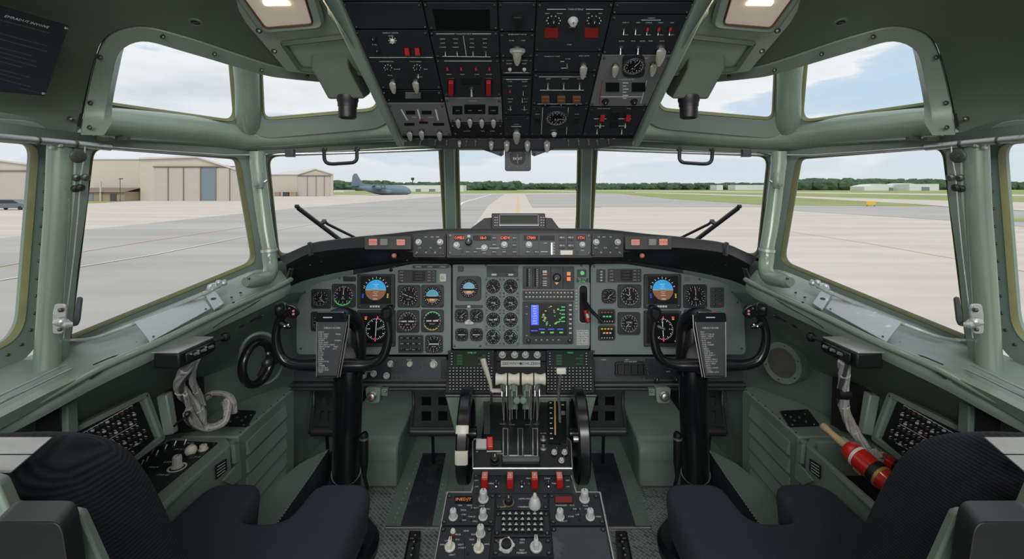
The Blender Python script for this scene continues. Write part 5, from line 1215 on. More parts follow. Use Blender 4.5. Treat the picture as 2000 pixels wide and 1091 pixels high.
def cdu(x0, x1, cx0, cx1, which):
    t = thing('flight_computer', 'keypad unit with a dark green text screen on the %s of the pedestal top' % which, 'keypad display', CD.at((x0 + x1) / 2, 760))
    b = MB('avionics'); b.ext([CD.at(x, y, -.003) for x, y in ((x0, 685), (x1, 685), (x1 + (2 if x0 > 1000 else 0), 769), (x0 - (6 if x0 < 1000 else 0), 769))], CD.n * .009)
    for x, y in ((x0 + 3, 688), (x1 - 3, 688), (x0 + 1, 765), (x1 - 2, 765)): screw(b, CD, x, y, 2, .006)
    b.make('case', t, bev=.001)
    b = MB('cdu_green'); b.ext(rquad(CD, cx0, 688, cx1, 716, 1, .006), CD.n * .001)
    b.text(R.choice(('OMBJ AT', 'HIAES')), CD.m((cx0 + cx1) / 2 + 2, 690.5, .0073), 4.5 * CD.k(cx0, 690), 'lit_green')
    for k in range(4):
        b.ext(quad(CD, cx0 + 3, 694 + k * 5.4, cx0 + 14, 698 + k * 5.4, .007), CD.n * .0003, 'cdu_block'); b.ext(quad(CD, cx1 - (16 if k % 2 else 8), 694.5 + k * 5.4, cx1 - 2, 697.5 + k * 5.4, .007), CD.n * .0003, 'cdu_block')
    b.make('screen', t, smooth=False)
    b = MB('black')
    for k in range(5):
        for x in (x0 + 4, cx1 + 2): b.ext(quad(CD, x, 690 + k * 5.4, x + 5, 693.5 + k * 5.4, .006), CD.n * .002, 'black'); b.ext(quad(CD, x + 1.2, 691 + k * 5.4, x + 3.8, 692.2 + k * 5.4, .008), CD.n * .0002, 'marking')
    b.make('line_keys', t)
    b = MB('black'); n = 13
    for j in range(8):
        for i in range(n):
            x = x0 + 3 + (x1 - x0 - 8) * i / (n - 1) * (1 + .0 * j); y = 720.5 + j * 5.9
            b.ext(quad(CD, x - 2.4, y - 1.9, x + 2.4, y + 2.2, .006), CD.n * .003, 'black'); b.ext(quad(CD, x - 1.2, y - .9, x + 1.1, y + .7, .009), CD.n * .0003, 'marking' if (i * 7 + j * 3) % 61 else 'annun')
    b.make('keypad', t)
cdu(872, 961, 885, 946, 'left'); cdu(1063, 1154, 1079, 1136, 'right')

# ---- throttle quadrant
tq = thing('throttle_quadrant', 'domed black throttle quadrant with white-gripped levers and trim wheels on the pedestal', 'throttle quadrant', (.008, 1.45, 0))
prof = [(764, 1.69), (768, 1.66), (785, 1.58), (805, 1.50), (830, 1.43), (855, 1.375), (880, 1.335), (905, 1.31)]
def dome(py):   # depth of the dome skin on photo row py
    for (a, d0), (c, d1) in zip(prof, prof[1:]):
        if a <= py <= c: return d0 + (d1 - d0) * (py - a) / (c - a)
    return prof[-1][1] if py > 900 else prof[0][1]
sm = smooth_path([Vector((a, d, 0)) for a, d in prof], 3)
HWd = .118
line = [Vector((0, v.y, EZ + (HY - v.x) * v.y / F)) for v in sm]
def dm(px, py, up=0.0):
    d = dome(py); p = P(px - 5, py, d); p.z += up; return p
b = MB('black')
b.loft([[Vector((x, p.y, p.z - dz)) for p in line] for x, dz in ((-HWd + .008, .25), (-HWd + .008, .010), (-HWd + .012, .002), (-HWd + .02, 0), (HWd - .004, 0), (HWd + .004, .002), (HWd + .008, .010), (HWd + .008, .25))])
b.make('dome_cover', tq)
def dquad(b, x0, y0, x1, y1, up, m, n=6):
    rows = []
    for k in range(n + 1):
        y = y0 + (y1 - y0) * k / n; rows.append([dm(x0, y, 0), dm(x0, y, up), dm(x1, y, up), dm(x1, y, 0)])
    b.loft(rows, m)
b = MB('dark_metal')
for x in (987, 1016, 1045):
    dquad(b, x - 5.5, 838, x + 5.5, 893, .004, 'steel'); dquad(b, x - 3.6, 840, x + 3.6, 892, .0046, 'groove')
    for q in ((842,), (890,)): b.sph(dm(x, q[0], .006), .003, 'screw', 7)
b.make('slot_trim', tq)
b = MB('panel_dark'); dquad(b, 945, 778, 957, 850, .004, 'panel_dark'); b.make('speedbrake_scale', tq)
b = MB('dial'); dquad(b, 1071, 770, 1106, 868, .004, 'dial')
for k in range(9): dquad(b, 1074, 778 + k * 10, 1080 - (k % 2) * 2, 780 + k * 10, .0048, 'marking', 1)
dquad(b, 1083, 775, 1085.5, 852, .0050, 'yellow_line', 8); dquad(b, 1094, 805, 1104, 813, .005, 'green', 1); dquad(b, 1097, 792, 1102, 794, .005, 'marking', 1)
b.make('flap_scale', tq)
b = MB('marking')
for x, y in ((982, 829), (1000, 830), (1030, 830), (1047, 829)):
    d = dome(y); M = Matrix.Translation(dm(x, y, .002)) @ Matrix.Rotation(-.1, 4, 'X'); b.text(R.choice(WORDS)[:4], M, .008)
M = Matrix.Translation(dm(1061, 848, .003)); b.text('FLTE', M, .009)
b.make('legends', tq, smooth=False)
# thrust levers with white spool grips
for i, (x, x0) in enumerate(((979, 987), (1003.6, 1004), (1030, 1028), (1054.5, 1045))):
    top = P(x - 5, 740, 1.42); w_ = .0178
    lv = MB('steel' if i in (0, 3) else 'green')
    base = dm(x0, 815, -.02); base2 = dm(x0, 790, -.02)
    for off_ in (-.007, .007):
        a0 = base + Vector((off_, 0, 0)); a1 = base2 + Vector((off_, 0, 0)); t0 = Vector((base.x * .7 + top.x * .3 + off_, top.y + .01, top.z - .055))
        lv.ext([a0, a1 + Vector((0, 0, .0)), t0 + Vector((0, .035, .03)), t0 + Vector((0, .005, .03)), t0 + Vector((0, -.006, 0))], Vector((.0025, 0, 0)))
    lv.tube([Vector((top.x, top.y + .012, top.z)), Vector((base.x * .7 + top.x * .3, top.y + .012, top.z - .04))], .008, 8)
    lo_ = lv.make('thrust_lever', tq)
    g = MB('ivory'); rows = []
    for t, r in ((-1, .013), (-.96, .0175), (-.8, .0180), (-.5, .0155), (0, .0135), (.5, .0155), (.8, .0180), (.96, .0175), (1, .013)):
        rows.append([top + Vector((w_ * t, r * math.cos(TAU * k / 16) * .9, r * 1.02 * math.sin(TAU * k / 16) + .0)) for k in range(16)])
    g.loft(rows, closed=True, cap=True); g.make('grip', lo_, label='worn white lever grip')
# reverse levers / grey link blocks between
for x in (1002, 1030):
    b = MB('green'); p = P(x - 5, 772, 1.46); b.ext([p + Vector(v) for v in ((-.015, 0, -.045), (.015, 0, -.045), (.015, 0, .030), (-.015, 0, .030))], Vector((0, .03, 0))); b.ext([p + Vector(v) for v in ((-.010, -.006, .020), (.010, -.006, .020), (.010, -.006, .034), (-.010, -.006, .034))], Vector((0, .02, 0)), 'knob_grey'); b.make('reverse_lever', tq, bev=.002)
for x in (1009, 1022):
    b = MB('green'); b.lathe([(.011, -.004), (.011, .008), (.007, .012)], Matrix.Translation(P(x - 5, 780, 1.43)) @ Matrix.Rotation(math.pi / 2, 4, 'X'), 14); b.make('fuel_lever_knob', tq)
for x in (984, 996, 1037, 1049):
    b = MB('steel'); b.tube([dm(x, 820, -.01), P(x - 5, 762, 1.455)], .0028, 6); b.make('link_rod', tq)
# speedbrake lever
b = MB('ivory'); pts = [(938, 700, 1.46), (942, 715, 1.465), (948, 733, 1.47), (953, 748, 1.475), (955, 764, 1.48)]
rows = [[P(x - w_, y + 1, d), P(x - w_ * .5, y, d - .008), P(x + w_ * .5, y, d - .008), P(x + w_, y - 1, d), P(x, y, d + .008)] for (x, y, d), w_ in zip(pts, (6.2, 6, 5, 4, 3.2))]
b.loft(rows, closed=True, cap=True); sb = b.make('speedbrake_lever', tq, bev=.003, label='long worn white speedbrake paddle')
b = MB('steel'); b.tube([P(955, 762, 1.48), dm(960, 786, -.01)], .0045, 8); b.ext([P(955, y, 1.47) + Vector((x, 0, 0)) for x, y in ((0, 761), (.034, 761), (.034, 766), (0, 766))], Vector((0, .01, 0)), 'ivory'); b.make('lever_shaft', sb)
# flap lever
b = MB('steel'); b.tube([P(*q) for q in smooth_path([(1091, 728, 1.44), (1088, 745, 1.445), (1086, 768, 1.45), (1088, 800, 1.45), (1089, 830, 1.44)], 4)], .0045, 8); fl_ = b.make('flap_lever', tq)
b = MB('white'); p = P(1091, 724, 1.44); b.box(p, .030, .016, .018); b.make('handle', fl_, bev=.004, seg=3, label='white flap lever handle')
# trim wheels
for x, nm in ((906, 'left'), (1126, 'right')):
    c = P(x, 846, 1.40); th = .017; r_ = .132
    b = MB('black_gloss'); rows = []
    for xo, rr_ in ((-th, r_ - .035), (-th, r_ - .004), (-th * .7, r_), (th * .7, r_), (th, r_ - .004), (th, r_ - .035)):
        rows.append([c + Vector((xo, rr_ * math.cos(TAU * k / 48), rr_ * math.sin(TAU * k / 48))) for k in range(48)])
    b.loft(rows + [rows[0]], closed=True)
    b.tube([c + Vector((-.008, 0, 0)), c + Vector((.008, 0, 0))], .1, 32); b.tube([c + Vector((-.03, 0, 0)), c + Vector((.03, 0, 0))], .02, 16)
    tw = b.make('trim_wheel', tq)
    if nm == 'left':
        for a0, a1 in ((2.50, 2.66), (2.98, 3.28)):
            g = MB('ivory'); g.loft([[c + Vector((xo, rr_ * math.cos(a0 + (a1 - a0) * k / 6), rr_ * math.sin(a0 + (a1 - a0) * k / 6))) for k in range(7)] for xo, rr_ in ((-th - .0006, r_ - .012), (-th - .0006, r_ - .003), (-th * .7, r_ + .0008), (th * .7, r_ + .0008), (th + .0006, r_ - .003), (th + .0006, r_ - .012))]); g.make('white_stripe', tw)
    else:
        g = MB('steel'); a = 2.6; g.tube([c + Vector((.0, -.105, .04)), c + Vector((-.03, -.105, .04))], .008, 10); g.make('crank_knob', tw)
# flanking side plates and lower switch blocks
b = MB('black'); b.ext([P(x - 5, y, d) for x, y, d in ((926, 858, 1.36), (980, 858, 1.36), (980, 912, 1.28), (924, 912, 1.28))], Vector((0, 0, -.16))); b.make('switch_block', tq, bev=.002); b = MB('black')
b.ext([P(x - 5, y, d) for x, y, d in ((1054, 868, 1.35), (1114, 868, 1.35), (1116, 912, 1.28), (1054, 912, 1.28))], Vector((0, 0, -.16)))
b.make('switch_block', tq, bev=.002)
b = MB('steel'); b.tube([P(x - 5, y, d) for x, y, d in ((923, 913, 1.275), (923, 862, 1.355), (926, 857, 1.365), (940, 857, 1.365))], .0022, 6); b.tube([P(x - 5, y, d) for x, y, d in ((1117, 913, 1.275), (1115, 862, 1.355), (1108, 855, 1.37))], .0022, 6); b.tube([P(918, 914, 1.272), P(1112, 914, 1.272)], .0025, 6); b.make('edge_trim', tq)
BL = Pl(P(950, 858, 1.36), P(980, 912, 1.28), P(924, 912, 1.28))
BR = BL
b = MB('knob_grey'); b.ext([BL.at(x - 5, y, .0) for x, y in ((929, 878), (950, 878), (950, 860), (930, 860))], BL.n * .008); b.make('lamp_cover', tq, bev=.001)
b = MB('red_gloss'); b.ext([BL.at(x - 5, y, .0) for x, y in ((951, 879), (963, 879), (963, 858), (950, 858))], BL.n * .014); b.make('cutout_lever', tq, bev=.003, label='bright red cutout switch guard')
b = MB('marking'); b.ext(quad(BL, 945, 880, 974, 882, .0), BL.n * .001); b.text('CTCX', BL.m(971, 886, .001), .007); b.text('AB', BL.m(926, 882, .001), .005); b.make('legend_strip', tq, smooth=False)
put(K_BLACK, 'knob', tq, BL, 961, 900, 8); 
for x, y, r in ((1056, 861, 4), (1056, 879, 4)): b = MB('steel'); b.lathe([(.010, 0), (.010, .004), (.006, .006), (.005, .013), (.002, .014)], Matrix.Translation(dm(x + 5, y, .002)), 12); b.make('knob', tq)
for x, y in ((1077, 884), (1097, 884), (1091, 900)): put(K_GREY, 'knob', tq, BL, x, y, 4.5); put(TOG_UP, 'toggle_switch', tq, BL, x + 5, y - 4, 2)
b = MB('panel_dark'); dquad(b, 981, 897, 1053, 908, .010, 'panel_dark', 2); b.make('stop_bar', tq)
for x in (1002, 1031): b = MB('knob_grey'); dquad(b, x - 8, 892, x + 8, 897, .006, 'knob_grey', 1); b.make('link_rod', tq)

# ---- fire handle panel
FP = Pl(P(1012, 929, 1.22), P(1012, 963, 1.178), P(1112, 929, 1.22))
fpn = thing('fire_handle_panel', 'black panel with a row of four red pull handles just aft of the throttle quadrant', 'control panel', FP.at(1012, 960))
b = MB('avionics'); b.ext([FP.at(x - 5, y, -.02) for x, y in ((925, 929), (1114, 929), (1118, 963), (922, 963))], FP.n * .02); b.ext([FP.at(x - 5, y, .0) for x, y in ((924, 928), (1115, 928), (1115, 926), (924, 926))], FP.n * .022, 'panel_dark')
for x in (968, 995 + 24, 1068, 956, 1082, 1032): b.text(words(1)[:5], FP.m(x - 5, 934 + (x % 3) * 5, .0004), 4.2 * FP.k(x, 934)); b.text(R.choice('OI8'), FP.m(x - 5, 944, .0004), 4 * FP.k(x, 934))
for x in (930, 1108): b.text('MIST', FP.m(x - 5, 938, .0004), 3.6 * FP.k(x, 934)); b.text('LAV', FP.m(x - 5, 950, .0004), 3.6 * FP.k(x, 934))
b.make('face_plate', fpn, bev=.001)
for x in (945, 995, 1043.5, 1092.5):
    b = MB('red'); p = FP.at(x - 5, 955, 0); w_ = .0085
    b.ext([p + Vector(v) for v in ((-w_, 0, 0), (w_, 0, 0), (w_, 0, .026), (-w_, 0, .026))], Vector((0, .030, 0)), cap0=True)
    hd = b.make('fire_handle', fpn, bev=.002)
    b = MB('annun'); b.box(p + Vector((0, .015, .0275)), .014, .024, .0025); b.text(str(1 + R.randint(0, 3)), Matrix.Translation(p + Vector((0, .015, .0290))), .014, 'white'); b.make('lit_top', hd)
for x in (968, 1018, 1070): put(TOG_DN, 'toggle_switch', fpn, FP, x - 5, 950, 2.8); put(K_BLACK, 'knob', fpn, FP, x - 5, 944, 3.4)

# ---- radio pedestal
PD = Pl(P(872, 965, 1.167), P(1162, 965, 1.167), P(845, 1091, 1.006))
rp = thing('radio_pedestal', 'aft pedestal with a silver edge carrying the radio panels between the seats', 'pedestal', (.008, 1.0, 0))
b = MB('green'); out_ = [(866, 964), (1167, 964), (1196, 1110), (1222, 1230), (810, 1230), (838, 1110)]
b.ext([PD.at(x, y, -.004) for x, y in out_], Vector((0, 0, -.40))); b.make('body', rp, bev=.003)
b = MB('green'); b.ext([FP.at(x - 5, y, -.024) for x, y in ((927, 930), (1112, 930), (1116, 962), (924, 962))], Vector((0, 0, -.38))); b.make('neck', rp)
b = MB('black'); b.ext([PD.at(x, y, -.004) for x, y in ((868, 966), (1165, 966), (1193, 1110), (1219, 1228), (813, 1228), (841, 1110))], PD.n * .003); b.make('top_plate', rp)
b = MB('steel')
for sgn in (1, -1):
    q = [(925, 925, 1.24), (914, 962, 1.18)] if sgn > 0 else [(1109, 925, 1.24), (1120, 962, 1.18)]
    path = [P(*v) for v in q] + ([PD.at(867, 963.5, .002), PD.at(839, 1110, .002), PD.at(811, 1230, .002)] if sgn > 0 else [PD.at(1166, 963.5, .002), PD.at(1195, 1110, .002), PD.at(1221, 1230, .002)])
    b.tube(path, .0035, 8)
b.make('edge_trim', rp, label='bright worn metal edge strip')
def rad(name, x0, y0, x1, y1, xb0=None, xb1=None, m='avionics'):
    b = MB(m); xb0 = x0 if xb0 is None else xb0; xb1 = x1 if xb1 is None else xb1
    b.ext([PD.at(x, y, -.002) for x, y in ((xb0, y1), (xb1, y1), (x1, y0), (x0, y0))], PD.n * .007)
    for x, y in ((x0 + 5, y0 + 5), (x1 - 5, y0 + 5), (xb1 - 5, y1 - 6), (xb0 + 5, y1 - 6)): b.lathe([(.0042, .005), (.0042, .0072), (.002, .0085)], PD.m(x, y), 9, 'screw'); b.ring(PD.m(x, y, .0052), .0042, .006, 'dial', 12)
    return b
def rt(b, items, s=4.5):
    for x, y in items: b.text(words(1)[:5], PD.m(x, y, .0054), s * PD.k(x, y))
DXo = -5
b = rad('radio_panel', 867, 967, 961, 1028, 856, 957); rt(b, [(892, 990), (911, 990), (935, 991), (921, 995), (899, 999), (945, 997), (890 + 10, 1008), (915, 1012), (897, 1019), (921, 1021)])
b.ext(quad(PD, 882, 972, 917, 986, .005), PD.n * .001, 'screen_black'); r1 = b.make('radio_panel', rp, bev=.001)
b = MB('screen_black'); b.ext(quad(PD, 883, 973, 916, 985, .006), PD.n * .0006); b.text('INEDJT', PD.m(899, 979, .0068), 9.5 * PD.k(899, 979), 'amber', sx=1.05); b.make('readout', r1, smooth=False)
for x, y, r in ((938, 978, 8), (879, 1013, 7), (937, 1013, 7)): put(K_TALL, 'knob', r1, PD, x, y, r, h=.005)
for x, y in ((900, 1013), (917, 997), (914, 1017), (893, 1020)): put(B_BLK, 'push_button', r1, PD, x, y, 2.5, h=.005)
b = rad('radio_panel', 854, 1032, 954, 1120, 834, 944); rt(b, [(904, 1040), (886, 1047), (918, 1047), (887, 1057), (914, 1057), (858, 1067), (893, 1067), (919, 1067), (944, 1066), (895, 1073), (876, 1087), (868, 1059)]); b.ext(quad(PD, 900, 1056, 901, 1118, .005), PD.n * .0005, 'dial')
r2 = b.make('audio_panel', rp, bev=.001)
put(K_TALL, 'knob', r2, PD, 932, 1046, 7.5, h=.005)
for x, y in ((872, 1072), (928, 1074)): put(K_BARI, 'knob', r2, PD, x, y, 9.5, h=.005)
put(K_IVORY, 'knob', r2, PD, 878, 1041, 4, h=.005); put(GUARD, 'guarded_switch', r2, PD, 878, 1050, 2.5, h=.005); put(B_BLK, 'push_button', r2, PD, 907, 1084, 3, h=.005)
b = rad('radio_panel', 964, 967, 1063, 999, 962, 1064); rt(b, [(1012, 977), (1024, 977), (1012, 993), (1022, 993), (975, 993)]); r3 = b.make('selector_panel', rp, bev=.001)
put(K_BLACK, 'knob', r3, PD, 987, 984, 7.5, h=.005)
b = MB('gold'); b.ring(PD.m(987, 984, .0052), .0095, .013, 'gold', 20, .001); b.make('dial_ring', r3)
b = MB('knob_grey'); b.lathe([(.015, 0), (.015, .006), (.012, .016), (.0085, .022), (.0055, .024), (.004, .034), (.002, .036)], PD.m(1038, 990, .005), 20); b.make('knob', r3, label='tall pale cone-shaped knob')
b = rad('keypad_panel', 962, 1002, 1065, 1050, 959, 1067)
r4 = b.make('keypad_panel', rp, bev=.001)
for j in range(4):
    for i in range(7):
        x, y = 977 + i * 12.2, 1009 + j * 10.6; b = MB('black'); b.ext(quad(PD, x - 4.6, y - 3.8, x + 4.6, y + 3.6, .005), PD.n * .006); b.ext(quad(PD, x - 3, y + .2, x + 3, y + 2, .011), PD.n * .0003, 'marking'); b.ext(quad(PD, x - 1.2, y - 2.4, x + 1.4, y - 1, .011), PD.n * .0003, 'marking'); b.make('key', r4, bev=.0006)
b = rad('radio_panel', 958, 1054, 1068, 1089, 956, 1070); rt(b, [(1013, 1057), (1012, 1063), (1012, 1078), (972, 1062), (1008, 1083), (1016, 1083)], 5); r5 = b.make('selector_panel', rp, bev=.001)
b = MB('knob_grey'); b.ring(PD.m(982, 1070, .005), .012, .016, 'knob_grey', 18, .006)
for k in range(5): a = TAU * k / 5; b.sph(None, .004, 'knob_grey', 8, PD.m(982, 1070, .009) @ T(.0155 * math.cos(a), .0155 * math.sin(a), 0))
b.lathe([(.011, .002), (.010, .012), (.008, .013)], PD.m(982, 1070, .005), 16, 'black'); b.make('knob', r5, label='silver ring knob with a black centre')
put(K_BAR, 'knob', r5, PD, 1040, 1072, 11, h=.005)
b = rad('radio_panel', 1066, 967, 1163, 1028, 1069, 1174); rt(b, [(1083, 990), (1095, 990), (1111, 990), (1137, 991), (1124, 1008), (1094, 1021), (1109, 1012), (1141, 997), (1162, 1012), (1120, 997)])
b.ext(quad(PD, 1077, 972, 1112, 986, .005), PD.n * .001, 'screen_black'); r6 = b.make('radio_panel', rp, bev=.001)
b = MB('dim_red'); b.ext(quad(PD, 1078, 973, 1111, 985, .006), PD.n * .0006); b.make('readout', r6)
for x, y, r in ((1135, 978, 8), (1087, 1013, 7), (1146, 1013, 7)): put(K_TALL, 'knob', r6, PD, x, y, r, h=.005)
for x, y in ((1109, 998), (1122, 998), (1125, 1017), (1104, 1020), (1127, 1008)): put(B_BLK, 'push_button', r6, PD, x, y, 2.5, h=.005)
b = rad('blank_panel', 1070, 1032, 1176, 1120, 1076, 1192, 'rubber'); b.make('blank_panel', rp, bev=.001, label='plain scuffed blank plate')
for q in ((852, 1123, 1186, 1170),): b = rad('blank', 832, 1123, 1198, 1220, 816, 1214); b.make('blank_panel', rp)
SIDE[1] = 0.0

# ================================================================ control columns
def yoke(s, shift):
    SIDE[0] = s; SIDE[1] = shift; side = 'left' if s > 0 else 'right'
    D = 1.40
    t = thing('control_column', 'black control column and yoke with a clipped checklist card before the %s seat' % side, 'control column', P(680, 1000, 1.62))
    b = MB('black_gloss'); b.tube([P(681, 640, 1.52), P(681, 700, 1.50), P(680, 760, 1.50), P(676, 930, 1.55)], [.044, .045, .0455, .045], 28); b.make('column_tube', t)
    b = MB('steel'); b.tube([P(676, 921, 1.548), P(676, 925, 1.552)], .0475, 28); b.tube([P(676, 925, 1.552), P(676, 1020, 1.58)], .048, 28, 'black'); b.make('base_sleeve', t)
    b = MB('black'); b.tube([P(*q) for q in ((709, 845, 1.50), (711, 850, 1.50), (711, 900, 1.50), (712, 930, 1.51), (718, 955, 1.53))], [.012, .014, .014, .006, .005], 10); b.tube([P(711, 853, 1.50), P(711, 857, 1.50)], .0155, 10, 'steel'); b.make('cable_conduit', t)
    # gooseneck over the hub
    b = MB('black_gloss'); b.tube([P(*q) for q in smooth_path([(640, 640, 1.43), (652, 622, 1.44), (670, 616, 1.46), (688, 622, 1.49), (696, 640, 1.51), (699, 680, 1.51), (697, 730, 1.50)], 5)], [.020] * 5 + [.026] * 26, 14); b.make('gooseneck', t); b = MB('black'); b.tube([P(664, 700, 1.395), P(664, 700, 1.40), P(672, 700, 1.52)], [.036, .045, .045], 24); b.make('hub', t)
    # wheel horns
    pts = [(563, 606, D, .012), (556, 612, D, .0155), (546, 625, D, .0135), (540, 645, D, .0135), (540, 668, D, .0145), (546, 690, D, .0155), (558, 705, D, .0165), (580, 712, D, .0175), (610, 713, D, .020), (650, 713, D, .024), (690, 713, D, .022), (715, 712, D, .0185), (735, 706, D, .0165), (750, 692, D, .0155), (757, 670, D, .0145), (760, 650, D, .0130), (757, 628, D, .0120), (756, 615, D, .012)]
    pp = smooth_path([Vector(p[:3]) for p in pts], 4); rr = [v.x for v in smooth_path([Vector((p[3], 0, 0)) for p in pts], 4)]
    b = MB('black_gloss'); b.tube([P(*p) for p in pp], rr, 14, flat=.9); yk = b.make('yoke_wheel', t)
    # outboard grip head
    b = MB('black_gloss')
    c = P(560, 603, D - .005)
    b.loft([[P(x, y, d) for x, y, d in r_] for r_ in (
        [(536, 596, D - .02), (546, 589, D - .02), (558, 590, D - .02), (560, 606, D - .02), (552, 618, D - .02), (538, 616, D - .02)],
        [(535, 594, D + .01), (548, 588, D + .01), (562, 590, D + .01), (564, 607, D + .01), (553, 621, D + .01), (537, 618, D + .01)],
        [(540, 596, D + .03), (548, 592, D + .03), (560, 594, D + .03), (560, 605, D + .03), (552, 614, D + .03), (541, 612, D + .03)])], closed=True, cap=True)
    b.loft([[P(x, y, d) for x, y, d in r_] for r_ in (
        [(556, 592, D - .016), (572, 596, D - .014), (584, 604, D - .010), (586, 612, D - .008), (576, 622, D - .010), (558, 618, D - .015)],
        [(556, 592, D + .02), (572, 596, D + .02), (584, 604, D + .018), (586, 612, D + .018), (576, 622, D + .02), (558, 618, D + .022)])], closed=True, cap=True)
    hd = b.make('grip_head', yk, bev=.004, seg=3)
    b = MB('steel'); M = Pl(P(540, 590, D - .021), P(560, 592, D - .021), P(545, 615, D - .021)).mp(P(547, 603, D - .021)); b.ring(M, .008, .0105, 'black', 18, .003); b.lathe([(.007, 0), (.0065, .006), (.004, .009)], M, 12, 'dark_metal'); b.sph(None, .0035, 'steel', 8, M @ T(.001, .004, .008)); b.make('trim_switch', yk)
    b = MB('dark_metal')
    for x, y, m_ in ((573, 607, 'annun'), (573, 613, 'annun'), (565, 602, 'dark_metal'), (563, 634, 'steel'), (556, 637, 'steel')): b.sph(P(x, y, D - .015), .0040, m_, 8)
    b.make('button', yk)
    b = MB('black_gloss'); b.tube([P(*q) for q in ((548, 630, D), (558, 636, D - .004), (568, 638, D - .004))], [.012, .009, .006], 10); b.make('trigger_spur', yk)
    # inboard top
    b = MB('black_gloss'); M = MP.mp(P(756, 612, D - .012)); q = Pl(P(740, 600, D - .012), P(770, 600, D - .014), P(756, 625, D - .012))
    b.ext([q.at(v.x, v.y, -.022) for v in rpoly([(745, 600), (765, 597), (767, 620), (759, 629), (748, 628), (743, 620)], 7, 4)], q.n * .024); b.ext([q.at(v.x, v.y, .002) for v in rpoly([(749, 605), (761, 603), (763, 615), (757, 622), (750, 621)], 4, 3)], q.n * .005, 'black'); b.make('grip_top', yk, bev=.003)
    b = MB('dark_metal'); b.tube([P(*v) for v in ((753, 636, D), (744, 640, D - .004), (737, 643, D - .006))], [.006, .005, .0045], 8); b.make('thumb_lever', yk)
    # clipped checklist
    CK = Pl(P(619, 626, D - .028), P(677, 626, D - .028), P(618, 734, D - .040))
    cb = MB('black'); cb.ext([CK.at(x, y, -.006) for x, y in ((617, 737), (661, 737), (679, 624), (618, 624))], CK.n * .0055); holder = cb.make('checklist_holder', t, bev=.001)
    cb = MB('black_gloss'); cb.ext([CK.at(v.x, v.y, -.008) for v in rpoly([(619, 627), (677, 627), (674, 611), (671, 609), (623, 609), (620, 612)], 3, 3)], CK.n * .016); cb.ext(quad(CK, 633 if s > 0 else 641, 617.5, 651 if s > 0 else 659, 619.5, .008), CK.n * .0005, 'marking'); cb.ext(quad(CK, 622, 608.5, 672, 610, .0), CK.n * .004, 'steel'); cb.make('clip', t, bev=.002)
    ed = MB('alloy'); ed.tube([CK.at(*v) for v in ((619, 628, .002), (618.5, 735, .002), (660, 736, .002), (678, 628, .002))], .0013, 5); ed.tube([CK.at(681, 615, -.004), CK.at(680, 640, -.004), CK.at(663, 736, -.004)], .0016, 5); ed.make('clear_edge', t)
    cd = MB('card'); cd.ext([CK.at(x, y, .0) for x, y in ((620, 733), (658, 733), (676, 627), (620, 627))], CK.n * .0012)
    # CK.m gives upright lettering on either side
    def line(px, py, t_, sz):
        # keep reading direction left to right on both cards
        c_ = CK.at(px, py, .0016); Mx = Matrix((Vector((1, 0, CK.u.z * 0)), CK.v, CK.n)).transposed().to_4x4(); Mx.translation = c_; cd.text(t_, Mx, sz * CK.k(px, py), 'marking', 'LEFT')
    x0 = 622 if s > 0 else None
    line(633 if s > 0 else 664, 640, 'HIRAOGUARAUIA'[:9], 5.5)
    y = 648; k = 0
    while y < 728:
        w_ = R.choice((1, 2, 2, 3)) if k % 4 else 1
        wd = 677 - (y - 626) * .165 - 2
        if s > 0: line(622, y, words(w_)[:int(9 + (wd - 622) / 4.4 - 4)], 4.0)
        else: line(wd - 3, y, words(w_)[:int((wd - 622) / 3.6)], 4.0)
        if k in (1, 4, 7, 8) and s > 0: line(wd - 15, y, words(1)[:5], 4.0)
        y += 4.1; k += 1
    cd.make('checklist_card', holder, smooth=False, label='dark grey card with lines of white text')
yoke(1, 0.0); yoke(-1, .0175)
SIDE[0] = 1; SIDE[1] = 0.0
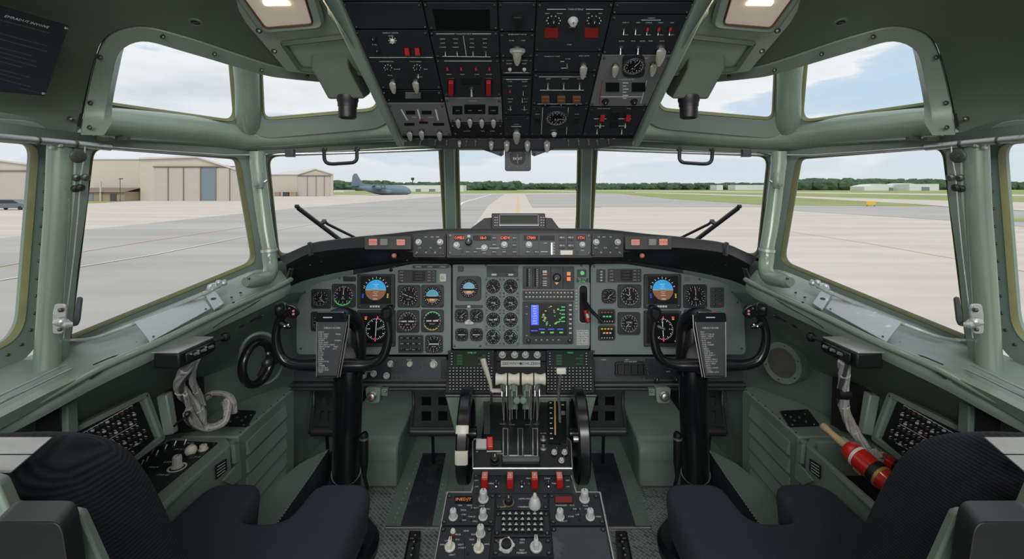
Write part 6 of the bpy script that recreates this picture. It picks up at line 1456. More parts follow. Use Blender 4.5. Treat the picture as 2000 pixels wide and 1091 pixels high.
# ================================================================ ceiling behind the overhead panel
b = MB('lining'); b.loft([[Vector((x, .80, 1.66)) for x in (-.36, .36)], [Vector((x, .2, 1.78)) for x in (-.7, .7)], [Vector((x, -1.3, 1.86)) for x in (-1.1, 1.1)]]); b.make('ceiling_aft', kind='structure')
def HZ(x, y, z): return P(x, y, -z * F / (y - HY))      # photo pixel on a level z below the eye
def blob(b, pts, m): b.add(pts, [list(range(len(pts)))], m)
for s in (1, -1):
    SIDE[0] = s; side = 'left' if s > 0 else 'right'; port = s > 0
    X = Vector((s, 0, 0)); inx = Vector((1.0 * s, 0, 0))
    # ---- louvred cabinet along the wall
    cb = thing('louvred_cabinet', 'green floor cabinet with pressed louvres along the %s wall beside the footwell' % side, 'cabinet', Vector((-.95 * s, 1.6, 0)))
    top = [HZ(575, 757, -.77), HZ(465, 852, -.77), HZ(352, 852, -.77), HZ(395, 815, -.77), HZ(458, 786, -.77), HZ(552, 753, -.77)]
    b = MB('green'); b.ext(top, Vector((0, 0, -.43))); b.make('body', cb, bev=.006, seg=3)
    b = MB('louvre'); xs = top[1].x + .002 * s
    y0, y1 = top[1].y + .035, top[0].y - .06
    for k in range(5):
        z1 = EZ - .805 - k * .058; z0 = z1 - .046
        b.loft([[Vector((xs, y0, z0)), Vector((xs, y1, z0)), Vector((xs, y1, z1)), Vector((xs, y0, z1))], [Vector((xs + .012 * s, y0 + .006, z0 + .004)), Vector((xs + .012 * s, y1 - .006, z0 + .004)), Vector((xs + .003 * s, y1 - .003, z1 - .002)), Vector((xs + .003 * s, y0 + .003, z1 - .002))]], closed=True, cap=True)
    b.make('louvre_panel', cb, bev=.002)
    b = MB('screw')
    for k in range(8): b.sph(top[0].lerp(top[1], (k + .5) / 8) + Vector((-.006 * s, 0, .001)), .0028, n=6)
    b.make('rivet_row', cb)
    jp = thing('junction_plate', 'small black connector plate on top of the louvred cabinet by the %s wall' % side, 'plate', HZ(465, 820, -.77))
    b = MB('black'); b.ext([HZ(x, y, -.768) for x, y in ((446, 803), (500, 806), (482, 834), (424, 832))], Vector((0, 0, .008)))
    b.use('steel')
    for x, y in ((452, 808), (490, 810), (476, 829), (434, 828)): b.sph(HZ(x, y, -.760), .003, n=7)
    for x, y in ((463, 816), (472, 822), (450, 824), (480, 815)): b.lathe([(.006, 0), (.005, .006)], Matrix.Translation(HZ(x, y, -.760)), 8, 'dark_metal')
    b.make('plate', jp, bev=.001)
    # ---- side console
    sc_ = thing('side_console', 'green side console box beside the %s seat with %s' % (side, 'knobs on its black top' if port else 'a tray for red bottles'), 'console', Vector((-.95 * s, 1.0, 0)))
    zt = -.745
    ctop = [HZ(452, 866, zt), Vector((-.842 * s, .78, EZ + zt)), Vector((-1.10 * s, .78, EZ + zt)), Vector((-1.07 * s, 1.10, EZ + zt)), HZ(336, 853, zt), HZ(444, 853, zt)]
    b = MB('green')
    if port: b.ext(ctop, Vector((0, 0, -.45)))
    else:      # open tray
        inn_ = [p.lerp(sum(ctop, Vector()) / 6, .10) for p in ctop]
        b.loft([[p + Vector((0, 0, -.45)) for p in ctop], ctop, inn_, [p + Vector((0, 0, -.10)) for p in inn_]], closed=True); b.add([p + Vector((0, 0, -.10)) for p in inn_], [list(range(6))], 'groove')
    b.make('body', sc_, bev=.005)
    b = MB('green_gloss'); b.tube([HZ(456, 862, -.757), Vector((-.834 * s, .78, EZ - .757))], .010, 10); b.make('edge_roll', sc_)
    fx = -.785 * s
    def fpt(x, y, dx=0.0):      # pixel on the inboard face of the console
        d = .834 * F / (CX - x); p = P(x, y, d); p.x += dx * s; return p
    b = MB('placard'); b.ext([fpt(x, y, .002) for x, y in ((418, 909), (440, 895), (441, 918), (420, 936))], X * .002); 
    for k in range(4): b.ext([fpt(x, y, .0042) for x, y in ((421, 911 + k * 6), (437, 901 + k * 5.4), (437, 902.5 + k * 5.4), (421, 912.5 + k * 6))], X * .0004, 'marking')
    b.make('placard', sc_)
    b = MB('green'); b.ext([fpt(x, y, .0) for x, y in ((449, 868), (461, 866), (463, 900), (452, 906))], X * .012); b.make('latch_bracket', sc_, bev=.003)
    b = MB('green_gloss'); b.ext([fpt(x, y, .0) for x, y in ((431, 938), (466, 898), (468, 934), (450, 948))], X * .008); b.make('folding_flap', sc_, bev=.002)
    if port:
        CT = Pl(HZ(335, 863, zt + .001), HZ(424, 866, zt + .001), HZ(318, 962, zt + .001))
        b = MB('avionics'); b.ext([CT.at(x, y) for x, y in ((425, 866), (333, 862), (236, 915), (303, 968))], CT.n * .004)
        for x, y in ((418, 869), (337, 866), (308, 957)): b.lathe([(.004, .004), (.004, .006), (.002, .007)], CT.m(x, y), 8, 'screw')
        for x, y in ((352, 880), (330, 905), (300, 915), (372, 868), (385, 895), (318, 930)): b.text(words(1), CT.m(x, y, .0044), .011)
        o = b.make('switch_plate', sc_, bev=.001)
        put(K_TALL, 'knob', o, CT, 346, 914, 8.5, h=.004); put(K_IVORY, 'knob', o, CT, 397, 880, 7, h=.004)
        b = MB('ivory'); b.sph(CT.at(373, 893, .020), .015, n=14); b.lathe([(.010, 0), (.008, .012)], CT.m(373, 895, .004), 12, 'dark_metal'); b.make('knob', o, label='round ivory knob')
        b = MB('knob_grey'); b.ring(CT.m(346, 916, .0045), .018, .022, 'marking', 20, .001); b.make('dial_ring', o)
        for x, y in ((322, 882), (305, 893), (286, 905), (296, 890), (276, 912), (352, 908), (322, 872), (340, 875), (360, 872)): put(TOG_UP, 'toggle_switch', o, CT, x, y, 3, h=.004)
    # ---- circuit breaker panel standing against the wall
    bpp = mirpl([(268, 780, 1.23), (298, 857, 1.25), (147, 847, 1.06)])
    bk = thing('breaker_panel', 'black circuit breaker panel with rows of tiny white marks behind the %s console' % side, 'breaker panel', bpp.at(250, 860))
    b = MB('green'); b.loft([[bpp.at(v.x, v.y, h) for v in offset(rpoly([(120, 850), (285, 768), (318, 856), (262, 898), (120, 980)], 4, 2), w_)] for w_, h in ((3, -.02), (3, .004), (-6, .006), (-8, 0))], closed=True); b.add([bpp.at(v.x, v.y, .0) for v in offset(rpoly([(120, 850), (285, 768), (318, 856), (262, 898), (120, 980)], 4, 2), -7)], [list(range(15))], 'green'); b.make('frame', bk)
    b = MB('black'); b.ext([bpp.at(x, y, .0) for x, y in ((134, 853), (267, 780), (299, 857), (262, 889), (134, 968))], bpp.n * .004)
    for r_ in range(7):
        for k in range(13):
            t = k / 12; x = 146 + 118 * t + r_ * 3.6; y = 858 - 66 * t + r_ * 13 - (0 if r_ else 0)
            if x > 262 + r_ * 4.2: continue
            if y > 868 + (x - 134) * .0 + (20 if x < 260 else 0): continue
            b.lathe([(.0032, .004), (.0028, .009)], bpp.m(x, y), 6, 'brown' if (k * 5 + r_ * 3) % 9 == 0 else 'knob_grey' if (k + r_) % 3 == 0 else 'dark_metal')
            b.ext(quad(bpp, x - 2.6, y - 5.4, x + 2.2, y - 4, .004), bpp.n * .0005, 'marking')
        if r_ % 3 == 0: b.ext([bpp.at(x, y, .004) for x, y in ((150 + r_ * 3, 850 + r_ * 12), (255 + r_ * 3, 791 + r_ * 12), (255 + r_ * 3, 792.3 + r_ * 12), (150 + r_ * 3, 851.3 + r_ * 12))], bpp.n * .0005, 'marking')
    b.make('breaker_plate', bk)
    b = MB('green'); b.ext([bpp.at(x, y, .0) for x, y in ((304, 775), (318, 766), (330, 845), (318, 852))], bpp.n * .03); b.make('corner_post', bk, bev=.004)
    b = MB('groove'); b.ext([P(*q) for q in ((318, 768, 1.40), (345, 752, 1.43), (398, 735, 1.50), (402, 838, 1.50), (335, 848, 1.38))], X * -.01); b.make('trim_%d' % (29 if port else 30), kind='structure')  # shade of the recess beside the breaker panel, painted as a near-black plate
    b = MB('green'); b.ext([P(*q) for q in ((118, 792, 1.02), (139, 780, 1.05), (142, 842, 1.05), (120, 852, 1.02))], X * .015); o = b.make('trim_%d' % (31 if port else 32), kind='structure', bev=.003)
    b = MB('groove'); b.ext([P(*q) for q in ((70, 822, .98), (112, 797, 1.02), (114, 848, 1.02), (70, 870, .98))], X * .005); b.make('trim_%d' % (33 if port else 34), kind='structure')  # near-black sheet paints the darkness of a small cabinet opening
    # ---- map lamp box under the ledge with its cable harness
    A, B_ = P(340, 702, 1.08), P(410, 670, 1.20); dv = (B_ - A); nn = dv.cross(Vector((0, 0, 1))).normalized(); nn = nn if nn.x * s > 0 else -nn
    bx = thing('map_lamp_box', 'black switch box with a silver top and hanging grey cables under the %s ledge' % side, 'switch box', (A + B_) / 2)
    up = Vector((0, 0, 1)); b = MB('black'); b.ext([A - up * .022 - nn * .05, B_ - up * .022 - nn * .05, B_ - up * .022 + nn * .012, A - up * .022 + nn * .012], up * .036); b.make('case', bx, bev=.004)
    b = MB('alloy'); b.ext([A + up * .014 - nn * .055, B_ + up * .014 - nn * .055, B_ + up * .014 + nn * .010, A + up * .014 + nn * .010], up * .004); b.make('top_plate', bx, bev=.001)
    b = MB('black_gloss'); b.ext([A.lerp(B_, t) + nn * .012 + up * z for t, z in ((.12, -.014), (.95, -.014), (.95, .010), (.12, .010))], nn * .008); b.make('switch_plate', bx, bev=.003)
    for t in (.3, .5, .72):
        b = MB('steel'); p = A.lerp(B_, t) + nn * .022; b.tube([p, p + nn * .010 + up * .004], .004, 7); b.make('toggle_switch', bx)
    b = MB('dark_metal'); b.tube([P(412, 668, 1.20), P(428, 662, 1.24), P(437, 658, 1.27)], .005, 8); b.sph(P(440, 658, 1.28), .013, 'black', 10); b.make('lamp_stem', bx)
    def cable(pts, r, nm='cable', n=6):
        """a laced bundle of thin grey wires"""
        b = MB('cable'); pp = [P(*p) for p in smooth_path([Vector(p) for p in pts], 6)]; ph = R.uniform(0, 6)
        for k in range(n):
            path = []
            for i, p in enumerate(pp):
                t = (pp[min(i + 1, len(pp) - 1)] - pp[max(i - 1, 0)]).normalized(); x = t.cross(Vector((0, 1, 0))).normalized(); y = t.cross(x)
                a = ph + TAU * k / n + i * .16; q = r * (.62 + .10 * math.sin(i * .9 + k * 2)); path.append(p + x * q * math.cos(a) + y * q * math.sin(a))
            b.tube(path, r * .42, 7, ('cable', 'cable', 'knob_grey', 'cable', 'card', 'cable')[k % 6])
        for k in range(5, len(pp) - 2, 11): b.tube([pp[k], pp[k].lerp(pp[k + 1], .35)], r * 1.08, 10, 'knob_grey')
        return b.make(nm, bx)
    if port:
        cable([(372, 700, 1.14), (362, 722, 1.16), (350, 748, 1.19), (358, 768, 1.22), (378, 788, 1.26), (392, 808, 1.29), (393, 828, 1.30)], .0135)
        cable([(385, 700, 1.16), (376, 722, 1.19), (376, 745, 1.22), (388, 770, 1.26), (398, 788, 1.29)], .0085)
        cable([(378, 790, 1.27), (366, 810, 1.27), (380, 828, 1.29), (412, 834, 1.33), (440, 820, 1.37), (444, 792, 1.40), (436, 782, 1.40)], .0105)
        cable([(393, 785, 1.32), (412, 770, 1.36), (436, 768, 1.40), (455, 782, 1.42), (458, 806, 1.42)], .0085)
        cable([(362, 770, 1.20), (372, 800, 1.24), (392, 830, 1.28)], .006)
        b = MB('black'); b.sph(P(366, 808, 1.22), .008, n=8); b.tube([P(340, 832, 1.2), P(352, 820, 1.22), P(366, 812, 1.24)], .003, 6); b.make('cable_tie', bx)
    else:
        cable([(376, 705, 1.13), (375, 735, 1.15), (378, 770, 1.17), (374, 800, 1.19), (362, 830, 1.20), (345, 855, 1.19), (322, 880, 1.17), (306, 895, 1.14)], .0125)
        b = MB('black'); b.tube([P(366, 769, 1.16), P(388, 769, 1.16)], .013, 10); b.tube([P(377, 764, 1.17), P(377, 775, 1.17)], .0165, 12); b.make('cable_clamp', bx)
    # small fittings on the wall
    for x, y, d, m_ in ((471, 633, 1.44, 'brown'), (491, 622, 1.47, 'black'), (507, 616, 1.49, 'dark_metal')):
        w_ = thing('wall_fitting', 'small dark round fitting on the %s wall just under the ledge' % side, 'fitting', P(x, y, d), 'wall fittings under the ledge'); b = MB('dark_metal'); q = Pl(P(x, y, d), P(x + 9, y, d + .04), P(x, y + 9, d)); b.lathe([(.011, -.02), (.011, .003), (.007, .005), (.004, .010)], q.mp(P(x, y, d)), 12); b.sph(None, .004, m_, 8, q.mp(P(x, y, d)) @ T(0, 0, .009)); b.make('knob', w_)

    # ================= seat
    st = thing('pilot_seat', 'dark cloth cockpit seat on the %s with a notched cushion and black ribbed backrest' % side, 'seat', Vector((-.61 * s, 1.0, 0)))
    zc = EZ - .78
    def cx_(*a): return [Vector((-x * s, y, zc)) for x, y in a]
    out2 = rpoly([(.385, 1.225), (.535, 1.225), (.545, 1.08), (.66, 1.08), (.675, 1.225), (.815, 1.225), (.828, .80), (.80, .62), (.375, .62)], [.05, .045, .045, .045, .045, .05, .05, .05, .03], 6)
    # crowned top: rows inset and dropped
    b = MB('seat_cloth'); n = len(out2)
    lv = [(-.004, -.105), (.0, -.06), (.003, -.03), (.001, -.014), (-.005, -.005), (-.012, -.001), (-.017, 0)]
    rows = [[Vector((-v.x * s, v.y, zc + dz)) for v in offset(out2, -abs(w_) if w_ < 0 else w_)] for w_, dz in lv]
    b.loft(rows, closed=True); b.add(rows[-1], [list(range(n))]); b.add(rows[0], [list(range(n))]); b.make('cushion', st, angle=70)
    b = MB('black'); ed = offset(out2, -.011); b.tube([Vector((-v.x * s, v.y, zc - .0045)) for v in ed], .0016, 5, closed=True); b.make('seam_piping', st)
    b = MB('black_gloss'); b.lathe([(.095, 0), (.112, .008), (.115, .03), (.105, .045), (.06, .05), (.05, .055)], Matrix.Translation(Vector((-.478 * s, 1.19, .245))), 36); b.make('recline_wheel', st)
    b = MB('dark_metal'); b.lathe([(.17, 0), (.17, .02), (.10, .05), (.10, .25)], Matrix.Translation(Vector((-.60 * s, .86, .0))), 32); b.use('green'); b.box(Vector((-.60 * s, .84, .29)), .36, .36, .05); b.make('pedestal_base', st, bev=.003)
    # backrest
    ol = [(.98, -.90), (.985, -.55), (.955, -.44), (.90, -.395), (.80, -.385), (.72, -.385), (.668, -.393), (.628, -.415), (.60, -.45), (.575, -.495), (.548, -.555), (.515, -.625), (.47, -.72), (.44, -.90)]
    sm_ = smooth_path([Vector((a, c, 0)) for a, c in ol], 4); cxm = Vector((.74, -.75, 0))
    b = MB('knit'); rows = []
    for y, sc2, dz in ((.74, .90, 0), (.745, .975, 0), (.72, 1.0, 0), (.66, 1.0, -.004), (.61, .985, -.014), (.585, .955, -.026), (.575, .90, -.036), (.572, .78, -.040)):
        rows.append([Vector((-(cxm.x + (v.x - cxm.x) * sc2) * s, y, EZ + cxm.y + (v.y - cxm.y) * sc2 + dz)) for v in sm_])
    b.loft(rows); b.add(rows[-1], [list(range(len(sm_)))]); b.add(rows[0], [list(range(len(sm_)))]); b.make('backrest', st, angle=70)
    b = MB('black'); b.tube([p + Vector((0, -.0, .001)) for p in rows[4][12:]], .0022, 5); b.make('seam_piping', st)
    # grey quilted pad over the shoulder
    b = MB('cloth_grey')
    def q_(x, y, d): return P(x, y, d)
    for (a0, a1) in ((0, .47), (.50, 1.0)):
        rws = []
        for t in [a0 + (a1 - a0) * k / 6 for k in range(7)]:
            bul = .010 * math.sin(math.pi * (t - a0) / (a1 - a0)) ** .6
            y_ = 853 + 70 * t; d_ = .665 - .085 * t - bul; xr = 104 - 82 * t
            rws.append([q_(-75, y_ + 1, d_ + .01), q_(-60, y_, d_), q_(xr - 30, y_, d_), q_(xr - 3, y_, d_ + .002), q_(xr, y_, d_ + .014)])
        b.loft(rws)
    b.make('quilted_pad', st, angle=60, label='grey quilted cloth pad')
    b = MB('black'); b.ext([q_(x, y, .475) for x, y in [(v.x, v.y) for v in rpoly([(6, 1010), (30, 976), (142, 976), (154, 990), (182, 1180), (-10, 1180)], [10, 14, 12, 14, 5, 5], 4)]], Vector((.028 * s, -.045, .010)))
    b.make('armrest', st, bev=.008, seg=4, label='folded black leather armrest'); b = MB('dark_metal'); b.lathe([(.006, 0), (.006, .002), (.003, .003)], Matrix.Translation(P(74, 984, .462) + Vector((.004 * s, -.012, -.0035))), 12); b.make('armrest_bolt', st)
    b = MB('green'); b.ext([q_(x, y, .52) for x, y in ((150, 985), (172, 990), (240, 1140), (188, 1140))], Vector((.01 * s, -.02, .006))); b.make('frame_strut', st, bev=.004)
    b = MB('green'); b.ext([q_(x, y, .55) for x, y in ((-80, 915), (-12, 917), (22, 925), (48, 985), (54, 1140), (-80, 1140))], Vector((.016 * s, -.03, .010))); b.make('back_frame', st, bev=.006, seg=3)
SIDE[0] = 1
# ---- steering tiller on the port wall
tl = thing('steering_tiller', 'black nosewheel steering ring mounted on the left wall ahead of the seat', 'tiller', P(505, 715, 1.5))
b = MB('black_gloss'); ring = [P(501 + 28 * math.cos(a) , 709 + 40 * math.sin(a) - 12 * math.cos(a), 1.42 + .055 * math.cos(a)) for a in [TAU * k / 28 for k in range(28)]]
b.tube(ring, .0145, 12, closed=True, flat=.8); b.make('ring', tl)
b = MB('black'); b.tube([P(508, 735, 1.45), P(520, 712, 1.47), P(528, 695, 1.47)], .010, 8); b.tube([P(520, 712, 1.47), P(540, 700, 1.56)], .016, 12); b.use('dark_metal'); b.sph(P(522, 708, 1.455), .014, n=10); b.sph(P(524, 690, 1.46), .008, n=8); b.make('spoke', tl)
b = MB('green'); b.tube([P(510 + 42 * math.cos(a), 700 + 50 * math.sin(a), 1.56 + .04 * math.cos(a)) for a in [TAU * k / 30 for k in range(30)]], .006, 8, closed=True); b.make('mounting_bulge', tl)
# ---- starboard loudspeaker and bottles
SIDE[0] = -1
sp = thing('loudspeaker', 'round grey mesh loudspeaker set in the right wall behind the control wheel', 'loudspeaker', P(496, 708, 1.66))
c_ = P(496, 708, 1.66); SPp = Pl(c_, c_ + Vector((-.11, .2, 0)), c_ + Vector((.01, 0, .1))); M = SPp.mp(c_)
b = MB('green'); b.ring(M, .052, .071, 'green', 36, .005)
b.lathe([(.071, -.06), (.071, .0)], M, 36, 'green')
for k in range(6): a = TAU * k / 6 + .4; b.sph(None, .003, 'screw', 7, M @ T(.062 * math.cos(a), .062 * math.sin(a), .005))
b.make('rim', sp); b = MB('speaker_mesh'); b.disc(M @ T(0, 0, .002), .053, n=36); b.make('grille', sp, smooth=False)
SIDE[0] = 1
def bottle(p0, p1, r, nm, lab, full=True):
    t = thing(nm, lab, 'fire extinguisher', (p0 + p1) / 2); ax = (p1 - p0).normalized()
    M = ax.to_track_quat('Z', 'Y').to_matrix().to_4x4(); M.translation = p0; L = (p1 - p0).length
    b = MB('red_gloss'); b.lathe([(r * .3, -.004), (r * .75, 0), (r * .96, .012), (r, .022), (r, L - .03), (r * .8, L - .008), (r * .3, L)], M, 26); b.make('cylinder_body', t)
    b = MB('white'); b.lathe([(r * 1.01, L * .20), (r * 1.015, L * .21), (r * 1.015, L * .245), (r * 1.01, L * .255)], M, 26); b.make('white_band', t)
    b = MB('gold')
    for k in range(7):
        a = -2.2 + (k % 3) * .35; z = L * (.32 + .05 * (k // 3)); b.box((r * math.cos(a), r * math.sin(a), z), .006, .006, .008, M)
    b.make('decal', t)
    b = MB('black'); b.lathe([(r * 1.03, L * .55), (r * 1.05, L * .56), (r * 1.05, L * .66), (r * 1.03, L * .67)], M, 26); b.lathe([(r * 1.02, L * .68), (r * 1.03, L * .69), (r * 1.03, L * .73)], M, 26, 'gold'); b.make('retaining_strap', t)
    b = MB('wood' if full else 'knob_grey'); b.lathe([(r * .34, -.075), (r * .42, -.07), (r * .30, -.05), (r * .40, -.02), (r * .34, .0)], M, 14); b.make('neck', t)
bottle(P(1656, 874, 1.175), P(1752, 958, 1.06), .027, 'fire_extinguisher', 'red fire extinguisher bottle with a brown neck lying in the right console tray')
bottle(P(1702, 888, 1.21), P(1790, 935, 1.12), .020, 'fire_extinguisher', 'smaller dark red bottle with a grey neck lying behind the bigger extinguisher', False)
# ---- printed placard on the port ceiling
PLp = Pl(P(0, 8, .745), P(130, 45, .835), P(84, 182, .905))
pk = thing('ceiling_placard', 'black placard with rows of grey lettering fixed to the left ceiling lining', 'placard', PLp.at(50, 100))
b = MB('placard'); b.ext([PLp.at(x, y, .006) for x, y in ((-70, -14), (130, 45), (84, 182), (-70, 166))], PLp.n * .002)
ang = Matrix.Rotation(0, 4, 'Z')
def pline(x, y, t, sz, m='annun_grey'):
    a = PLp.at(x, y, .0085); c_ = PLp.at(x + 50, y + 13.5, .0085); ux = (c_ - a).normalized(); vy = PLp.n.cross(ux); Mx = Matrix((ux, vy, PLp.n)).transposed().to_4x4(); Mx.translation = a
    b.text(t, Mx, sz * PLp.k(x, y), m, 'LEFT', ital=.1)
pline(4, 24, 'EMRADUT INVOIVE', 8.2, 'marking')
for x, y, t in ((-20, 28, 'LIR FOR THREACTUNE HATNAMER HU EHIRON'), (-20, 38, 'E HVD'), (-14, 56, 'LA RIOTAM IHVED HODUEND TIANT UOIN'), (-18, 66, 'KOWINOITHGAN SH HINA SNIOB IMI UI NERI'), (-20, 82, 'HRM APITINGD FI KUGTOPM INO'), (-20, 91, 'MACHI KAVPHC JHOND IVIN PUONG'), (-20, 100, 'NIMUSCHHATIOGO H IPCIT DINNANI'), (-20, 109, 'INO NARVD EXGIMNINE'), (-20, 125, 'HJR SICRONHI EHGHIE CRONEN'), (-16, 134, 'HUITANT INI IHOTHIPI'), (-20, 143, 'HONAINTS IINI HUK TIHONA IND'), (-20, 150, 'HNUM'), (36, 166, 'HIUIN UOMHOO')): pline(x, y, t, 4.3)
for x, y in ((124, 48), (80, 176)): b.sph(PLp.at(x, y, .009), .003, 'steel', 8)
b.make('plate', pk, smooth=False)

# ---- windscreen wipers (outside the glass)
for s in (1, -1):
    SIDE[0] = s
    wp = thing('windscreen_wiper', 'dark wiper blade resting slanted on the outside of the %s windscreen' % ('left' if s > 0 else 'right'), 'wiper', P(662, 466, 2.02))
    b = MB('dark_metal'); p0, p1 = P(580, 403, 1.90), P(668, 470, 2.08)
    b.tube([p0, p0.lerp(p1, .5), p1], .008, 8); b.tube([p0 + Vector((0, 0, -.010)), p1 + Vector((0, 0, -.010))], .004, 6, 'black'); b.sph(p0, .011, 'black', 8); b.make('blade', wp)
    b = MB('black'); b.tube([P(630, 430, 2.0), P(641, 438, 2.02), P(694, 464, 2.12)], .006, 8); b.sph(P(633, 432, 2.0), .012, 'dark_metal', 8); b.tube([P(626, 437, 1.99), P(636, 432, 2.0)], .009, 8); b.make('arm', wp)
SIDE[0] = 1

# ================================================================ the airfield outside
GZ = -3.9
def G(x, y, up=0.0): v = P(x, y, -GZ * F / (y - HY)); v.z = EZ + GZ + up; return v
b = MB('concrete'); z = EZ + GZ; b.add([Vector((-4000, -600, z)), Vector((4000, -600, z)), Vector((4000, 4500, z)), Vector((-4000, 4500, z))], [[0, 1, 2, 3]]); b.make('ground', kind='structure', smooth=False)
gn = [0]
def patch(name, m, pts, up, kind='structure', **k):
    b = MB(m); b.add([G(x, y, up) for x, y in pts], [list(range(len(pts)))]); gn[0] += 1; return b.make(name, kind=kind, smooth=False, **k)
patch('apron_pavement', 'asphalt', [(-2500, 640), (-600, 520), (0, 465), (282, 437), (538, 410), (753, 392), (900, 380), (985, 379), (955, 400), (880, 500), (500, 1200), (-3500, 1200)], .02)
patch('apron_pavement', 'asphalt', [(1025, 379), (1160, 378), (1175, 405), (1040, 405)], .035)
patch('taxiway_pavement', 'asphalt', [(1140, 375.8), (1210, 379), (1300, 388), (1480, 400), (1560, 401.5), (1790, 403), (2300, 400), (4000, 440), (4000, 700), (2000, 443), (1850, 430), (1560, 412), (1500, 404), (1160, 404)], .02)
patch('lawn', 'grass_mat', [(1125, 369.2), (4000, 369.4), (4000, 405), (2300, 398), (1790, 402.5), (1560, 401), (1480, 399.5), (1300, 387.5), (1210, 378.5), (1125, 375.5)], .04)
patch('taxiway_pavement', 'concrete', [(1140, 371), (1560, 375), (1850, 378.5), (4000, 400), (4000, 406), (1850, 381.5), (1560, 377), (1140, 371.8)], .08)
patch('taxiway_pavement', 'concrete', [(1240, 374.8), (1560, 383.5), (1850, 392), (4000, 440), (4000, 520), (1850, 404), (1790, 399), (1560, 386.5), (1240, 376)], .08)
patch('lawn', 'grass_mat', [(640, 370), (890, 369.4), (1130, 369.4), (1130, 376.6), (890, 378), (760, 378.5), (650, 380.5)], .04)
patch('taxiway_pavement', 'concrete', [(1035, 370.5), (1130, 373.5), (1130, 375), (1020, 371)], .08)
patch('lawn', 'grass_mat', [(168, 392), (270, 391), (200, 396), (168, 397)], .04)
patch('lawn', 'grass_mat', [(1966, 426), (2300, 420), (2300, 440), (1966, 432)], .05)
def stripe(name, m, pts, w, up=.05):
    b = MB(m); L_ = [G(x, y, up) for x, y in pts]
    rows = [[], []]
    for i, p in enumerate(L_):
        t = (L_[min(i + 1, len(L_) - 1)] - L_[max(i - 1, 0)]).normalized(); nn = Vector((-t.y, t.x, 0)); rows[0].append(p + nn * w / 2); rows[1].append(p - nn * w / 2)
    b.loft(rows); b.make(name, kind='structure', smooth=False)
stripe('road_marking', 'asphalt_line', [(-100, 566), (157, 522), (302, 498), (492, 460), (541, 450), (665, 428), (860, 392)], .16)
stripe('road_marking', 'yellow_line', [(-100, 540), (157, 493), (300, 470), (484, 443)], .13)
stripe('road_marking', 'yellow_line', [(1011, 380), (1012, 400), (1013, 450)], .35)
stripe('road_marking', 'yellow_line', [(1535, 451), (1700, 476), (1864, 505), (2100, 548)], .10)
stripe('road_marking', 'asphalt_line', [(893, 403), (905, 395), (960, 379.5)], .8)

# hangars
def hangar(label, x0, x1, yb, ypk, yeave, depth, doors, sl=0.0, wallm='hangar_wall', xpk=None):
    d = -GZ * F / (yb - HY); zg = EZ + GZ
    def q(x, y): v = P(x, y, d); return v
    t = thing('hangar', label, 'hangar', Vector((q((x0 + x1) / 2, yb).x, d, zg)))
    xpk = xpk or (x0 + x1) / 2
    def g(x, y): v = q(x, y); v.z = max(v.z, zg); return v
    ye0, ye1 = yeave
    front = [g(x0, yb), g(x1, yb), g(x1, ye1), g(xpk, ypk), g(x0, ye0)]
    front[0].z = zg; front[1].z = zg
    b = MB(wallm); b.ext(front, Vector((-sl * depth, depth, 0))); b.make('walls', t)
    b = MB('hangar_roof'); o = Vector((0, -.6, .35)); dd = Vector((-sl * depth, depth + 1.2, 0))
    b.ext([front[4] + o, front[3] + o, front[2] + o, front[2] + o + Vector((0, 0, -.5)), front[3] + o + Vector((0, 0, -.5)), front[4] + o + Vector((0, 0, -.5))], dd); b.make('roof', t)
    for dx0, dx1, ytop, m_ in doors:
        a, c_ = g(dx0, yb), g(dx1, yb); h = g(dx0, ytop).z - zg
        b = MB(m_); b.ext([Vector((a.x + .1, d - .25, zg)), Vector((c_.x - .1, d - .25, zg)), Vector((c_.x - .1, d - .25, zg + h)), Vector((a.x + .1, d - .25, zg + h))], Vector((0, .2, 0))); b.make('door_panel', t, smooth=False)
    if doors:
        a, c_ = g(doors[0][0], yb), g(doors[-1][1], yb); h = g(0, doors[0][2]).z - zg
        b = MB('annex_roof'); b.box(Vector(((a.x + c_.x) / 2, d - .3, zg + h + .25)), c_.x - a.x + .6, .5, .35)
        for dx0, dx1, *_ in doors[1:]: b.box(Vector((g(dx0, yb).x, d - .3, zg + h / 2)), .22, .3, h)
        b.make('door_track', t, smooth=False)
    return t, q, d, zg
t, q, d, zg = hangar('large cream hangar with one blue door panel beyond the left side window', 274, 506, 392, 307, (310, 345), 60, [(303, 330, 327, 'hangar_door'), (330, 360, 327, 'hangar_door'), (360, 393, 327, 'hangar_door'), (393, 423, 328, 'hangar_blue'), (423, 450, 328, 'hangar_door'), (450, 480, 328, 'hangar_door')], sl=.80, xpk=387)
b = MB('hangar_wall'); xa, xb = q(150, 392).x, q(274, 392).x; b.box(Vector(((xa + xb) / 2, d + 22, zg + 6.3)), xb - xa, 40, 12.6); b.make('side_bay', t, smooth=False)
b = MB('hangar_roof'); b.box(Vector(((xa + xb) / 2, d + 22, zg + 12.8)), xb - xa + .6, 40.6, .3); b.make('roof', t, smooth=False)
an = thing('annex_building', 'low brown annex with a sloping roof against the large cream hangar', 'building', Vector((q(222, 392).x, d - 3, zg)))
xa, xb = q(176, 393).x, q(268, 393).x
b = MB('annex_wall'); b.box(Vector(((xa + xb) / 2, d - 1.5, zg + 1.4)), xb - xa, 6, 2.8); b.make('walls', an, smooth=False)
b = MB('annex_roof'); b.loft([[Vector((xa - .5, d - 5.2, zg + 2.7)), Vector((xb + .5, d - 5.2, zg + 2.7))], [Vector((xa - .5, d + 1, zg + 4.0)), Vector((xb + .5, d + 1, zg + 4.0))], [Vector((xa - .5, d + 1, zg + 2.6)), Vector((xb + .5, d + 1, zg + 2.6))]]); b.make('roof', an, smooth=False)
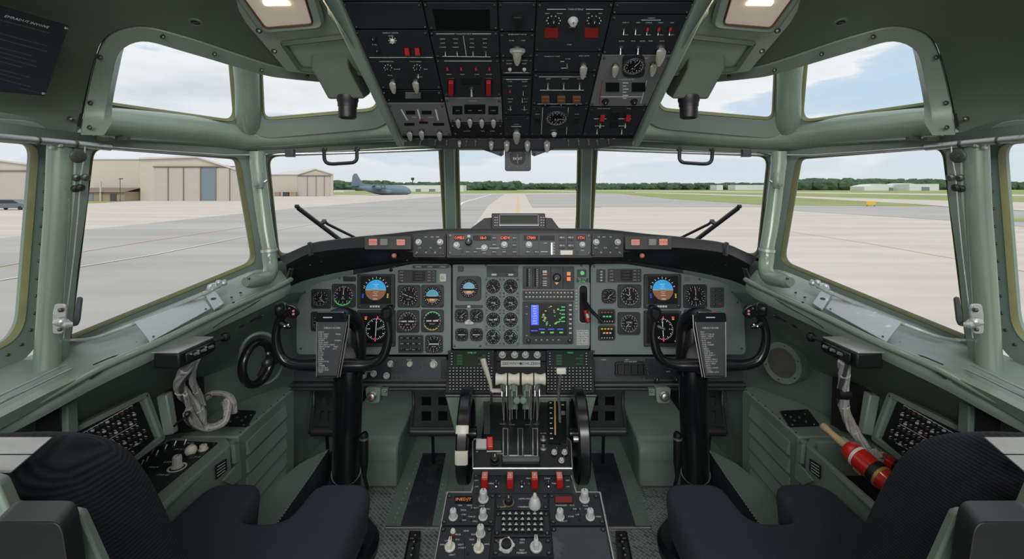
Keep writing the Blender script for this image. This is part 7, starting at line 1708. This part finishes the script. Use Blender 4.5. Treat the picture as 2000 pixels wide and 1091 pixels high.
for x in (203, 247): b = MB('hangar_blue' if x < 220 else 'card'); b.box(Vector((q(x, 392).x, d - 4.55, zg + 1.1)), 1.9, .15, 2.2); b.make('door', an, smooth=False)
b = MB('hangar_wall'); b.box(Vector((q(225, 392).x, d - 4.9, zg + 3)), .35, .35, 6); b.make('drain_pipe', an, smooth=False)
lp = thing('lamp_post', 'thin pole with a small lamp head standing at the corner of the large cream hangar', 'lamp post', Vector((q(268, 392).x, d - 6, zg))); b = MB('card'); b.tube([Vector((q(268, 392).x, d - 6, zg)), Vector((q(268, 392).x, d - 6, zg + 6.5))], .08, 6); b.make('pole', lp); b = MB('card'); b.box(Vector((q(268, 392).x + .2, d - 6, zg + 6.6)), .9, .4, .25); b.make('lamp_head', lp)
hangar('far left cream hangar with a wide pink-beige door seen through the rearmost left window', -160, 68, 392, 306, (307, 322), 40, [(-90, 54, 335, 'hangar_door')], sl=1.3, xpk=-60)
hangar('smaller peaked cream hangar with grey sliding doors beyond the left windscreen', 582, 651, 383, 330, (341, 340), 40, [(583, 601, 344, 'hangar_door'), (601, 618, 344, 'hangar_door'), (618, 634, 344, 'hangar_door'), (634, 645, 344, 'hangar_door')], sl=.9, xpk=617)
d2 = -GZ * F / (383 - HY)
t = thing('hangar', 'long cream flank building joined to the left of the smaller peaked hangar', 'hangar', Vector((P(545, 383, d2).x, d2 + 8, EZ + GZ)))
xa, xb = P(480, 383, d2).x, P(581, 383, d2).x; y0, y1, z0 = d2 + .6, d2 + 12, EZ + GZ; hh = 10.2
b = MB('hangar_wall'); b.ext([Vector(v) for v in ((xa, y0, z0), (xb, y0, z0), (xb - 12, y1, z0), (xa - 12, y1, z0))], Vector((0, 0, hh))); b.make('walls', t, smooth=False)
b = MB('hangar_roof'); b.ext([Vector(v) for v in ((xa - .5, y0 - .5, z0 + hh), (xb, y0 - .5, z0 + hh), (xb - 11, y1 + .5, z0 + hh), (xa - 12, y1 + .5, z0 + hh))], Vector((0, 0, .3))); b.make('roof', t, smooth=False)
for x, w_ in ((540, 2.2), (557, 2.6), (571, 3)):
    c = P(x, 381, d2 - 3); bx = MB('card' if x == 557 else 'annex_wall'); bx.box(Vector((c.x, d2 - 2, EZ + GZ + 1)), w_, 1.5, 2); bx.make('storage_crate', label=('grey', 'dark', 'beige')[(x - 540) // 15] + ' crate on the apron beside the smaller peaked hangar', cat='crate')
# distant white buildings
def shed(label, x0, x1, yb, yt, arch, darks=(), m='far_white'):
    d = -GZ * F / (yb - HY); zg = EZ + GZ; xa, xb = P(x0, yb, d).x, P(x1, yb, d).x; h = P(x0, yt, d).z - zg
    t = thing('distant_building', label, 'building', Vector(((xa + xb) / 2, d, zg))); b = MB(m)
    if arch: pts = [Vector((xa, d, zg)), Vector((xb, d, zg))] + [Vector((xb + (xa - xb) * k / 8, d, zg + h * (.62 + .38 * math.sin(math.pi * k / 8)))) for k in range(9)]
    else: pts = [Vector((xa, d, zg)), Vector((xb, d, zg)), Vector((xb, d, zg + h)), Vector((xa, d, zg + h))]
    b.ext(pts, Vector((0, 30, 0))); b.make('walls', t, smooth=False)
    for a, c_, yy in darks:
        a_, c2 = P(a, yb, d).x, P(c_, yb, d).x; hh = P(0, yy, d).z - zg; b = MB('hangar_blue'); b.ext([Vector((a_, d - .5, zg)), Vector((c2, d - .5, zg)), Vector((c2, d - .5, zg + hh)), Vector((a_, d - .5, zg + hh))], Vector((0, .3, 0))); b.make('door', t, smooth=False)
shed('long pale arched shed leftmost of the distant white group beyond the right window', 1688, 1752, 372, 359, True, [(1736, 1744, 366)])
shed('middle arched white shed in the distant group beyond the right side window', 1746, 1800, 371.6, 357.5, True)
shed('white shed with a grey open door at the right end of the distant group', 1776, 1834, 372.2, 359, False, [(1800, 1815, 365)])
shed('pale low warehouse seen at the right edge of the right windscreen', 1436, 1496, 371, 361, False, (), 'far_white')
shed('small pale shed in front of the trees beyond the right windscreen', 1400, 1412, 371, 361, False)
shed('small white hut at the left edge of the right side window', 1552, 1564, 371, 361, False)
shed('long low white building behind the grey aircraft tail beyond the left windscreen', 744, 905, 374, 361.5, False, [(812, 822, 369), (838, 850, 369)])
shed('low white building behind the aircraft in front of the hangar corner', 652, 672, 375, 371, False)
shed('pale building far off in the rearmost right window', 1955, 1975, 372, 359, False)
# distant treelines: masses of crowns nobody could count
TL = ['distant trees behind the tail of the parked aircraft', 'distant trees above the white building beyond the aircraft nose', 'taller distant wood at the left of the centre windscreen', 'low far treeline from the centre windscreen into the right windscreen', 'distant trees at the right end of the right windscreen', 'tall distant wood in the left half of the right side window', 'distant trees behind the white sheds beyond the right side window', 'distant trees in the rearmost right window', 'distant trees left of the far left hangar']
def treeline(x0, x1, yt, yb, d, n, seed):
    rr = random.Random(seed); b = MB('leaves')
    zg = EZ + GZ; H = P(0, yt, d).z - zg
    for i in range(n):
        x = x0 + (x1 - x0) * (i + rr.random()) / n; h = H * rr.uniform(.72, 1.12); r = H * rr.uniform(.38, .55); c = P(x, 0, d + rr.uniform(-15, 25)); c.z = zg + h - r
        vs = []; M = Matrix.Translation(c); nn = 7; hh = 5
        rows = [[M @ (Vector((r * 1.5 * math.sin(math.pi * j / hh) * math.cos(TAU * k / nn), r * math.sin(math.pi * j / hh) * math.sin(TAU * k / nn), r * math.cos(math.pi * j / hh))) * rr.uniform(.78, 1.2)) for k in range(nn)] for j in range(1, hh)]
        b.loft(rows, closed=True, cap=True)
    a0, a1 = P(x0, 0, d + 12), P(x1, 0, d + 12); b.ext([Vector((a0.x, d + 12, zg)), Vector((a1.x, d + 12, zg)), Vector((a1.x, d + 12, zg + H * .6)), Vector((a0.x, d + 12, zg + H * .6))], Vector((0, 15, 0)))
    b.make('treeline', kind='stuff', label=TL[seed - 1], cat='trees', smooth=False)
treeline(640, 760, 353, 372, 700, 60, 1); treeline(760, 900, 356, 372, 900, 70, 2); treeline(880, 1010, 354, 370, 800, 60, 3); treeline(1000, 1300, 357.5, 370, 1100, 160, 4)
treeline(1290, 1520, 357, 370, 1000, 110, 5); treeline(1530, 1720, 349, 370, 800, 100, 6); treeline(1700, 1900, 350, 371, 960, 100, 7); treeline(1900, 2600, 353, 371, 1020, 240, 8); treeline(-700, -150, 350, 371, 900, 150, 9)
# transport aircraft
d3 = 262.0; zg = EZ + GZ
def A3(x, y, dy=0.0): v = P(x, y, d3); v.y += dy; return v
ac = thing('transport_aircraft', 'blue-grey four-engined high-wing transport aircraft parked on the apron', 'aircraft', Vector((P(745, 380, d3).x, d3, zg)))
b = MB('plane_grey'); rows = []
for x, yt, yb in ((803, 373, 376), (801, 370, 378.5), (797, 366.5, 379.5), (792, 363.5, 380), (784, 362, 380.3), (770, 361.5, 380.5), (745, 361.5, 380.3), (735, 362, 379), (722, 362.2, 375.5), (708, 362.5, 371), (696, 363, 367.5), (686, 363.3, 365)):
    c = A3(x, (yt + yb) / 2); r = (yb - yt) / 2 * d3 / F; rows.append([c + Vector((0, r * .95 * math.cos(TAU * k / 14), r * math.sin(TAU * k / 14))) for k in range(14)])
b.loft(rows, closed=True, cap=True); b.make('fuselage', ac)
b = MB('plane_grey'); b.ext([A3(x, y, -.3) for x, y in ((686, 363), (689, 343), (692, 339), (697, 339), (703, 350), (709, 358), (716, 363))], Vector((0, .6, 0))); b.make('tail_fin', ac)
b = MB('plane_grey'); b.ext([A3(x, 363.5, dy) for x, dy in ((687, -8), (696, -8), (703, 0), (696, 8), (687, 8), (685, 0))], Vector((0, 0, .4))); b.make('tailplane', ac)
b = MB('plane_grey'); b.ext([A3(x, 362.6, dy) for x, dy in ((733, -20), (744, -20), (752, 0), (744, 20), (733, 20), (731, 0))], Vector((0, 0, .8))); b.make('wing', ac)
for dy in (-12, -6, 6, 12):
    b = MB('plane_grey'); b.tube([A3(740, 365.5, dy), A3(747, 365.5, dy), A3(756, 366, dy), A3(759, 366, dy)], [.6, 1.0, .95, .4], 10); en = b.make('engine', ac)
    b = MB('card'); 
    for k in range(4): a = TAU * k / 4 + .5; p = A3(758, 366, dy); b.box((1.0, 0, 0), 2.0, .25, .12, Matrix.Translation(p) @ Matrix.Rotation(math.pi / 2, 4, 'Z') @ Matrix.Rotation(a, 4, 'Y'))
    b.make('propeller', en)
b = MB('plane_grey'); b.loft([[A3(752, 374, -2.6) + Vector((0, r * math.cos(TAU * k / 10) * .7, r * math.sin(TAU * k / 10))) + Vector((x, 0, 0)) for k in range(10)] for x, r in ((-5, .3), (-3, 1.3), (3, 1.3), (5, .3))], closed=True, cap=True); b.make('wheel_sponson', ac)
for x, dy in ((749, -2.3), (755, -2.3), (794, 0), (749, 2.3), (755, 2.3)):
    b = MB('tyre'); c = A3(x, 380, dy); c.z = zg + .62; b.tube([c + Vector((0, -.25, 0)), c + Vector((0, .25, 0))], .62, 14); b.make('wheel', ac)
# parked vehicle at far left
d4 = -GZ * F / (410 - HY)
vn = thing('parked_van', 'dark grey van parked on the apron in the rearmost left window', 'van', Vector((P(20, 410, d4).x, d4, zg)))
xl, xr = P(-22, 410, d4).x, P(52, 410, d4).x; L_ = xr - xl
b = MB('car_grey'); b.ext([Vector((xl + L_ * a, d4, zg + h)) for a, h in ((0, .35), (.97, .35), (1, .8), (.96, 1.05), (.80, 1.2), (.64, 1.85), (.05, 1.9), (0, 1.2))], Vector((0, 1.9, 0))); b.make('body', vn, bev=.06)
b = MB('car_glass'); b.ext([Vector((xl + L_ * a, d4 - .02, zg + h)) for a, h in ((.06, 1.2), (.77, 1.2), (.63, 1.75), (.06, 1.78))], Vector((0, 1.94, 0))); b.make('windows', vn)
for a in (.15, .82):
    for y_ in (d4, d4 + 1.75): b = MB('tyre'); b.tube([Vector((xl + L_ * a, y_ - .05, zg + .34)), Vector((xl + L_ * a, y_ + .2, zg + .34))], .34, 14); b.make('wheel', vn)
# airfield signs
for x0, x1, yb, h, m_, lab in ((1692, 1710, 403, .75, 'sign_yellow', 'small yellow airfield sign in the grass beyond the right side window'), (1547, 1552, 399, .8, 'sign_red', 'tiny red airfield marker board at the left of the right side window')):
    d = -GZ * F / (yb - HY); a, c_ = P(x0, yb, d), P(x1, yb, d); t = thing('airfield_sign', lab, 'sign', Vector(((a.x + c_.x) / 2, d, zg)))
    b = MB(m_); b.box(Vector(((a.x + c_.x) / 2, d, zg + .35 + h / 2)), c_.x - a.x, .15, h); b.make('board', t, smooth=False)
    b = MB('card')
    for xx in (a.x + .2, c_.x - .2): b.box(Vector((xx, d, zg + .2)), .08, .08, .4)
    b.make('posts', t, smooth=False)
# watch tower on the skyline
d = 850.0; t = thing('watch_tower', 'slim grey airfield tower above the trees behind the aircraft nose', 'tower', Vector((P(806, 367, d).x, d, zg))); b = MB('card'); c = P(806, 0, d); b.tube([Vector((c.x, d, zg)), Vector((c.x, d, P(0, 352, d).z))], .9, 8); b.make('shaft', t); b = MB('card'); b.lathe([(2, 0), (3, 2), (3, 4.5), (2, 5)], Matrix.Translation(Vector((c.x, d, P(0, 352, d).z))), 10); b.make('cab', t)
# ================================================================ camera, light, sky
cam = bpy.data.cameras.new('camera'); co = bpy.data.objects.new('camera', cam); COL.objects.link(co)
co.location = CAM; co.rotation_euler = (math.pi / 2, 0, 0)
cam.sensor_width = 36; cam.lens = F * 36 / 2000; cam.shift_x = -(CX - 1000) / 2000; cam.shift_y = -(545.5 - HY) / 2000
cam.clip_start = .02; cam.clip_end = 5000
sc.camera = co
w = bpy.data.worlds.new('sky'); sc.world = w; w.use_nodes = True; nt = w.node_tree; L = nt.links; nt.nodes.clear()
out = nt.nodes.new('ShaderNodeOutputWorld'); bg = nt.nodes.new('ShaderNodeBackground'); L.new(bg.outputs[0], out.inputs[0])
tc = nt.nodes.new('ShaderNodeTexCoord'); mp = nt.nodes.new('ShaderNodeMapping'); mp.inputs['Scale'].default_value = (1.2, 1.2, 4.6); mp.inputs['Location'].default_value = (3.1, 1.7, .35)
L.new(tc.outputs['Generated'], mp.inputs['Vector'])
n1 = nt.nodes.new('ShaderNodeTexNoise'); n1.inputs['Scale'].default_value = 2.1; n1.inputs['Detail'].default_value = 9; n1.inputs['Roughness'].default_value = 0.52; n1.inputs['Distortion'].default_value = .15
L.new(mp.outputs['Vector'], n1.inputs['Vector'])
sep = nt.nodes.new('ShaderNodeSeparateXYZ'); L.new(tc.outputs['Generated'], sep.inputs[0])
# more broken blue towards starboard
ad = nt.nodes.new('ShaderNodeMath'); ad.operation = 'MULTIPLY_ADD'; ad.inputs[1].default_value = -.06; L.new(sep.outputs['X'], ad.inputs[0]); L.new(n1.outputs['Fac'], ad.inputs[2])
cr = nt.nodes.new('ShaderNodeValToRGB'); e = cr.color_ramp.elements
e[0].position = .36; e[0].color = (.54, .71, .88, 1); e[1].position = .66; e[1].color = (.70, .74, .79, 1)
x = e.new(.43); x.color = (.62, .75, .88, 1); x = e.new(.47); x.color = (.93, .94, .96, 1); x = e.new(.56); x.color = (.86, .88, .91, 1)
L.new(ad.outputs[0], cr.inputs['Fac'])
# pale haze towards the horizon
hz = nt.nodes.new('ShaderNodeMapRange'); hz.inputs['From Min'].default_value = 0; hz.inputs['From Max'].default_value = .20; hz.inputs['To Min'].default_value = 1; hz.inputs['To Max'].default_value = 0
L.new(sep.outputs['Z'], hz.inputs['Value'])
mx = nt.nodes.new('ShaderNodeMix'); mx.data_type = 'RGBA'; mx.inputs['B'].default_value = (.74, .80, .84, 1); mm = nt.nodes.new('ShaderNodeMath'); mm.operation = 'MULTIPLY'; mm.inputs[1].default_value = .85
L.new(hz.outputs['Result'], mm.inputs[0]); L.new(mm.outputs[0], mx.inputs['Factor']); L.new(cr.outputs['Color'], mx.inputs['A'])
L.new(mx.outputs['Result'], bg.inputs['Color']); bg.inputs['Strength'].default_value = 1.0
sun = bpy.data.lights.new('sun', 'SUN'); sun.energy = 1.5; sun.angle = math.radians(25); sun.color = (1, .96, .9)
so = bpy.data.objects.new('sun', sun); COL.objects.link(so); so.rotation_euler = (math.radians(38), math.radians(12), 0)
# warm light of the two ceiling lamps
for s in (1, -1):
    SIDE[0] = s; l = bpy.data.lights.new('lamp_light', 'AREA'); l.energy = 0.8; l.size = .12; l.size_y = .12; l.color = (1, .83, .66)
    lo = bpy.data.objects.new('lamp_light', l); COL.objects.link(lo); lo.location = P(555, 5, .86); lo.rotation_euler = (0, 0, 0)
SIDE[0] = 1
l = bpy.data.lights.new('cabin_fill', 'AREA'); l.shape = 'RECTANGLE'; l.energy = CABIN if 'CABIN' in globals() else 62; l.size = 1.7; l.size_y = .7; l.color = (1.0, 1.0, .97)  # added fill light behind the camera, no lamp fixture there
lo = bpy.data.objects.new('cabin_fill', l); COL.objects.link(lo); lo.location = (0, -.62, 1.80); lo.rotation_euler = (math.radians(42), 0, 0)
vs = sc.view_settings; sc.display_settings.display_device = 'sRGB'; vs.view_transform = 'Standard'; vs.look = 'None'; vs.gamma = 1; vs.exposure = 0.0; vs.use_curve_mapping = False
c = sc.cycles; c.max_bounces = 8; c.diffuse_bounces = 4; c.glossy_bounces = 3; c.transparent_max_bounces = 12; c.sample_clamp_indirect = 4; c.use_adaptive_sampling = True; c.adaptive_threshold = .02
c.caustics_reflective = False; c.caustics_refractive = False
